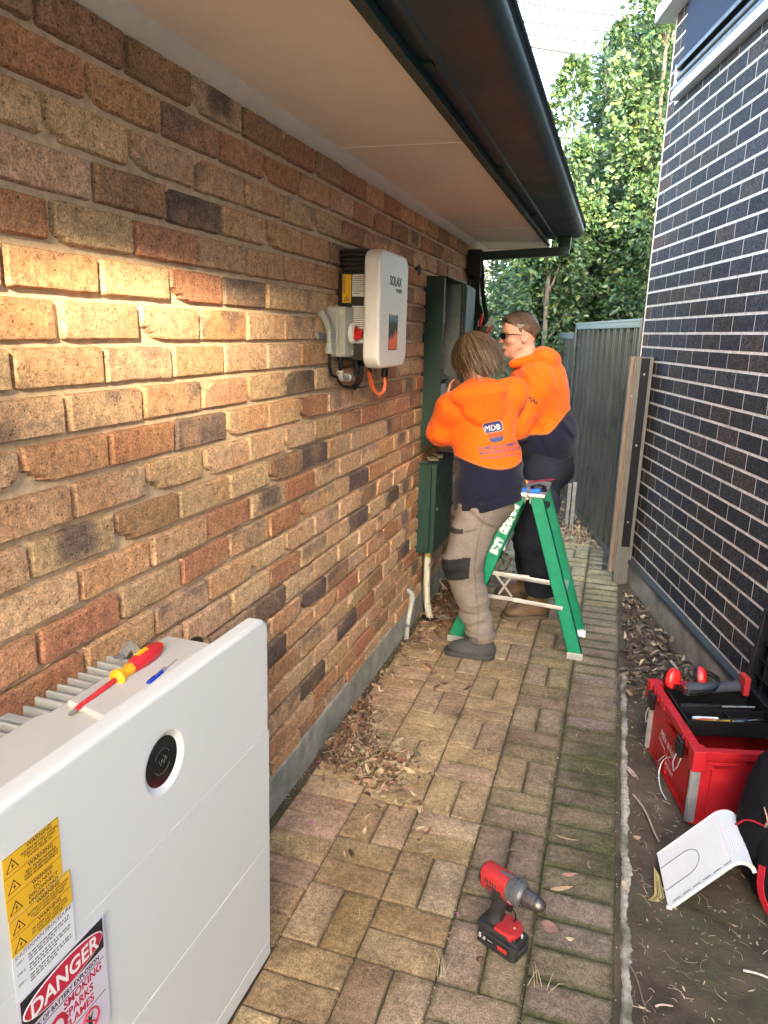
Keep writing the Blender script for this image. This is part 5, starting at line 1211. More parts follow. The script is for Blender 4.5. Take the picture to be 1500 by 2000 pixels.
g = G(); lathe(g, [(.004, 0), (.004, .003), (.002, .003), (.002, .006), (0, .006)], 8, T=rotz(.3, (.207, .950, ZT-.004)))
bx(g, (-.009, -.0015, .001), (-.003, .0015, .006), .001, T=rotz(.3, (.207, .950, ZT-.004))); bx(g, (.003, -.0015, .001), (.009, .0015, .006), .001, T=rotz(.3, (.207, .950, ZT-.004)))
tag(obj('wing_nut', g, M_galv), 'tiny metal wing nut below the red screwdriver shaft', 'nut')
def smoothp(P, k=2):
    P = [np.array(p, float) for p in P]
    for _ in range(k):
        Q = [P[0]]
        for a_, b_ in zip(P[:-1], P[1:]): Q += [a_*.75+b_*.25, a_*.25+b_*.75]
        P = Q+[P[-1]]
    return P
# ================================================================== step ladder
lad = thing('step_ladder', 'green fibreglass step ladder standing open with aluminium spreaders', 'ladder', (.62, 3.75, 0))
M_lad = mat('green_fibreglass', (.005, .22, .115), .42, var=.12, vscale=25, c2=(.12, .40, .28), c2scale=40, c2lo=.68, c2hi=.78, spec=.4)
M_alu = mat('aluminium', (.62, .63, .65), .38, metal=.75, var=.12, vscale=30)
HT = .842
def rail(x0, x1, y, ydir, wt, wb, zt=HT-.012):
    """C section rail, from foot x0 to head x1, web facing the camera side"""
    g = G(); a = np.array((x0, y, .03)); b = np.array((x1, y, zt)); d = b-a; L_ = np.linalg.norm(d)
    T = frame(a, d, (0, ydir, 0))           # x along, y outward (ydir), z sideways
    for (lo, hi) in (((-.0, 0), (L_, 0)),):
        V = [(0, 0, -wb/2), (L_, 0, -wt/2), (L_, 0, wt/2), (0, 0, wb/2), (0, -.004, -wb/2), (L_, -.004, -wt/2), (L_, -.004, wt/2), (0, -.004, wb/2)]
        F = [(0, 3, 2, 1), (4, 5, 6, 7), (0, 1, 5, 4), (1, 2, 6, 5), (2, 3, 7, 6), (3, 0, 4, 7)]
        g.add(V, F, T=T)
        for s in (-1, 1):
            V = [(0, 0, s*wb/2), (L_, 0, s*wt/2), (L_, -.030, s*wt/2), (0, -.030, s*wb/2), (0, 0, s*(wb/2-.004)), (L_, 0, s*(wt/2-.004)), (L_, -.030, s*(wt/2-.004)), (0, -.030, s*(wb/2-.004))]
            g.add(V, F, T=T)
    bm_ = bmesh.new(); vs_ = [bm_.verts.new(v) for v in np.vstack(g.V)]
    for f in g.F: bm_.faces.new([vs_[i] for i in f])
    bmesh.ops.recalc_face_normals(bm_, faces=bm_.faces[:]); bm_.verts.index_update(); g2 = G(); g2.add([v.co[:] for v in bm_.verts], [tuple(v.index for v in f.verts) for f in bm_.faces]); bm_.free()
    return g2
YF, YB = 3.585, 3.93      # near side and far side of the ladder
FL, FR, TLx, TRx = .305, .925, .588, .668
for nm, x0, x1, wt, wb in (('climbing_rail', FL, TLx, .066, .082), ('rear_rail', FR, TRx, .066, .072)):
    obj(nm, rail(x0, x1, YF, -1, wt, wb), M_lad, lad, 20); obj(nm, rail(x0, x1, YB, 1, wt, wb), M_lad, lad, 20)
for x, w in ((FL, .090), (FR, .080)):
    for y in (YF, YB):
        g = G(); s = -1 if y == YF else 1; bx(g, (x-w/2, min(y, y-s*.035), 0), (x+w/2, max(y+s*.003, y-s*.035), .008), .002); bx(g, (x-w/2, y+s*.0005 if s > 0 else y-.003, 0), (x+w/2, y+.003 if s > 0 else y-.0005, .036), .002)
        for q in (-.022, .022): lathe(g, [(.004, 0), (.004, .002), (0, .003)], 8, T=frame((x+q, y+s*.003, .024), (1, 0, 0), (0, 0, 1) if s < 0 else (0, 0, -1)))
        obj('foot', g, M_alu, lad)
g = G(); bx(g, (TLx-.040, YF-.01, HT-.014), (.627, YB+.01, HT+.003), .003); bx(g, (.630, YF-.01, HT-.014), (TRx+.045, YB+.01, HT+.003), .003)
for k in range(14): bx(g, (TLx-.036+k*.011, YF-.006, HT+.002), (TLx-.031+k*.011, YB+.006, HT+.0045), .001)
lathe(g, [(.006, 0), (.006, .006), (0, .007)], 10, T=frame((.6285, YF-.012, HT-.020), (1, 0, 0), (0, 0, 1)))
bx(g, (.615, YF-.010, HT-.045), (.619, YF+.002, HT-.012), .001); bx(g, (.640, YF-.010, HT-.045), (.644, YF+.002, HT-.012), .001)
obj('top_plate', g, M_alu, lad)
def xat(z, side): t = (z-.03)/(HT-.042); return (FL+(TLx-FL)*t) if side == 'l' else (FR+(TRx-FR)*t)
for k, z in enumerate((.28, .555)):
    g = G(); x = xat(z, 'l'); bx(g, (x-.035, YF+.004, z-.02), (x+.045, YB-.004, z+.002), .002)
    for q in range(5): bx(g, (x-.03+.015*q, YF+.006, z+.001), (x-.025+.015*q, YB-.006, z+.004), .001)
    obj('step', g, M_alu, lad)
g = G(); x = xat(.30, 'r'); bx(g, (x-.012, YF+.004, .29), (x+.012, YB-.004, .31), .002); obj('rear_brace', g, M_alu, lad)
def bar(g, a, b, w=.020, t=.004):
    a = np.array(a, float); b = np.array(b, float); d = b-a; L_ = np.linalg.norm(d); T = frame(a, d, (0, -1, 0)); bx(g, (-.008, 0, -w/2), (L_+.008, t, w/2), .0015, T=T)
    for q in (0, L_): lathe(g, [(.0045, 0), (.0045, .003), (0, .004)], 8, T=comp(T, frame((q, t, 0), (0, 0, 1), (1, 0, 0))))
for y, nm in ((YF-.004, 'spreader'), (YB+.008, 'spreader')):
    g = G(); bar(g, (xat(.285, 'l'), y, .288), (.630, y-.001, .283)); bar(g, (.600, y-.006, .284), (xat(.272, 'r')-.01, y-.006, .272)); obj(nm, g, M_alu, lad)
g = G(); zb = .290; bar(g, (.440, YB-.02, .300), (.63, YB-.02, .303), .024); bar(g, (.60, YB-.026, .300), (.80, YB-.026, .292), .018); obj('far_spreader', g, M_alu, lad)
g = G(); yx = YF+.03; bar(g, (.490, yx, .400), (.575, yx+.02, .285), .012, .002); bar(g, (.575, yx, .398), (.515, yx+.02, .288), .012, .002); bar(g, (.470, yx-.004, .405), (.580, yx-.004, .398), .022, .003); bar(g, (.58, yx-.008, .400), (.765, yx-.008, .392), .014, .003)
obj('step_bracket', g, M_alu, lad)
# worn white stickers on the near climbing rail
g = G(); d = np.array((TLx-FL, 0, HT-.042)); L_ = np.linalg.norm(d); Tr = frame((FL, YF-.0008, .03), d, (0, 0, 1)); Tr = frame((FL, YF-.0012, .03), d/L_, np.cross((0, -1, 0), d/L_), (0, -1, 0))
rs_ = random.Random(3)
for a0, a1, w in ((.635, .80, .050), (.515, .605, .044)):
    n = 26; P = [(a0+(a1-a0)*i/n, w/2+rs_.uniform(-.004, .002)) for i in range(n+1)]+[(a1-(a1-a0)*i/n, -w/2+rs_.uniform(-.002, .004)) for i in range(n+1)]; prism(g, P, 0, .0004, T=Tr)
obj('worn_sticker', g, mat('worn_sticker', (.62, .66, .66), .5, var=.1, c2=(.03, .20, .12), c2scale=55, c2lo=.50, c2hi=.56, bump=.3), lad)
# things on the ladder top
it = thing('screwdriver', 'screwdriver with yellow collar and long red shaft on the ladder top', 'screwdriver', (.62, 3.78, HT+.005))
def lz(a, b): a = np.array(a, float); d = np.array(b)-a; L_ = np.linalg.norm(d); d = d/L_; return frame(a, np.cross(d, (0, 0, 1.)), (0, 0, 1), d), L_
Tq, Lq = lz((.50, 3.66, HT+.022), (.735, 3.86, HT+.034))
g = G(); lathe(g, [(0, 0), (.011, .002), (.015, .03), (.013, .07), (.009, .085)], 10, T=Tq); obj('handle', g, M_red, it)
g = G(); lathe(g, [(.009, .085), (.016, .09), (.016, .098), (.010, .104), (.010, .12), (.013, .13), (0, .131)], 10, T=Tq); obj('collar', g, mat('amber_grip', (.80, .33, .01), .4), it)
g = G(); lathe(g, [(.0045, .13), (.0045, Lq-.015), (.0025, Lq-.012), (.0025, Lq)], 10, T=Tq); obj('shaft', g, mat('dark_red_insulation', (.30, .02, .04), .4), it)
M_blue = mat('blue_grip', (.02, .16, .58), .4)
for lb_, P in (('blue handled tool at the left end of the ladder top', [(.555, 3.60), (.60, 3.60), (.618, 3.64), (.585, 3.655), (.56, 3.64)]), ('blue handled tool at the right end of the ladder top', [(.636, 3.595), (.68, 3.62), (.69, 3.655), (.665, 3.65), (.642, 3.625)])):
    g = G(); prism(g, P, HT+.003, HT+.022, .004); tag(obj('hand_tool', g, M_blue), lb_, 'tool handle')
g = G(); tube(g, [(.63, 3.70, HT+.012), (.665, 3.725, HT+.02), (.70, 3.70, HT+.018), (.705, 3.66, HT+.012), (.68, 3.64, HT+.014)], .009, 8); bx(g, (.645, 3.68, HT+.003), (.69, 3.72, HT+.025), .006)
tag(obj('pliers', g, M_bplas), 'small black pliers lying behind the blue handles on the ladder', 'pliers')

# ================================================================== cordless drill
dr_ = thing('cordless_drill', 'red and black cordless drill with grey clutch standing on the pavers', 'drill', (.84, 1.66, 0))
_dx = np.array((.90, -.43, 0)); _dx /= np.linalg.norm(_dx)
TDr = frame((.838, 1.672, .001), _dx, (-_dx[1], _dx[0], 0))      # x towards the chuck, y left, z up
M_dred = mat('drill_red', (.40, .022, .024), .5, var=.1, vscale=60, spec=.45, c2=(.30, .05, .04), c2scale=60, c2lo=.62, c2hi=.7); M_dblk = mat('drill_rubber', (.020, .020, .022), .65, var=.25, vscale=60)
M_dgry = mat('drill_grey', (.105, .11, .115), .4, metal=.3, var=.15, vscale=60); M_chuck = mat('worn_chuck', (.12, .105, .10), .35, metal=.7, var=.3, vscale=60)
g = G(); prism(g, rrect(.125, .076, .014, 3, cx=.012), 0, .046, .005, T=TDr); prism(g, [(.03, -.030), (.075, -.027), (.075, .027), (.03, .030)], .040, .054, .005, T=TDr)
for s in (-1, 1): bx(g, (-.045, s*.037-.003, .004), (.06, s*.037+.003, .010), .001, T=TDr)
bat_ = obj('battery_pack', g, M_dblk, dr_, 40)
g = G(); prism(g, rrect(.050, .050, .004, 2), 0, .004, .001, T=comp(TDr, frame((.062, 0, .046), (.5, 0, -.86), (0, 1, 0), (.86, 0, .5)))); obj('badge', g, mat('dark_grey_badge', (.045, .045, .048), .35), bat_)
g = G(); Tb_ = comp(TDr, frame((.0635, 0, .0468), (0, 1, 0), (-.5, 0, .86), (.86, 0, .5))); flat(g, rrect(.038, .034, .003, 2), Tb_, 0, .0042); obj('badge_face', g, M_scr, bat_)
g = G(); tube(g, [(-.008, -.006, .0052), (.006, .005, .0052)], .003, 5, 0, T=Tb_); lathe(g, [(.005, 0), (.005, .0006), (0, .0008)], 8, 0, T=comp(Tb_, frame((.009, .008, .005), (1, 0, 0), (0, 1, 0)))); flat(g, [(-.012, -.012), (.012, -.012), (.012, -.0105), (-.012, -.0105)], Tb_, 0, .005); obj('badge_print', g, mat('pale_badge_print', (.45, .45, .46), .4), bat_)
g = G(); Tsd = comp(TDr, frame((-.045, -.0383, .020), (1, 0, 0), (0, 0, 1), (0, -1, 0))); bx(g, (0, -.004, 0), (.10, .018, .0004), .0001, 1, T=Tsd); text(g, '5', .019, comp(Tsd, frame((.004, .000, .0005), (1, 0, 0), (0, 1, 0))), 0, bold=.0006); text(g, '.0', .013, comp(Tsd, frame((.017, .000, .0005), (1, 0, 0), (0, 1, 0))), 0, bold=.0004); greek(g, .034, .06, .005, 1, .004, comp(Tsd, frame((0, 0, .0005), (1, 0, 0), (0, 1, 0))), 0); bx(g, (.065, -.002, .0004), (.095, .010, .0008), .0001, 2, T=Tsd)
obj('capacity_print', g, [M_wplas, M_ink, M_dred], bat_)
g = G(); prism(g, [(-.052, -.036), (-.030, -.038), (.045, -.034), (.045, .034), (-.030, .038), (-.052, .036)], .046, .066, .006, T=TDr); obj('foot_housing', g, M_dblk, dr_, 40)
g = G(); prism(g, [(.000, -.0345), (.050, -.031), (.062, -.018), (.062, .018), (.050, .031), (.000, .0345)], .052, .074, .006, T=TDr); bx(g, (.02, -.012, .073), (.035, .012, .0750), .001, T=TDr)
obj('red_foot_cover', g, M_dred, dr_, 40)
g = G(); lathe(g, [(.0035, 0), (.0035, .001), (0, .001)], 8, T=comp(TDr, rotz(0, (.045, .0, .0742)))); obj('work_lamp', g, mat('lamp_lens', (.7, .6, .3), .3), dr_)
# handle: oval sections leaning forward
def loft(g, secs, n=16, mi=0, T=None, pw=2.3):
    """secs: (cx, cz, rx, ry, tilt) rings in xz, y is width"""
    V = []
    for cx_, cz_, rx_, ry_, tl in secs:
        for a in np.linspace(0, 2*np.pi, n, endpoint=False):
            ca, sa = math.cos(a), math.sin(a); px = rx_*abs(ca)**(2/pw)*(1 if ca >= 0 else -1); py = ry_*abs(sa)**(2/pw)*(1 if sa >= 0 else -1)
            V.append((cx_+px*math.cos(tl), py, cz_-px*math.sin(tl)))
    F = []
    for i in range(len(secs)-1):
        for j in range(n): j2 = (j+1) % n; F.append((i*n+j, i*n+j2, (i+1)*n+j2, (i+1)*n+j))
    F += [tuple(range(n))[::-1], tuple(range((len(secs)-1)*n, len(secs)*n))]
    g.add(V, F, mi, T=T)
g = G(); loft(g, [(-.018, .062, .030, .026, .1), (-.016, .072, .024, .019, .15), (-.013, .09, .0205, .0165, .2), (-.008, .115, .020, .0165, .2), (-.005, .135, .024, .018, .2), (-.004, .150, .030, .021, .1), (-.004, .165, .036, .024, 0)], T=TDr); obj('grip', g, M_dblk, dr_, 60)
g = G(); bx(g, (.014, -.008, .118), (.034, .008, .146), .005, T=TDr); obj('trigger', g, M_bplas, dr_)
HX = comp(TDr, frame((-.062, 0, .188), (0, 1, 0), (0, 0, 1), (1, 0, 0)))     # z along the head axis
g = G(); loft(g, [(-.060, .188, .001, .001, 0), (-.058, .188, .030, .026, 1.5708), (-.050, .188, .034, .029, 1.5708), (0, .188, .034, .029, 1.5708), (.022, .188, .031, .028, 1.5708)], 20, T=TDr, pw=2.8)
prism(g, [(-.03, .160), (.040, .150), (.046, .156), (.020, .172), (-.03, .17)], -.020, .020, .006, T=comp(TDr, frame((0, 0, 0), (1, 0, 0), (0, 0, 1), (0, -1, 0))))
bd = obj('motor_housing', g, M_dred, dr_, 50)
g = G(); lathe(g, [(.0, -.001), (.026, -.0005), (.0285, .004), (.029, .010)], 20, T=HX)
for k in range(5): bx(g, (-.040+k*.008, -.0298, .186-.001*k), (-.036+k*.008, -.0285, .200-.001*k), .0005, T=TDr)
bx(g, (-.035, -.0300, .168), (.012, -.0285, .182), .001, T=TDr); obj('motor_vent', g, M_dblk, bd)
g = G(); Tm = comp(TDr, frame((-.034, -.0302, .171), (1, 0, 0), (0, 0, 1), (0, -1, 0))); text(g, 'FUEL', .010, Tm, shear=.2); obj('lettering', g, M_dred, bd)
g = G(); lathe(g, [(.027, .082), (.033, .086), (.034, .100), (.031, .102), (.0325, .104), (.033, .120), (.030, .126), (.027, .130), (.0, .131)], 24, T=HX)
for k in range(12): a = k*math.pi/6; bx(g, (-.003, .0315, .104), (.003, .0345, .118), .001, T=comp(HX, rotz(a)))
bx(g, (-.008, -.006, .221), (.03, .006, .2235), .002, T=TDr); obj('clutch_ring', g, M_dgry, dr_, 40)
g = G()
for k in range(7): a = -.5+k*.35; bx(g, (-.0012, .0335, .098-.002), (.0012, .0346, .102), .0003, T=comp(HX, rotz(a+2.6)))
obj('clutch_mark', g, M_wplas, dr_)
g = G(); lathe(g, [(.022, .128), (.0225, .132), (.0215, .158), (.0200, .160), (.0200, .163), (.0205, .165), (.0190, .167), (.0195, .170), (.0165, .176), (.0155, .178), (.0150, .181), (.009, .187), (.0085, .184), (.004, .182), (0, .182)], 24, T=HX)
for a in (0, 2.09, 4.19): bx(g, (.001, -.0015, .18), (.0045, .0015, .190), .0005, T=comp(HX, rotz(a)))
obj('chuck', g, M_chuck, dr_, 40)
g = G(); tube(g, [tuple(TDr([p])[0]) for p in [(.020, .012, .118), (.034, .016, .105), (.036, .018, .085), (.028, .018, .07)]], .0022, 6); obj('belt_clip', g, M_bplas, dr_)

# ================================================================== red tool box with its open lid
tb = thing('tool_box', 'open red plastic tool box with black inside tray standing on the soil', 'tool box', (1.45, 2.75, .03))
AX = np.array((-.2487, .9686, 0)); BX = np.array((.9686, .2487, 0)); TBX = frame((1.370, 2.365, .015), AX, -BX, (0, 0, 1))  # x along away, y towards path (negative = into depth)
TBX = lambda V, o=np.array((1.370, 2.365, .012)): np.asarray(V, float)@np.stack([AX, BX, (0, 0, 1)])+o     # x away, y depth to the right, z up
M_tred = mat('tool_box_red', (.42, .012, .018), .45, var=.12, vscale=20, spec=.4, c2=(.30, .02, .02), c2scale=30, c2lo=.55, c2hi=.75)
LX, LY, LZ = .50, .385, .285
def flipbx(g, lo, hi, bev=.002, mi=0, col=None, T=None, seg=2):
    k = len(g.F); bx(g, lo, hi, bev, mi, col, T, seg); g.F[k:] = [f[::-1] for f in g.F[k:]]
g = G(); w = .006
# TBX is left handed, so flip faces
def fb(lo, hi, b=.003, gg=None): flipbx(gg if gg is not None else g, lo, hi, b, T=TBX)
fb((.0, .0, .0), (LX-.04, LY, .012)); fb((.0, .008, .005), (LX-.03, .008+w, LZ-.03)); fb((.0, LY-.012, .005), (LX-.03, LY-.012+w, LZ-.02)); fb((.004, .01, .005), (.004+w, LY-.01, LZ-.02)); fb((LX-.045, .01, .005), (LX-.045+w, LY-.01, LZ-.02))
# raised outer panels and ribs on the long side facing the path
fb((.05, .0, .06), (.26, .009, LZ-.075), .006); fb((.285, .001, .02), (.46, .009, LZ-.05), .006); fb((.0, .0, .0), (.04, .02, .04), .006); fb((LX-.08, .0, .0), (LX-.03, .02, .05), .006)
fb((.255, -.004, .02), (.275, .009, .17), .006); fb((.13, -.006, .17), (.33, .010, .215), .008)
# short side facing the camera
fb((-.004, .05, .01), (.006, .16, LZ-.05), .008); fb((-.003, .19, .02), (.006, .34, LZ-.10), .008); fb((-.006, .14, .19), (.004, .16, LZ-.02), .003); fb((-.004, .02, LZ-.07), (.006, .15, LZ-.045), .003)
obj('body', g, M_tred, tb, 40)
g = G()   # chunky rim with notches
fb((-.012, -.014, LZ-.028), (LX+.0, .016, LZ), .004); fb((-.012, LY-.016, LZ-.028), (LX, LY+.01, LZ), .004); fb((-.014, .014, LZ-.030), (.014, LY-.014, LZ+.0), .004); fb((LX-.03, .014, LZ-.028), (LX, LY-.014, LZ), .004)
for x0 in (.03, .06, .09, .30, .33, .37, .41): fb((x0, -.018, LZ-.030), (x0+.018, -.010, LZ+.002), .002)
for x0 in (.05, .10, .32, .37, .42): fb((x0, -.008, LZ-.001), (x0+.028, .010, LZ+.004), .0015)
fb((-.022, -.022, LZ-.075), (.030, .026, LZ+.003), .007); fb((LX-.045, -.022, LZ-.075), (LX+.006, .026, LZ+.003), .007); fb((-.02, LY-.03, LZ-.06), (.03, LY+.014, LZ+.003), .006)
fb((-.05, .20, LZ-.085), (-.01, .30, LZ-.060), .005); fb((-.05, .20, LZ-.10), (-.012, .212, LZ-.03), .003); fb((-.05, .288, LZ-.10), (-.012, .30, LZ-.03), .003)
obj('rim', g, M_tred, tb, 40)
for (x0, x1, y0, y1) in ((-.008, .020, -.010, .016), (LX-.052, LX-.030, -.010, .014)):
    g = G(); fb((x0, y0, .012), (x1, y1, LZ-.07), .003); fb((x0+.005, y0-.003, .012), (x0+.010, y0+.002, LZ-.072), .001); fb((x0+.014, y0-.003, .012), (x0+.018, y0+.002, LZ-.072), .001); obj('corner_post', g, M_alu, tb)
for x0 in (.075, .40):
    g = G(); fb((x0, -.030, LZ-.085), (x0+.05, -.012, LZ-.020), .005); fb((x0+.010, -.034, LZ-.075), (x0+.040, -.026, LZ-.035), .003); obj('latch', g, M_bplas, tb)
    g = G(); tube(g, [tuple(q) for q in TBX([(x0+.005, -.02, LZ-.085), (x0+.002, -.03, LZ-.12), (x0+.02, -.034, LZ-.145), (x0+.045, -.030, LZ-.125), (x0+.048, -.018, LZ-.085)])], .0022, 7); obj('latch_wire', g, M_alu, tb)
g = G(); tube(g, smoothp([tuple(q) for q in TBX([(.20, -.004, .13), (.215, -.03, .11), (.20, -.045, .06), (.16, -.045, .02), (.13, -.03, .0)])], 3), .0022, 7); tube(g, [tuple(q) for q in TBX([(.27, -.004, .09), (.255, -.03, .075), (.225, -.035, .08)])], .0022, 7); obj('bail_handle', g, M_galv, tb)
g = G()   # script logo with a lightning bolt under it, on the long side
Tlg = frame(tuple(TBX([(.345, -.0025, .135)])[0]), -AX, (0, 0, 1), -BX)
text(g, 'Milwaukee', .046, comp(Tlg, eul(0, 0, -.04)), shear=.5, sx=.82, bold=.0004, depth=.0006)
prism(g, [(-.005, -.012), (.085, -.022), (.070, -.030), (.155, -.040), (.060, -.038), (.075, -.029), (.0, -.018)], 0, .001, T=Tlg)
text(g, 'PACKOUT', .022, comp(Tlg, frame((.075, -.072, 0), (1, -.08, 0), (0.08, 1, 0))), sx=.9, depth=.0004)
obj('logo', g, mat('pale_logo_print', (.55, .36, .36), .5, var=.1), tb)
g = G()   # organiser tray inside
z0, z1 = LZ-.065, LZ-.006
fb((.20, .03, z0), (.455, LY-.03, z0+.004), .001)
for a_, b_ in (((.20, .03, z0), (.205, LY-.03, z1)), ((.45, .03, z0), (.455, LY-.03, z1)), ((.20, .03, z0), (.455, .036, z1)), ((.20, LY-.036, z0), (.455, LY-.03, z1)), ((.305, .03, z0), (.312, LY-.03, z1-.01)), ((.20, .20, z0), (.305, .205, z1-.012))): fb(a_, b_, .001)
obj('tray', g, M_bplas, tb)
# lid hinged back against the wall, showing its ribbed inside
lid = None
g = G(); hx0 = 1.0
LT = frame(tuple(TBX([(LX, LY+.012, LZ-.01)])[0]), -AX, (.10*BX[0], .10*BX[1], .995))
Tl = lambda V: LT(V)
def lb_(lo, hi, b=.003): bx(g, lo, hi, b, T=Tl)
LH = .33
lb_((0, 0, -.004), (LX, LH, .0), .002)
for s_ in ((0, 0, .0), (0, LH-.02, .0)): lb_((0, s_[1], 0), (LX, s_[1]+.02, .05), .008)
lb_((0, 0, 0), (.02, LH, .05), .008); lb_((LX-.02, 0, 0), (LX, LH, .05), .008)
for k in range(1, 6): lb_((LX*k/6-.003, .02, 0), (LX*k/6+.003, LH-.02, .028), .001)
for k in range(1, 5): lb_((.02, LH*k/5-.003, 0), (LX-.02, LH*k/5+.003, .028), .001)
obj('lid', g, M_bplas, tb)
# contents (each lifts out)
def TP(x, y, z): return np.array(TBX([(x, y, z)])[0])
em = thing('ear_muffs', 'red and black ear muffs with headband resting on the tool box', 'ear muffs', tuple(TP(.42, .12, LZ)))
for (x, y, z, rz_, nm) in ((.455, .055, LZ+.030, .5, 0), (.452, .155, LZ+.040, 1.25, 1)):
    Tm_ = comp(lambda V, o=TP(x, y, z): np.asarray(V)+o, eul(1.35, .2, rz_)); g = G(); lathe(g, [(.0, .030), (.022, .029), (.033, .022), (.037, .010), (.037, .004)], 20, T=Tm_, sx=.82, sy=1.15); obj('ear_cup', g, mat('bright_red_shell', (.62, .02, .02), .32), em)
    g = G(); lathe(g, [(.036, .006), (.038, -.004), (.034, -.014), (.024, -.016), (.020, -.008), (0, -.006)], 20, T=Tm_, sx=.82, sy=1.15); obj('cushion', g, M_bplas, em)
g = G(); PB = [TP(.47, .05, LZ+.02), TP(.40, .06, LZ+.02), TP(.375, .12, LZ+.015), TP(.38, .19, LZ+.03), TP(.42, .225, LZ+.055), TP(.46, .19, LZ+.065), TP(.465, .165, LZ+.06)]; 
ribbon(g, smoothp(PB), (0.1, 0, 1), .012, .005); ribbon(g, smoothp([p+np.array((0, 0, -.012)) for p in PB]), (0.1, 0, 1), .010, .004); obj('headband', g, M_bplas, em)
wt = thing('cordless_tool', 'grey bodied cordless tool with round red end lying across the tool box tray', 'power tool', tuple(TP(.42, .2, LZ)))
Tw, Lw = lz(TP(.400, .085, LZ+.012), TP(.435, .315, LZ+.022))
g = G(); lathe(g, [(.0, 0), (.018, .001), (.024, .006), (.026, .05), (.024, .07), (.021, .075), (.021, Lw-.02), (.024, Lw-.018), (.0, Lw-.016)], 18, T=Tw); obj('barrel', g, mat('charcoal_barrel', (.045, .05, .06), .45), wt)
g = G(); lathe(g, [(.0, -.003), (.016, -.002), (.017, .001)], 18, T=Tw); obj('end_cap', g, M_dred, wt)
g = G(); o = TP(.44, .325, LZ+.02); bx(g, (-.012, -.03, -.03), (.012, .03, .045), .006, T=comp(lambda V: np.asarray(V)+o, eul(0, 0, .25))); obj('end_housing', g, M_dred, wt)
def rod(label, a, b, r, m_, name, cat, grp=None, flatr=1.0, m2=None, split=.55):
    g = G(); Tq_, L_ = lz(a, b); s = L_*split
    lathe(g, [(0, 0), (r*.8, .002), (r*1.1, s*.2), (r, s*.6), (r*.8, s), (r*.5, s+.003)], 10, 0, T=Tq_, sy=flatr)
    lathe(g, [(r*.35, s), (r*.35, L_), (0, L_+.001)], 8, 1, T=Tq_)
    return tag(obj(name, g, [m_, m2 or M_galv]), label, cat, grp)
rod('yellow handled knife lying at the near side of the tray', TP(.225, .06, LZ-.030), TP(.250, .25, LZ-.028), .012, M_yel, 'utility_knife', 'knife', flatr=.6, split=.8)
rod('red handled driver in the middle of the tray', TP(.262, .09, LZ-.040), TP(.262, .27, LZ-.04), .008, M_red, 'hand_tool', 'hand tool')
rod('white pen like tool behind the red driver in the tray', TP(.28, .08, LZ-.040), TP(.285, .25, LZ-.038), .006, M_wplas, 'pen_tool', 'hand tool', m2=M_bplas)
rod('dark blue handled tool at the far end of the tray', TP(.250, .20, LZ-.035), TP(.285, .33, LZ-.035), .007, mat('navy_handle', (.02, .04, .09), .5), 'hand_tool', 'hand tool')
rod('thin black tool lying along the back wall of the tray', TP(.330, .05, LZ-.02), TP(.345, .33, LZ-.018), .010, M_bplas, 'hand_tool', 'hand tool')
g = G(); tube(g, [TP(.235, .15, LZ-.02), TP(.225, .22, LZ-.005), TP(.24, .28, LZ-.005), TP(.245, .33, LZ-.02)], .0022, 6); tag(obj('black_lead', g, M_bplas), 'thin black lead looping over the tray', 'lead')
def lump(label, x, y, z, s, m_, name, cat, m2=None):
    g = G(); o = TP(x, y, z); bx(g, (-s[0]/2, -s[1]/2, -s[2]/2), (s[0]/2, s[1]/2, s[2]/2), .008, T=comp(lambda V: np.asarray(V)+o, eul(.1, .1, .25)))
    if m2: bx(g, (-s[0]/2+.006, -s[1]/2-.002, s[2]/2-.004), (s[0]/2-.006, 0, s[2]/2+.006), .004, 1, T=comp(lambda V: np.asarray(V)+o, eul(.1, .1, .25)))
    tag(obj(name, g, [m_, m2] if m2 else m_), label, cat)
lump('grey blue battery with red top in the bottom of the tool box', .10, .12, .14, (.07, .11, .07), mat('slate_case', (.05, .075, .09), .4), 'battery', 'battery', M_dred)
lump('dark case with a red stripe beside the battery in the tool box', .12, .23, .13, (.08, .08, .07), M_bplas, 'small_case', 'case', M_dred)
lump('black case at the right end inside the tool box', .08, .31, .12, (.10, .06, .07), M_bplas, 'small_case', 'case')

# ================================================================== white curved cover leaning beside the bag
cv_ = thing('plastic_cover', 'white curved plastic cover panel leaning up beside the backpack', 'cover panel', (1.286, 1.95, 0))
b0 = np.array((1.286, 1.950, .006)); wv = np.array((-.026, .190, .030)); dirv = np.array((.165, .052, .165)); dl = np.linalg.norm(dirv); dn = dirv/dl; wn = wv/np.linalg.norm(wv); up = np.cross(dn, wn); up = up if up[2] > 0 else -up
prof = []
L1 = .215; rad = .045
for t in np.linspace(0, 1, 12): prof.append(dn*(L1*t)-up*.010*math.sin(math.pi*t)*0)
cc_ = dn*L1-up*rad
for a in np.linspace(0, 1.95, 16)[1:]: prof.append(cc_+up*rad*math.cos(a)+dn*rad*math.sin(a))
prof.append(prof[-1]+(prof[-1]-prof[-2])*.8)
prof = np.array(prof); nP = len(prof)
g = G()
def cfn(u, v):
    t = v*(nP-1); i = min(int(t), nP-2); f = t-i; p = prof[i]*(1-f)+prof[i+1]*f
    return tuple(b0+p+wv*u)
sheet(g, cfn, 8, 60, thick=.003)
obj('panel', g, M_wplas, cv_, 40)
g = G()
for i in range(13, nP-1):
    q = b0+prof[i]; nrm = prof[i]-cc_; nrm /= np.linalg.norm(nrm); tube(g, [q+nrm*.001, q+wv+nrm*.001], .0022, 6)
for side in (0, 1):
    pts = [b0+prof[i]+wv*side-up*.004 for i in range(nP)]; ribbon(g, pts, wn, .012, .003)
bx(g, (-.006, -.006, -.006), (.010, .006, .006), .002, T=lambda V: np.asarray(V)+b0)
obj('rib', g, M_wplas, cv_)
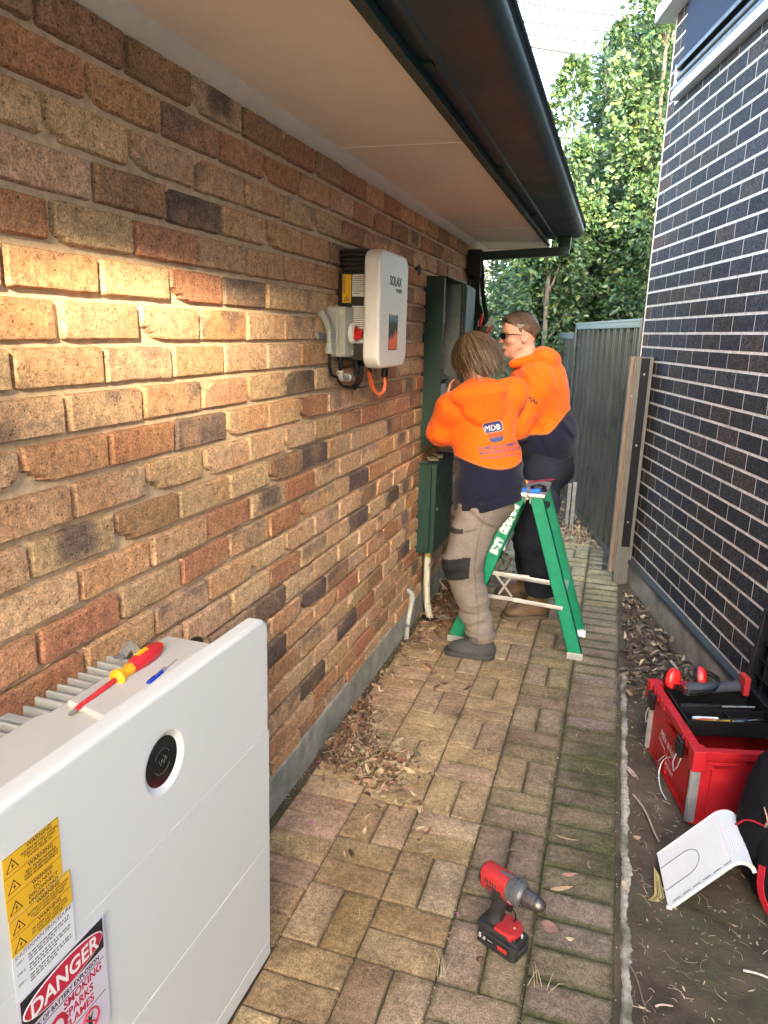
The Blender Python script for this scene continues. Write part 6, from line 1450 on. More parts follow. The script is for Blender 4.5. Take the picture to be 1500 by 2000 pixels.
g = G()   # knock-out outline near the foot, printed as a shallow groove
def onp(s, t): return b0+wv*s+dn*t+up*.0016
P = [onp(.28, .004)]+[onp(.28, t) for t in np.linspace(.02, .09, 5)]+[onp(.49-.21*math.cos(a), .09+.045*math.sin(a)) for a in np.linspace(0, math.pi, 14)]+[onp(.70, t) for t in np.linspace(.09, .004, 6)]
tube(g, P, .0009, 5)
for t in np.linspace(.02, .20, 6): tube(g, [onp(.045, t), onp(.045, t+.026)], .0011, 5)
obj('groove', g, mat('groove_shadow_grey', (.12, .125, .135), .7, var=0), cv_)

# ================================================================== backpack
bp = thing('backpack', 'black backpack with red trim and grey reflective strap beside the tool box', 'backpack', (1.62, 2.14, 0))
M_pack = mat('black_nylon', (.006, .006, .008), .85, var=.3, vscale=30, bump=.5, bscale=350, spec=.2); M_trim = mat('red_webbing', (.50, .012, .03), .6, var=.15, vscale=60, bump=.3, bscale=300)
bc = np.array((1.625, 2.155, 0.0))
def bagfn(secs, n=28, pw=2.6):
    V = []
    for z, rx, ry, ox, oy in secs:
        for a in np.linspace(0, 2*np.pi, n, endpoint=False):
            ca, sa = math.cos(a), math.sin(a); x = rx*abs(ca)**(2/pw)*np.sign(ca)+ox; y = ry*abs(sa)**(2/pw)*np.sign(sa)+oy
            w_ = 1+.035*mn.noise(Vector((x*14, y*14, z*11))); V.append((bc[0]+x*w_*1.0-y*.25, bc[1]+y*w_+x*.25, z))
    F = []
    for i in range(len(secs)-1):
        for j in range(n): j2 = (j+1) % n; F.append((i*n+j, i*n+j2, (i+1)*n+j2, (i+1)*n+j))
    F += [tuple(range(n))[::-1], tuple(range((len(secs)-1)*n, len(secs)*n))]
    return V, F
g = G(); V, F = bagfn([(.04, .10, .07, .02, 0), (.045, .125, .10, .01, 0), (.08, .140, .115, 0, 0), (.15, .145, .12, 0, 0), (.24, .145, .122, 0, 0), (.33, .138, .116, 0, 0), (.40, .124, .10, .005, 0), (.45, .10, .08, .012, 0), (.485, .065, .05, .02, 0), (.495, .02, .015, .02, 0)]); g.add(V, F); obj('body', g, M_pack, bp, 180)
g = G(); V, F = bagfn([(.05, .05, .04, -.06, -.085), (.055, .075, .055, -.055, -.085), (.12, .08, .058, -.055, -.085), (.20, .076, .055, -.055, -.082), (.255, .064, .042, -.055, -.075), (.262, .04, .02, -.055, -.07)]); g.add(V, F); obj('front_pocket', g, M_pack, bp, 180)
def bpt(x, y, z): return np.array((bc[0]+x-y*.25, bc[1]+y+x*.25, z))
g = G(); ribbon(g, smoothp([bpt(-.110, -.150, .13), bpt(-.108, -.150, .21), bpt(-.112, -.124, .27), bpt(-.104, -.112, .33), bpt(-.078, -.100, .40), bpt(-.05, -.08, .46)]), (-.3, -1, .15), .026, .002)
obj('reflective_strip', g, mat('grey_reflective', (.33, .35, .38), .35, var=.1), bp)
g = G()
for k in range(5): p_ = bpt(-.110+.008*k*(k > 2), -.152+.010*k, .17+.050*k); bx(g, (-.014, -.003, -.001), (.014, .001, .001), .0005, T=comp(lambda V, q=p_: np.asarray(V)+q, eul(0, 0, .25)))
ribbon(g, smoothp([bpt(-.02, -.15, .12), bpt(-.015, -.155, .2), bpt(-.02, -.13, .27)]), (0, -1, 0), .02, .003)
obj('stitch_band', g, M_bplas, bp)
g = G(); ribbon(g, smoothp([bpt(-.085, -.146, .135), bpt(-.06, -.152, .14), bpt(-.062, -.152, .165), bpt(-.085, -.147, .165)]), (-.3, -1, 0), .016, .006); bx(g, (-.017, -.004, -.014), (.017, .004, .014), .003, T=comp(lambda V: np.asarray(V)+bpt(-.070, -.155, .153), eul(0, 0, .25)))
ribbon(g, smoothp([bpt(-.10, -.10, .262), bpt(-.125, -.07, .27), bpt(-.146, -.02, .25), bpt(-.150, .03, .19)]), (0, 0, 1), .008, .004)
ribbon(g, smoothp([bpt(-.135, -.115, .17), bpt(-.145, -.14, .11), bpt(-.125, -.165, .06), bpt(-.10, -.17, .03)]), (-1, -.6, 0), .024, .003)
obj('trim', g, M_trim, bp)
g = G(); tube(g, [bpt(-.135, -.075, .33), bpt(-.128, -.085, .305), bpt(-.126, -.090, .285), bpt(-.118, -.098, .27)], .0022, 6); bx(g, (-.006, -.004, -.018), (.006, .004, .018), .003, T=comp(lambda V: np.asarray(V)+bpt(-.124, -.088, .29), eul(.2, .3, .8))); obj('key_ring', g, mat('copper_clip', (.55, .36, .30), .3, metal=.7), bp)
g = G()
def pad(P, w, t):
    ribbon(g, smoothp(P, 3), (-.25, -.5, .9), w, t)
pad([bpt(.05, -.13, .26), bpt(-.01, -.19, .17), bpt(-.06, -.22, .10), bpt(-.10, -.225, .05), bpt(-.125, -.215, .028)], .055, .016)
obj('shoulder_strap', g, M_pack, bp)
g = G(); ribbon(g, smoothp([bpt(.03, -.155, .22), bpt(-.03, -.205, .135), bpt(-.075, -.215, .08)], 3), (-.25, -.5, .9), .012, .020); ribbon(g, smoothp([bpt(-.12, -.215, .035), bpt(-.105, -.235, .03), bpt(-.115, -.25, .022), bpt(-.095, -.262, .02), bpt(-.105, -.28, .012), bpt(-.09, -.292, .012)], 2), (.3, .3, 1), .022, .002); obj('red_strap', g, M_trim, bp)
# ================================================================== people
def sd_cap(P, a, b, ra, rb):
    a = np.array(a, float); b = np.array(b, float); ab = b-a; t = np.clip(((P-a)@ab)/(ab@ab), 0, 1)
    return np.linalg.norm(P-a-t[:, None]*ab, axis=1)-(ra+(rb-ra)*t)
def sd_ell(P, c, r, A=None):
    q = P-np.array(c, float)
    if A is not None: q = q@np.array(A).T
    r = np.array(r, float); k0 = np.linalg.norm(q/r, axis=1); k1 = np.linalg.norm(q/(r*r), axis=1)+1e-9
    return k0*(k0-1)/k1
def smin(a, b, k): h = np.clip(.5+.5*(b-a)/k, 0, 1); return b*(1-h)+a*h-k*h*(1-h)
def smax(a, b, k): return -smin(-a, -b, k)
def nets(fn, lo, hi, h):
    """surface nets over a signed distance function"""
    lo = np.array(lo, float); hi = np.array(hi, float); n = np.ceil((hi-lo)/h).astype(int)+1
    ax = [lo[i]+h*np.arange(n[i]) for i in range(3)]
    kc = 4; nc = (n+kc-1)//kc; axc = [lo[i]+h*(kc*np.arange(nc[i])+(kc-1)/2) for i in range(3)]
    Xc, Yc, Zc = np.meshgrid(*axc, indexing='ij'); Pc = np.stack([Xc.ravel(), Yc.ravel(), Zc.ravel()], 1); Dc = fn(Pc).reshape(nc)
    D = Dc.repeat(kc, 0).repeat(kc, 1).repeat(kc, 2)[:n[0], :n[1], :n[2]].copy(); I_ = np.argwhere(np.abs(D) < h*kc*1.5+.018); Pf = lo+h*I_
    D[I_[:, 0], I_[:, 1], I_[:, 2]] = np.concatenate([fn(Pf[i:i+120000]) for i in range(0, len(Pf), 120000)]) if len(Pf) else 0
    ins = D < 0; c = [ins[i:n[0]-1+i, j:n[1]-1+j, k:n[2]-1+k] for i in (0, 1) for j in (0, 1) for k in (0, 1)]
    s = sum(x.astype(int) for x in c); act = (s > 0) & (s < 8); idx = -np.ones(act.shape, int); I = np.argwhere(act); idx[act] = np.arange(len(I))
    acc = np.zeros((len(I), 3)); cnt = np.zeros(len(I)); co = [(i, j, k) for i in (0, 1) for j in (0, 1) for k in (0, 1)]
    for a in range(8):
        for b in range(a+1, 8):
            d = np.array(co[b])-np.array(co[a])
            if np.abs(d).sum() != 1: continue
            A = I+co[a]; B = I+co[b]; da = D[A[:, 0], A[:, 1], A[:, 2]]; db = D[B[:, 0], B[:, 1], B[:, 2]]; mk = (da < 0) != (db < 0)
            t = np.where(mk, da/(da-db+1e-12), 0); acc += np.where(mk[:, None], np.array(co[a])+t[:, None]*d, 0); cnt += mk
    V = lo+h*(I+acc/np.maximum(cnt, 1)[:, None]); F = []
    for ax_ in range(3):
        sl0 = [slice(1, -1)]*3; sl1 = [slice(1, -1)]*3
        sl0[ax_] = slice(0, n[ax_]-1); sl1[ax_] = slice(1, n[ax_])
        a = ins[tuple(sl0)]; b = ins[tuple(sl1)]; E = np.argwhere(a != b); off = np.ones(3, int); off[ax_] = 0; E = E+off
        flip = ~ins[E[:, 0], E[:, 1], E[:, 2]]
        u, v = [(1, 2), (2, 0), (0, 1)][ax_]; du = np.zeros(3, int); dv = np.zeros(3, int); du[u] = 1; dv[v] = 1
        q = [E-du-dv, E-dv, E, E-du]; q = np.stack([idx[p[:, 0], p[:, 1], p[:, 2]] for p in q], 1); q[flip] = q[flip][:, ::-1]; F.append(q)
    return V, np.vstack(F)
def net_obj(name, fn, lo, hi, h, m, parent, colf=None, iters=0, label=None):
    V, F = nets(fn, lo, hi, h)
    if iters:
        E_ = np.vstack([F[:, [0, 1]], F[:, [1, 2]], F[:, [2, 3]], F[:, [3, 0]]])
        for _ in range(iters):
            s = np.zeros_like(V); c = np.zeros(len(V)); np.add.at(s, E_[:, 0], V[E_[:, 1]]); np.add.at(s, E_[:, 1], V[E_[:, 0]]); np.add.at(c, E_[:, 0], 1); np.add.at(c, E_[:, 1], 1); V = V*.5+.5*s/c[:, None]
    g = G(); C = colf(V) if colf else None; g.add(V, [tuple(f) for f in F], 0, C)
    return obj(name, g, m, parent, 180, label=label), V, F
def ridged(P, s, seed, A=None):
    q = P if A is None else P@np.array(A).T
    q = q+np.stack([fbm(P, 7, seed+60, 1), fbm(P, 7, seed+61, 1), fbm(P, 7, seed+62, 1)], 1)*.035
    return 1-2*np.abs(fbm(q*np.array(s), 1.0, seed, 2))
def unit(v): v = np.array(v, float); return v/np.linalg.norm(v)
def basis(f, up=(0, 0, 1)):
    f = unit(f); up = np.array(up, float); l = unit(np.cross(up, f)); u = np.cross(f, l); return np.stack([f, l, u])    # rows forward, left, up
def mixc(a, b, t): return np.array(a)*(1-t[:, None])+np.array(b)*t[:, None]
def sstep(a, b, x): t = np.clip((x-a)/(b-a), 0, 1); return t*t*(3-2*t)
M_skin = mat('skin', (1, 1, 1), .5, attr=True, var=.05, vscale=60, sss=.12, bump=.06, bscale=500, spec=.35)
M_hoodie = mat('hi_vis_fleece', (1, 1, 1), .88, attr=True, var=.07, vscale=50, bump=.35, bscale=420, spec=.15, sheen=.1)
M_trou = mat('work_trouser_cloth', (1, 1, 1), .85, attr=True, var=.09, vscale=70, bump=.35, bscale=500, spec=.15)
M_hair = mat('hair', (1, 1, 1), .42, attr=True, var=.12, vscale=60, spec=.45)
M_shoe = mat('shoe_leather', (1, 1, 1), .7, attr=True, var=.15, vscale=50, bump=.25, bscale=300)
ORG = (.82, .125, .006); NAVY = (.009, .011, .026); SK = (.56, .30, .215)

def head_sdf(o, B, s=1.0):
    """human head; B rows forward, left, up; o is the point between the ears"""
    def fn(P):
        q = ((P-np.array(o))@B.T)/s
        x, y, z = q[:, 0], q[:, 1], q[:, 2]; ya = np.abs(y); qm = np.stack([x, ya, z], 1)
        d = sd_ell(q, (-.006, 0, .034), (.096, .074, .086)); d = smin(d, sd_ell(q, (.028, 0, .01), (.060, .060, .085)), .03)
        d = smin(d, sd_ell(q, (.036, 0, -.045), (.046, .047, .062)), .025)                     # muzzle and jaw
        d = smin(d, sd_cap(qm, (.010, .052, -.052), (.072, .014, -.093), .014, .012), .022)    # jaw line
        d = smin(d, sd_ell(q, (.076, 0, -.094), (.014, .018, .013)), .012)                     # chin
        d = smin(d, sd_ell(qm, (.060, .040, -.022), (.020, .020, .017)), .018)                 # cheekbones
        d = smin(d, sd_cap(qm, (.082, .010, .026), (.068, .046, .024), .008, .007), .012)      # brow
        d = smax(d, -sd_ell(qm, (.094, .031, .006), (.015, .017, .011)), .010)                 # eye socket
        d = smin(d, sd_ell(qm, (.074, .031, .006), (.012, .013, .011)), .003)                  # eyeball and lids
        d = smin(d, sd_cap(q, (.084, 0, .014), (.110, 0, -.022), .006, .0095), .009)           # nose
        d = smin(d, sd_ell(qm, (.099, .010, -.027), (.009, .0065, .0062)), .005)
        d = smin(d, sd_cap(qm, (.093, .0, -.052), (.086, .019, -.053), .0060, .0035), .005)    # upper lip
        d = smin(d, sd_cap(qm, (.091, .0, -.064), (.084, .017, -.061), .0062, .0035), .005)    # lower lip
        d = smax(d, -sd_cap(qm, (.102, .0, -.0575), (.086, .024, -.0555), .0022, .0018), .003)
        e = sd_ell(qm, (-.004, .079, -.006), (.020, .008, .032), np.array(((.97, -.25, .0), (.25, .97, 0), (0, 0, 1)))); e = smax(e, -sd_ell(qm, (.000, .087, -.002), (.012, .006, .020)), .004); d = smin(d, e, .005)
        return d*s
    return fn
def hand_parts(o, B, curl=(.5, .6, .7, .8), spread=.9, s=1.0, thumb=.5, side=1):
    """B rows: fingers direction, thumb side direction, back-of-hand normal; returns capsules"""
    f, t, n = B; o = np.array(o, float); caps = []
    caps.append((o-f*.0, o+f*.055*s, .0265*s, .0285*s, 1))       # flattened below through ellipsoid
    L_ = (.068, .078, .072, .056)
    for i, (l, c) in enumerate(zip(L_, curl)):
        p = o+f*.080*s+t*(.030-.0205*i)*s; d = unit(f+t*(.10-.07*i)*spread)
        for j, (fr, r0, r1) in enumerate(((.45, .0088, .0082), (.31, .0082, .0076), (.24, .0076, .0062))):
            a = c*(j+.6)*.75; dd = unit(d*math.cos(a)-n*math.sin(a)); e = p+dd*l*fr*s; caps.append((p, e, r0*s, r1*s, 0)); p = e
    p = o+f*.022*s+t*.028*s
    for j, (l, r0, r1) in enumerate(((.040, .0125, .0108), (.032, .0105, .0090), (.024, .009, .0070))):
        dd = unit(f*(.55+.2*j)+t*(.85-.35*j)-n*(.25+thumb*.5*j)); e = p+dd*l*s; caps.append((p, e, r0*s, r1*s, 0)); p = e
    return caps, (o+f*.045*s, np.stack([f, t, n]), (.052*s, .040*s, .0155*s))
def hand_sdf(P, parts):
    caps, (c, A, r) = parts; d = sd_ell(P, c, r, A)
    for a, b, r0, r1, pal in caps:
        if pal: continue
        d = smin(d, sd_cap(P, a, b, r0, r1), .004)
    return d
def skin_col(o, B, s=1.0, beard=0.0):
    def f(V):
        C = np.tile(np.array(SK), (len(V), 1)); q = ((V-np.array(o))@B.T)/s; ya = np.abs(q[:, 1])
        red = np.exp(-(((q[:, 0]-.07)/.03)**2+((ya-.04)/.02)**2+((q[:, 2]+.025)/.02)**2)); C = C+(np.array((.60, .24, .18))-C)*(red*.5)[:, None]
        nose = np.exp(-(((q[:, 0]-.108)/.02)**2+(ya/.015)**2+((q[:, 2]+.02)/.02)**2)); C = C+(np.array((.60, .25, .19))-C)*(nose*.5)[:, None]
        ear = np.exp(-((ya-.082)/.012)**2)*(np.abs(q[:, 2]) < .04); C = C+(np.array((.62, .25, .19))-C)*(ear*.5)[:, None]
        lip = ((q[:, 0] > .084) & (ya < .020) & (np.abs(q[:, 2]+.058) < .0105)); C[lip] = (.50, .19, .16)
        tooth = ((q[:, 0] > .084) & (ya < .0165) & (np.abs(q[:, 2]+.0575) < .0026)); C[tooth] = (.68, .62, .55)
        st = beard*np.clip(1-np.abs(q[:, 2]+.075)/.045, 0, 1)*np.clip((q[:, 0]-.0)/.03, 0, 1)*(q[:, 2] > -.13)*(~lip); C = C+(np.array((.42, .22, .15))-C)*(st*.7)[:, None]
        C *= (1+.07*fbm(V, 45, 3, 2))[:, None]
        return C
    return f

# ------------------------------------------------------------------ the young worker (back to us)
yw = thing('person', 'long haired worker in orange and navy hoodie and grey trousers reaching into the meter box', 'person', (.42, 3.62, 0))
F1 = unit((-.60, .80, 0)); Lf = np.array((-.80, -.60, 0))
pel = np.array((.425, 3.63, .84)); che = np.array((.372, 3.672, 1.16)); nek = np.array((.325, 3.665, 1.36))
sL = np.array((.225, 3.565, 1.240)); sR = np.array((.492, 3.765, 1.318))
eL = np.array((.160, 3.605, 1.120)); wL = np.array((.150, 3.725, 1.245)); hL = np.array((.158, 3.745, 1.285))
eR = np.array((.470, 3.965, 1.16)); wR = np.array((.285, 4.02, 1.25))
HO1 = np.array((.298, 3.690, 1.487)); HB1 = basis((-.80, .45, -.38), (-.14, 0, 1))
hipL, kneL, ankL = np.array((.412, 3.555, .80)), np.array((.340, 3.470, .480)), np.array((.462, 3.452, .095))
hipR, kneR, ankR = np.array((.46, 3.72, .80)), np.array((.300, 3.80, .67)), np.array((.430, 3.765, .37))
hand1 = hand_parts(hL-np.array((0, .0, .01)), np.stack([unit((.10, .55, .82)), unit((-.20, .82, -.52)), unit(np.cross(unit((.10, .55, .82)), unit((-.20, .82, -.52))))]), (1.0, 1.1, 1.15, 1.2), 1.0, .95, .9)
handR1 = hand_parts(wR, basis((-.9, .2, .4)), (.9, 1, 1, 1), 1, .95)
hs1 = head_sdf(HO1, HB1, .96)
def body1(P):
    d = hs1(P); d = smin(d, sd_cap(P, HO1+HB1[0]*-.02-HB1[2]*.04, nek-np.array((0, 0, .03)), .052, .056), .03)
    t = sd_cap(P, nek-np.array((0, 0, .07)), che, .07, .105); t = smin(t, sd_cap(P, che, pel, .105, .10), .05); t = smin(t, sd_cap(P, sL, sR, .045, .045), .06)
    for a, b, r0, r1 in ((sL, eL, .042, .034), (eL, wL, .034, .024), (wL, hL, .023, .022), (sR, eR, .042, .034), (eR, wR, .034, .024), (pel, hipL, .09, .075), (pel, hipR, .09, .075), (hipL, kneL, .07, .048), (kneL, ankL, .045, .032), (hipR, kneR, .07, .048), (kneR, ankR, .045, .032)):
        t = smin(t, sd_cap(P, a, b, r0, r1), .02)
    for an, di in ((ankL, (-1, -.03, 0)), (ankR, (-1, .1, 0))): t = smin(t, sd_cap(P, an-np.array((0, 0, .05)), an+unit(di)*.13-np.array((0, 0, .065)), .028, .022), .02)
    d = smin(d, t, .03); d = smin(d, hand_sdf(P, hand1), .008); return smin(d, hand_sdf(P, handR1), .008)
net_obj('body', body1, (-.02, 3.28, -.01), (.68, 4.16, 1.66), .0056, M_skin, yw, skin_col(HO1, HB1, .96))
def split1(V):  # height of the orange / navy seam: dips in the middle of the back
    q = (V-che)@np.stack([F1, Lf, (0, 0, 1)]).T
    return .972+.040*np.clip(np.abs(q[:, 1]-.0)/.16, 0, 1.3)**2
A1 = basis(F1, unit(nek-pel))
def hood1(P):
    q = (P-np.array((.372, 3.590, 1.285)))@A1.T
    d = sd_ell(q, (-.006, .018, .040), (.075, .150, .062)); d = smin(d, sd_ell(q, (-.030, .0, -.035), (.040, .118, .062)), .035); d = smin(d, sd_ell(q, (-.034, -.012, -.085), (.028, .072, .035)), .03)
    n2 = (P-HO1)@HB1.T
    return d
def hoodie1(P):
    t = sd_cap(P, nek-np.array((0, 0, .055)), che, .085, .135); q = (P-che)@A1.T
    t = sd_ell(q, (0, 0, .02), (.118, .172, .20)); t = smin(t, sd_cap(P, sL, sR, .068, .066), .06)
    wz = pel+np.array((.0, -.0, .03)); qw = (P-wz)@basis(unit((-.8, .6, 0))).T
    t = smin(t, sd_ell(qw, (-.005, 0, -.03), (.158, .192, .22)), .09); t = smin(t, sd_ell(P, (.418, 3.645, 1.0), (.150, .135, .15)), .06)
    up_ = smin(sd_cap(P, pel+np.array((0, 0, .02)), hipL, .112, .108), sd_cap(P, pel, hipR, .108, .10), .05); up_ = smin(up_, sd_ell(P, pel+np.array((.035, -.025, -.075)), (.100, .105, .10)), .06); t = smin(t, up_-.024, .03)
    t = smin(t, sd_cap(P, nek-np.array((0, 0, .10)), nek-np.array((0, 0, .035)), .085, .070), .05)
    t = smin(t, sd_cap(P, sL, eL, .060, .054), .05); t = smin(t, sd_cap(P, eL, wL, .054, .036), .03)
    t = smin(t, sd_cap(P, sR, eR, .066, .058), .05); t = smin(t, sd_cap(P, eR, wR, .056, .040), .03)
    dgn = np.stack([P[:, 0], P[:, 1], P[:, 2]-.7*P[:, 0]], 1); fold = ridged(dgn, (4, 4, 15), 4)*.011*sstep(1.0, .86, P[:, 2])+ridged(P, (16, 16, 9), 7)*.010*sstep(.14, .02, np.linalg.norm(P-eL, axis=1)-.03)+ridged(dgn, (4, 5, 8), 9)*.008*sstep(.9, 1.0, P[:, 2])
    fold += .010*np.clip(fbm(P@A1.T*np.array((3, 3, 9)), 1.3, 12, 2), -1, 1)*sstep(.80, 1.0, P[:, 2])
    t = t-fold
    h = hood1(P)-ridged(P, (9, 12, 7), 21, A1)*.004; t = smin(t, h, .005); crease = np.abs(h)*0; t = t+.0045*np.exp(-((h-.008)/.005)**2)
    # hood seam lines
    qh = (P-np.array((.385, 3.590, 1.262)))@A1.T
    for yy_ in (-.045, .035): t = t+.0022*np.exp(-((qh[:, 1]-yy_-qh[:, 2]*.25)/.0035)**2)*(h < .012)
    # neck opening and hem
    t = smax(t, -sd_cap(P, nek-np.array((0, 0, .02))+F1*.03, nek+np.array((-.06, .03, .12)), .055, .095), .008)
    hem = .715+.24*(P[:, 0]-.24) + .01*fbm(P, 7, 2, 1)
    band = np.exp(-((P[:, 2]-hem-.05)/.010)**2)*.006
    t = smax(t+band, hem-P[:, 2], .012)
    return t
def hcol1(V):
    s = split1(V); n = fbm(V, 30, 5, 2)*.0
    # arms stay orange
    arm = np.minimum(sd_cap(V, sL, eL, .075, .065), sd_cap(V, eL, wL, .06, .04)); arm = np.minimum(arm, np.minimum(sd_cap(V, sR, eR, .075, .07), sd_cap(V, eR, wR, .07, .05)))
    t = sstep(.004, -.004, V[:, 2]-s); t = np.where((arm < .006) & (V[:, 2] > .985), 0, t); C = mixc(ORG, NAVY, t)
    ed = np.exp(-((V[:, 2]-s)/.0035)**2)*(arm > -.02)*(V[:, 2] < 1.1); C = C+(np.array((.75, .25, .08))-C)*(ed*.6)[:, None]
    lin_ = sd_cap(V, nek-np.array((0, 0, .02))+F1*.03, nek+np.array((-.06, .03, .12)), .055, .095); C = np.where((lin_ < .003)[:, None], np.array(NAVY)[None], C)
    cuff = np.linalg.norm(V-wL, axis=1) < .045; C[cuff] = NAVY
    return C
hd1, HV, HF = net_obj('hoodie', hoodie1, (.0, 3.34, .62), (.72, 4.12, 1.47), .0055, M_hoodie, yw, hcol1)
# print on the back
bvh1 = BVHTree.FromPolygons([tuple(v) for v in HV], [tuple(int(i) for i in f) for f in HF])
def project(bvh, T, n, off=.0026):
    n = Vector(n)
    def f(V):
        V2 = T(V); out = []
        for (a, v) in zip(np.asarray(V), V2):
            h = bvh.ray_cast(Vector(v)+n*.25, -n); out.append(tuple(h[0]+n*(off+a[2])) if h[0] is not None and h[3] < .42 else (float('nan'),)*3)
        return np.array(out)
    return f
bn = unit((.42, -.90, .10)); bxr = unit(np.cross((0, 0, 1), bn)); bxr = unit(bxr*math.cos(.13)+np.array((0, 0, 1))*math.sin(.13)); byr = np.cross(bn, bxr)
PO = (.470, 3.50, 1.140); TPj = project(bvh1, frame(PO, bxr, byr), bn)
def subpoly(g, poly, mi, z=0, nseg=1):
    b = bmesh.new(); f = b.faces.new([b.verts.new((p[0], p[1], z)) for p in poly]); bmesh.ops.triangulate(b, faces=b.faces[:])
    for _ in range(5): bmesh.ops.subdivide_edges(b, edges=[e for e in b.edges if e.calc_length() > .007], cuts=1); bmesh.ops.triangulate(b, faces=b.faces[:])
    b.verts.index_update(); V = [v.co[:] for v in b.verts]; F = [tuple(v.index for v in q.verts) for q in b.faces]; b.free()
    g.add(V, F, mi, T=TPj)
g = G(); S = .90
def q_(P): return [(x*S, y*S) for x, y in P]
blk = [(-.055, .052), (-.048, .060), (.036, .066), (.050, .062), (.056, .050), (.056, .012), (-.040, .006), (-.046, .012)]
subpoly(g, q_([(x*1.06+.0, y*1.06-.002) for x, y in blk]), 3, -.0008); subpoly(g, q_(blk), 0, .0002)
subpoly(g, q_([(-.030, -.022), (.052, -.016), (.046, -.034), (.030, -.044), (-.016, -.046), (-.028, -.040)]), 0, 0)
text(g, 'MDB', .042*S, lambda V: TPj(np.asarray(V)+np.array((-.049*S, .019*S, .0022))), 1, sx=1.05, bold=.0, depth=.0002)
text(g, 'SOLAR', .0245*S, lambda V: TPj(np.asarray(V)+np.array((-.033*S, -.015*S, .0006))), 2, sx=1.12, bold=.0006, depth=.0002)
text(g, 'DOMESTIC-COMMERCIAL', .0225, lambda V: TPj(np.asarray(V)+np.array((-.088, -.070, .0006))), 0, sx=.95, bold=.0005, depth=.0002)
text(g, 'MAINTAINENCE-SOLAR', .0225, lambda V: TPj(np.asarray(V)+np.array((-.085, -.093, .0006))), 0, sx=.95, bold=.0005, depth=.0002)
text(g, 'www.mdbsolaradelaide.com.au', .0165, lambda V: TPj(np.asarray(V)+np.array((-.082, -.115, .0006))), 0, sx=.98, bold=.0002, depth=.0002)
obj('back_print', g, [mat('navy_print', (.035, .05, .16), .6, var=0), M_wplas, mat('red_print', (.45, .02, .03), .6, var=0), mat('pale_outline_print', (.55, .42, .40), .6, var=0)], hd1)
# trousers
TRC = (.200, .172, .152)
def trou1(P):
    t = smin(sd_cap(P, pel+np.array((.0, 0, .02)), hipL, .112, .108), sd_cap(P, pel, hipR, .108, .10), .05)
    bp_ = pel+np.array((.035, -.025, -.075)); t = smin(t, sd_ell(P, bp_, (.100, .105, .10)), .06)
    t = smin(t, sd_cap(P, hipL, kneL, .108, .090), .05); t = smin(t, sd_cap(P, kneL, ankL+np.array((0, 0, .03)), .088, .058), .03)
    tr_ = smin(sd_cap(P, hipR, kneR, .10, .085), sd_cap(P, kneR, ankR+np.array((0, 0, .03)), .082, .06), .03); t = smin(t, tr_, .03)
    ax = unit(ankL-kneL); w = (P-kneL)@ax
    fold = ridged(P, (5, 5, 26), 31)*.0125*sstep(.06, .30, w)+ridged(np.stack([P[:, 0], P[:, 1], P[:, 2]-.35*P[:, 0]], 1), (5, 5, 17), 33)*.010*sstep(.62, .5, P[:, 2])+ridged(np.stack([P[:, 0], P[:, 1], P[:, 2]+.8*P[:, 0]], 1), (4, 4, 13), 35)*.010*sstep(.5, .62, P[:, 2])
    t = t-fold
    # cargo flap and knee patch stand a little proud
    fl_ = (P-kneL-np.array((-.0, -.06, .205)))@np.stack([unit((1, .1, .35)), unit((0, -1, 0)), unit((-.35, 0, 1))]).T; t = t-.007*((np.abs(fl_[:, 0]) < .075) & (np.abs(fl_[:, 2]) < .028) & (P[:, 1] < 3.56))
    cuff = np.clip((.125-P[:, 2])/.02, 0, 1); t = t+cuff*.006*(P[:, 1] < 3.6)+.0015*np.sin(np.arctan2(P[:, 1]-ankL[1], P[:, 0]-ankL[0])*26)*(P[:, 2] < .125)*(P[:, 1] < 3.6)
    t = smax(t, .082-P[:, 2], .004); return smax(t, P[:, 2]-.88, .01)
def tcol1(V):
    C = np.tile(np.array(TRC), (len(V), 1))*(1+.08*fbm(V, 9, 3, 2))[:, None]
    w = (V-kneL); u = w@unit((1, .25, -.25)); z = V[:, 2]-.485-.25*(V[:, 0]-kneL[0])
    pt = (np.abs(z+.010) < .056-.10*np.clip(V[:, 0]-.36, 0, .1)) & (V[:, 1] < 3.60) & (V[:, 0] < .395) & (V[:, 0] > .1); C[pt] = (.022, .022, .026)
    pr_ = (np.abs(V[:, 2]-.66-.1*(V[:, 0]-.33)) < .012) & (V[:, 1] < 3.52) & (V[:, 0] < .345); C[pr_] = (.03, .03, .035)
    seam = np.abs(V[:, 0]-.435-.02*np.sin(V[:, 2]*9)) < .0025; C[seam & (V[:, 1] < 3.5)] *= .7
    belt = (np.abs(V[:, 2]-.795-.2*(V[:, 0]-.46)) < .006) & (V[:, 0] > .47) & (V[:, 1] < 3.62); C[belt] = (.03, .03, .035)
    return C
net_obj('trousers', trou1, (.12, 3.33, .06), (.66, 3.96, .97), .0055, M_trou, yw, tcol1)
g = G(); lathe(g, [(.050, 0), (.047, .06)], 18, T=rotz(0, (.462, 3.452, .058)), sx=1.15)
obj('sock', g, mat('navy_sock', (.012, .018, .06), .9, bump=.4, bscale=300), yw)
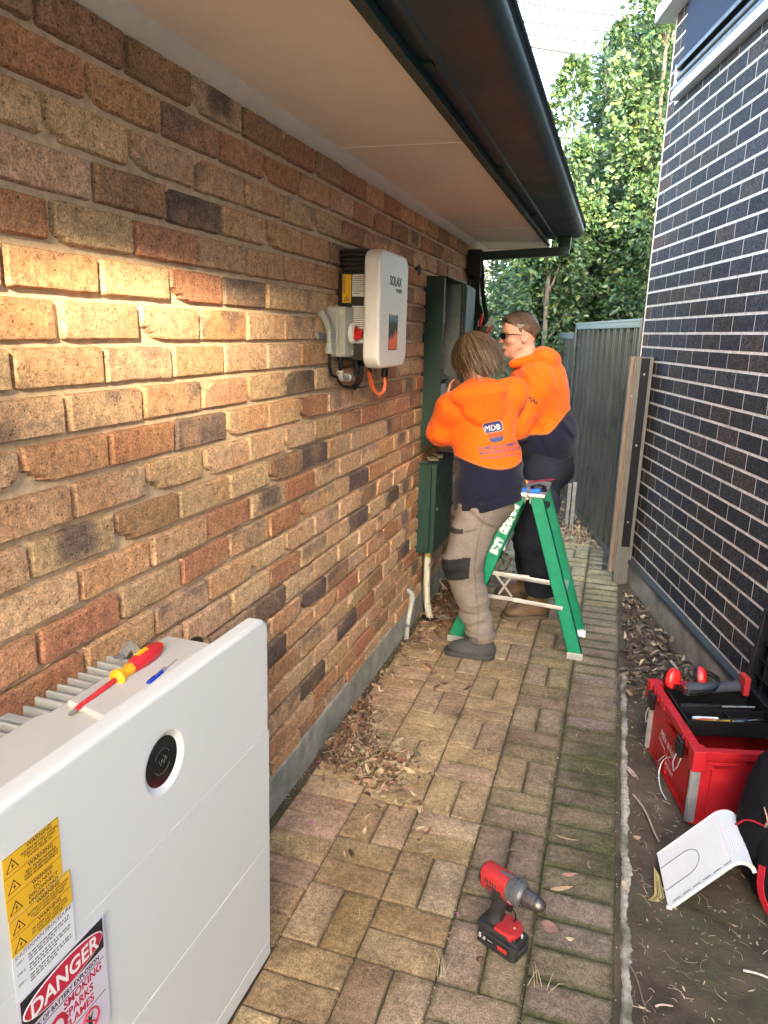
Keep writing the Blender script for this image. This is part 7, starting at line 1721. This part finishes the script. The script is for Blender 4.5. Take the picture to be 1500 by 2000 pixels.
def shoe(parent, ank, di, L_, w, colr, colsole, boot=False, label=None, z0=0.0):
    di = unit(di); side = np.array((-di[1], di[0], 0)); o = np.array((ank[0], ank[1], z0)); B_ = np.stack([di, side, (0, 0, 1)])
    hl = -.075 if not boot else -.085
    def fn(P):
        q = (P-o)@B_.T
        d = sd_ell(q, (L_-.105, .0, .038), (.085, w*.52, .040)); d = smin(d, sd_ell(q, (hl+.055, 0, .045), (.062, w*.42, .048)), .03); d = smin(d, sd_cap(q, (hl+.06, 0, .05), (L_-.12, 0, .038), w*.40, w*.40), .03)
        d = smin(d, sd_cap(q, (.0, 0, .05), (-.005, 0, .10 if not boot else .19), .044, .047 if not boot else .056), .03)
        d = smin(d, sd_cap(q, (.02, 0, .085), (.085, 0, .060), .022, .016), .02)
        d = smax(d, -sd_cap(q, (-.008, 0, .085 if not boot else .185), (-.012, 0, .20 if not boot else .3), .036, .05), .006)
        lace = .0022*np.sin((q[:, 0]*1.0+q[:, 2])*180)*np.exp(-(q[:, 1]/.022)**2)*((q[:, 0] > .02) & (q[:, 0] < .11)); d = d-lace
        if boot: d = d-ridged(P, (9, 9, 26), 3)*.003*(q[:, 2] > .06)
        sole = np.maximum(sd_ell(q*np.array((1, 1, .2)), (L_*.5+hl*.5, 0, 0), (L_*.5-hl*.5+.004, w*.54, .5)), np.maximum(-q[:, 2], q[:, 2]-(.026 if not boot else .024)))
        sole = np.where(True, np.maximum(np.maximum(-q[:, 2], q[:, 2]-.027), np.hypot(np.maximum(np.abs(q[:, 0]-(L_+hl)/2)-(L_-hl)/2+.045, 0)/1.0, np.abs(q[:, 1])*(.045/(w*.53)))-.046), 0)
        d = smax(d, .012-q[:, 2], .002)
        return np.minimum(d, sole)
    def cf(V):
        q = (V-o)@B_.T; C = np.tile(np.array(colr), (len(V), 1))*(1+.15*fbm(V, 30, 2, 2))[:, None]; C[q[:, 2] < .027] = colsole
        C[(np.abs(q[:, 2]-.0285) < .002)] = np.array(colsole)*.5
        tn = (q[:, 2] > .10) & (q[:, 0] > .03) & (not boot); C[tn] = (.28, .27, .27)
        return np.clip(C, .005, 1)
    lo = o+np.minimum(di*(hl-.02), di*(L_+.02))-np.abs(side)*w-np.array((.02, .02, .005)); hi = o+np.maximum(di*(hl-.02), di*(L_+.02))+np.abs(side)*w+np.array((.02, .02, .26 if boot else .15))
    return net_obj('boot' if boot else 'shoe', fn, lo, hi, .0042, M_shoe, parent, cf, label=label)
shoe(yw, (.462, 3.450), (-1, -.06, 0), .185, .095, (.050, .053, .058), (.040, .044, .048))
shoe(yw, (.430, 3.765), (-1, .1, 0), .175, .095, (.050, .053, .058), (.040, .044, .048), z0=.288)
g = G()
for k in range(4):
    x = .428-.015*k; z = .106-.007*k; tube(g, [(x, 3.430, z-.012), (x-.002, 3.450, z+.002), (x-.004, 3.470, z-.012)], .0025, 6)
obj('laces', g, mat('dark_lace', (.03, .032, .036), .8), yw)
g = G(); bx(g, (.428, 3.432, .095), (.444, 3.468, .135), .007); obj('shoe_tongue', g, mat('grey_tongue', (.24, .24, .25), .8), yw)
# hair: cap plus many strands falling from the crown
def hcap1(P):
    q = ((P-HO1)@HB1.T)/.96; d = sd_ell(q, (-.012, 0, .036), (.104, .086, .094)); d = smin(d, sd_ell(q, (-.045, 0, -.035), (.062, .072, .085)), .03)
    d = smax(d, -sd_ell(q, (.085, 0, -.02), (.060, .070, .085)), .01); d = d-.003*np.sin(fbm(q*np.array((1, 1, .2)), 26, 3, 2)*14)
    return d*.96
def hcc(V): return np.array((.065, .040, .024))*(1+.45*fbm((V-HO1)*np.array((1, 1, .12)), 120, 2, 2))[:, None]
net_obj('hair', hcap1, HO1-.17, HO1+.17, .005, M_hair, yw, hcc)
def strands(name, O, B, n, seed, parent, cols, L0, L1, wid, cover, s=1.0, out=.012):
    rs = random.Random(seed); g = G()
    for _ in range(n):
        th = rs.uniform(-math.pi, math.pi); ph = rs.uniform(.0, 1.0)**.8*1.45
        d = np.array((math.cos(th)*math.sin(ph), math.sin(th)*math.sin(ph), math.cos(ph)))
        if not cover(d): continue
        r = np.array((.106, .088, .096)); p = d*r+np.array((-.012, 0, .036)); L_ = rs.uniform(L0, L1)*(.55 if rs.random() < .25 else 1)*(1-.25*max(0, d[0])); seg = 9; pts = [p]; v = unit(np.array((d[0], d[1], 0))+1e-6)*1.0; cl = rs.uniform(-.5, .5)
        wav = rs.uniform(0, 6); tgt = unit(np.array((d[0]*.06-.06, d[1]*.02, -1)))
        dr = unit(np.array((d[0]*d[2], d[1]*d[2], -(d[0]**2+d[1]**2)-.05)))
        for k in range(seg):
            t = (k+1)/seg; dd = unit(dr*(1-t)+tgt*t+np.array((math.cos(wav+t*4)*.10, math.sin(wav+t*4)*.22, 0))-np.array((0, d[1]*.35*max(0, t-.6), 0)))
            p = p+dd*L_/seg
            c = (p-np.array((-.012, 0, .036)))/r; nn = np.linalg.norm(c)
            if p[2] > -.01 and nn < 1.03: p = np.array((-.012, 0, .036))+c/nn*1.04*r
            elif p[2] <= -.01:
                e = (p[:2]-np.array((-.035, 0)))/np.array((.080, .080)); m_ = np.linalg.norm(e)
                if m_ < 1.0: p[:2] = np.array((-.035, 0))+e/m_*1.0*np.array((.080, .080))
            pts.append(p.copy())
        W = np.array([(O+(q*s)@B) for q in pts]); w = wid*rs.uniform(.6, 1.3); N = unit((np.array(pts[4])-np.array((-.02, 0, 0)))@B)
        tg = np.gradient(W, axis=0); V = []
        for i, (q, tt) in enumerate(zip(W, tg)):
            tt = tt/np.linalg.norm(tt); sd_ = unit(np.cross(tt, N)); ww = w*(1-.75*(i/seg)**3); V += [q-sd_*ww/2, q+N*ww*.30, q+sd_*ww/2]
        F = []
        for i in range(seg): a = i*3; F += [(a, a+1, a+4, a+3), (a+1, a+2, a+5, a+4)]
        g.add(V, F, 0, np.array(rs.choice(cols))*rs.uniform(.7, 1.3))
    return obj(name, g, M_hair, parent, 180)
strands('hair_strands', HO1, HB1, 3800, 4, yw, [(.075, .046, .027), (.11, .070, .040), (.20, .135, .08), (.045, .028, .017), (.09, .056, .032), (.055, .034, .02), (.13, .085, .05), (.23, .16, .10)], .11, .205, .0032, lambda d: not (d[0] > .45 and abs(d[1]) < .6 and d[2] < .75), .96)

# ------------------------------------------------------------------ the older worker in profile
ow = thing('person', 'smiling man in sunglasses and orange hoodie standing in profile behind the ladder', 'person', (.62, 4.12, 0))
HO2 = np.array((.461, 4.13, 1.603)); HB2 = basis((-.90, -.42, -.08), (0, 0, 1))
pel2 = np.array((.660, 4.15, .93)); che2 = np.array((.598, 4.14, 1.24)); nek2 = np.array((.520, 4.135, 1.455))
F2 = unit((-.97, -.1, 0)); A2 = basis(F2, unit(che2-pel2))
aL, aR = np.array((.585, 3.965, 1.372)), np.array((.56, 4.315, 1.385)); bL, bR = np.array((.500, 3.905, 1.125)), np.array((.46, 4.40, 1.13)); cL, cR = np.array((.285, 4.05, 1.20)), np.array((.25, 4.33, 1.20))
h2L, h2R = np.array((.655, 4.05, .88)), np.array((.66, 4.25, .88)); k2L, k2R = np.array((.630, 4.055, .48)), np.array((.56, 4.30, .48)); n2L, n2R = np.array((.690, 4.135, .10)), np.array((.60, 4.42, .10))
hs2 = head_sdf(HO2, HB2, 1.0); hand2a = hand_parts(cL+np.array((-.02, 0, 0)), basis((-.9, .3, .1)), (.9, 1, 1.1, 1.2), 1, 1.0); hand2b = hand_parts(cR+np.array((-.02, 0, 0)), basis((-.9, -.1, .1)), (.9, 1, 1.1, 1.2), 1, 1.0)
def body2(P):
    d = hs2(P); d = smin(d, sd_cap(P, HO2-HB2[0]*.022-HB2[2]*.05, nek2-np.array((-.01, 0, .04)), .057, .066), .03); d = smin(d, sd_cap(P, HO2+HB2[0]*.03-HB2[2]*.09, nek2-np.array((.02, 0, .03)), .03, .05), .03)
    t = sd_cap(P, nek2-np.array((0, 0, .08)), che2, .08, .12); t = smin(t, sd_cap(P, che2, pel2, .12, .115), .05); t = smin(t, sd_cap(P, aL, aR, .05, .05), .06)
    for a, b, r0, r1 in ((aL, bL, .048, .038), (bL, cL, .038, .027), (aR, bR, .048, .038), (bR, cR, .038, .027), (pel2, h2L, .10, .085), (pel2, h2R, .10, .085), (h2L, k2L, .08, .055), (k2L, n2L, .05, .036), (h2R, k2R, .08, .055), (k2R, n2R, .05, .036)): t = smin(t, sd_cap(P, a, b, r0, r1), .02)
    for an, di in ((n2L, (-.9, -.4, 0)), (n2R, (-1, .1, 0))): t = smin(t, sd_cap(P, an-np.array((0, 0, .045)), an+unit(di)*.14-np.array((0, 0, .06)), .03, .024), .02)
    d = smin(d, t, .03); d = smin(d, hand_sdf(P, hand2a), .008); return smin(d, hand_sdf(P, hand2b), .008)
net_obj('body', body2, (.10, 3.82, -.01), (.84, 4.56, 1.76), .0056, M_skin, ow, skin_col(HO2, HB2, 1.0, .35))
# a finer pass over head and neck would sit under the same skin, so the face is its own dense mesh region of the body: rebuild it
_old = bpy.data.objects[[o.name for o in ow.children if o.name.startswith('body')][0]]
bpy.data.objects.remove(_old)
Vb, Fb = nets(body2, (.10, 3.82, -.01), (.84, 4.56, 1.40), .0056)
Vh, Fh = nets(body2, (.32, 4.00, 1.395), (.62, 4.28, 1.76), .0028)
g = G(); cf2 = skin_col(HO2, HB2, 1.0, .35); g.add(np.vstack([Vb, Vh]), [tuple(f) for f in Fb]+[tuple(f+len(Vb)) for f in Fh], 0, cf2(np.vstack([Vb, Vh]))); obj('body', g, M_skin, ow, 180)
def hood2(P):
    q = (P-np.array((.610, 4.115, 1.486)))@basis(unit((-.93, -.15, .33))).T
    d = sd_ell(q, (.0, 0, .0), (.078, .135, .060)); d = smin(d, sd_ell(q, (-.032, -.0, -.030), (.045, .11, .070)), .04); d = smin(d, sd_cap(q, (.01, .085, .005), (.150, .060, -.085), .034, .022), .03); d = smin(d, sd_cap(q, (.01, -.085, .005), (.150, -.060, -.085), .034, .022), .03)
    return d
def hoodie2(P):
    q = (P-che2)@A2.T; t = sd_ell(q, (.0, 0, .03), (.150, .190, .24)); t = smin(t, sd_cap(P, aL, aR, .074, .074), .07)
    qw = (P-pel2-np.array((.0, 0, .12)))@A2.T; t = smin(t, sd_ell(qw, (.005, 0, .0), (.168, .188, .155)), .09)
    t = smin(t, sd_cap(P, nek2-np.array((0, 0, .12)), nek2-np.array((0, 0, .06)), .10, .085), .05)
    t = smin(t, sd_cap(P, aL, bL, .076, .068), .05); t = smin(t, sd_cap(P, bL, cL, .062, .042), .03); t = smin(t, sd_cap(P, aR, bR, .072, .062), .05); t = smin(t, sd_cap(P, bR, cR, .060, .042), .03)
    dg_ = np.stack([P[:, 0], P[:, 1], P[:, 2]+P[:, 0]*1.1], 1)
    fold = ridged(dg_, (4, 6, 12), 44)*.013*sstep(.94, 1.1, P[:, 2])+ridged(P, (5, 5, 18), 46)*.010*sstep(1.06, .97, P[:, 2])+ridged(P, (15, 15, 10), 47)*.006*sstep(.10, .02, np.linalg.norm(P-bL, axis=1)-.04)+.008*fbm(P, 6, 48, 2)
    t = t-fold; h_ = hood2(P)-ridged(P, (8, 8, 12), 22)*.006; t = smin(t, h_, .006)+.004*np.exp(-((h_-.008)/.005)**2)
    t = smax(t, -sd_cap(P, nek2-np.array((-.0, 0, .045)), nek2+np.array((-.06, 0, .14)), .070, .105), .008)
    hem = .905+.17*(P[:, 0]-.52)+.008*fbm(P, 7, 2, 1); t = smax(t+np.exp(-((P[:, 2]-hem-.055)/.012)**2)*.005, hem-P[:, 2], .014)
    return t
def hcol2(V):
    s = 1.105+.015*np.sin(V[:, 0]*9)+.13*sstep(.66, .80, V[:, 0])*1.0-.02*sstep(.6, .5, V[:, 0])
    arm = np.minimum(sd_cap(V, aL, bL, .09, .08), sd_cap(V, bL, cL, .075, .055)); arm = np.minimum(arm, np.minimum(sd_cap(V, aR, bR, .085, .075), sd_cap(V, bR, cR, .07, .055)))
    t = sstep(.004, -.004, V[:, 2]-s); t = np.where((arm < .0) & (V[:, 1] < 3.93), 0, t); C = mixc(ORG, NAVY, t); ed = np.exp(-((V[:, 2]-s)/.0035)**2)*(arm > -.02); C = C+(np.array((.75, .25, .08))-C)*(ed*.6)[:, None]
    ln = sd_cap(V, nek2-np.array((0, 0, .045)), nek2+np.array((-.06, 0, .14)), .070, .105); C = np.where((ln < .004)[:, None], np.array(NAVY)[None], C); return C
hd2, HV2, HF2 = net_obj('hoodie', hoodie2, (.18, 3.76, .82), (.92, 4.50, 1.62), .0058, M_hoodie, ow, hcol2)
bvh2 = BVHTree.FromPolygons([tuple(v) for v in HV2], [tuple(int(i) for i in f) for f in HF2])
nv = unit((.05, -1, .05)); xv = unit((.92, 0, -.38)); TP2 = project(bvh2, frame((.515, 3.85, 1.300), xv, np.cross(nv, xv)), nv)
g = G(); text(g, 'CLIPSAL', .030, lambda V: TP2(np.asarray(V)+np.array((0, 0, .0004))), bold=.0010, depth=.0002); obj('sleeve_print', g, M_ink, hd2)
def trou2(P):
    t = smin(sd_cap(P, pel2+np.array((0, 0, .03)), h2L, .125, .110), sd_cap(P, pel2, h2R, .125, .11), .05); t = smin(t, sd_ell(P, pel2+np.array((.025, -.0, -.06)), (.125, .15, .10)), .05)
    for a, b, r0, r1 in ((h2L, k2L, .112, .090), (k2L, n2L+np.array((0, 0, .04)), .090, .076), (h2R, k2R, .12, .092), (k2R, n2R+np.array((0, 0, .04)), .090, .076)): t = smin(t, sd_cap(P, a, b, r0, r1), .03)
    t = t-ridged(P, (6, 6, 15), 51)*.006-ridged(P, (6, 6, 30), 52)*.005*sstep(.35, .2, P[:, 2]); t = smin(t, sd_ell(P, (.70, 3.955, .72), (.07, .03, .085)), .012)
    t = smax(t, .135-P[:, 2], .006); return smax(t, P[:, 2]-1.02, .01)
net_obj('trousers', trou2, (.40, 3.86, .11), (.88, 4.56, 1.04), .0065, M_trou, ow, lambda V: np.array((.016, .020, .030))*(1+.2*fbm(V, 9, 3, 2))[:, None])
BR = (.135, .080, .042)
shoe(ow, (.665, 4.115), (-.86, -.50, 0), .205, .108, BR, (.10, .075, .05), boot=True)
shoe(ow, (.575, 4.43), (-1, -.1, 0), .200, .108, BR, (.10, .075, .05), boot=True)
# short hair
def hcap2(P):
    q = (P-HO2)@HB2.T; ya = np.abs(q[:, 1]); d = sd_ell(q, (-.009, 0, .040), (.1005, .0795, .0885)); d = smin(d, sd_ell(q, (.045, 0, .085), (.050, .052, .030)), .02)
    lim = .048-.50*np.clip(.035-q[:, 0], 0, .12)-.42*np.clip(-.03-q[:, 0], 0, .1)*.6; lim = np.where(q[:, 0] > .035, .048+(q[:, 0]-.035)*.55, lim); lim = np.maximum(lim, -.058)
    lim = np.where((q[:, 0] < .028) & (q[:, 0] > .008), np.minimum(lim, -.012), lim)
    d = smax(d, (lim+.004*fbm(q, 60, 5, 1))-q[:, 2], .006); d = smax(d, q[:, 0]-.083, .008); return d-.0022*fbm(q, 55, 6, 2)
def hcc2(V): q = (V-HO2)@HB2.T; return mixc((.085, .052, .034), (.15, .095, .07), sstep(.05, -.03, q[:, 2]))*(1+.35*fbm(V, 160, 2, 2))[:, None]
net_obj('hair', hcap2, HO2-.15, HO2+.17, .0035, M_hair, ow, hcc2)
g = G(); rs = random.Random(2)
for _ in range(2600):
    th = rs.uniform(-3.14, 3.14); ph = rs.uniform(0, 1)**.7*1.5; d = np.array((math.cos(th)*math.sin(ph), math.sin(th)*math.sin(ph), math.cos(ph))); p = d*np.array((.101, .080, .0895))+np.array((-.009, 0, .040))
    if p[2] < .055+max(0, p[0]-.03)*.5 and p[0] > -.02 or p[0] > .078: continue
    if p[2] < .0: continue
    t_ = unit(np.array((.75, d[1]*.3, .10))+d*.35) if p[2] > .06 else unit(np.array((-.35, d[1]*.15, -.8))+d*.10); L_ = rs.uniform(.012, .026) if p[2] > .06 else rs.uniform(.005, .010)
    a = HO2+p@HB2; b = HO2+(p+t_*L_)@HB2; sd_ = unit(np.cross(b-a, d@HB2))*.0010; g.add([a-sd_, a+sd_, b], [(0, 1, 2)], 0, np.array(rs.choice([(.14, .09, .06), (.20, .13, .085), (.10, .062, .042), (.25, .17, .115)])))
obj('hair_tuft', g, M_hair, ow, 0)
# sunglasses
def hq(x, y, z): return HO2+np.array((x, y, z))@HB2
g = G()
for s in (-1, 1):
    prism(g, rrect(.050, .030, .010, 4), -.0012, .0012, .0008, 0, T=frame(hq(.100, s*.031, .004), unit(np.array((-.22, s*1.0, 0))@HB2), HB2[2]))
ln_ = obj('sunglasses', g, mat('dark_lens', (.010, .012, .010), .06, var=0, spec=.9), ow)
g = G()
for s in (-1, 1):
    Tl_ = frame(hq(.1006, s*.031, .004), unit(np.array((-.22, s*1.0, 0))@HB2), HB2[2]); tube(g, [(x, y, 0) for x, y in rrect(.051, .031, .010, 4)+[rrect(.051, .031, .010, 4)[0]]], .0016, 6, T=Tl_)
    tube(g, [hq(.095, s*.056, .013), hq(.085, s*.068, .012), hq(.045, s*.077, .010), hq(.010, s*.080, .006), hq(-.006, s*.081, -.004)], (.003, .0026, .0020, .0018, .0015), 6)
tube(g, [hq(.103, -.008, .008), hq(.107, 0, .011), hq(.103, .008, .008)], .0016, 6)
obj('frame', g, M_bplas, ln_)
g = G()
for s in (-1, 1):
    tube(g, [nek2+np.array((-.055, -.07*s-.01, -.05)), nek2+np.array((-.085, -.06*s, -.10)), nek2+np.array((-.095, -.055*s, -.20))], .003, 6)
    lathe(g, [(.007, 0), (.007, .002), (.0045, .003), (.0045, .0)], 12, T=frame(nek2+np.array((-.035, -.118*s, -.058)), (1, 0, .4), (0, .3, 1)))
obj('drawcord', g, mat('orange_cord', (.75, .12, .01), .7), ow)
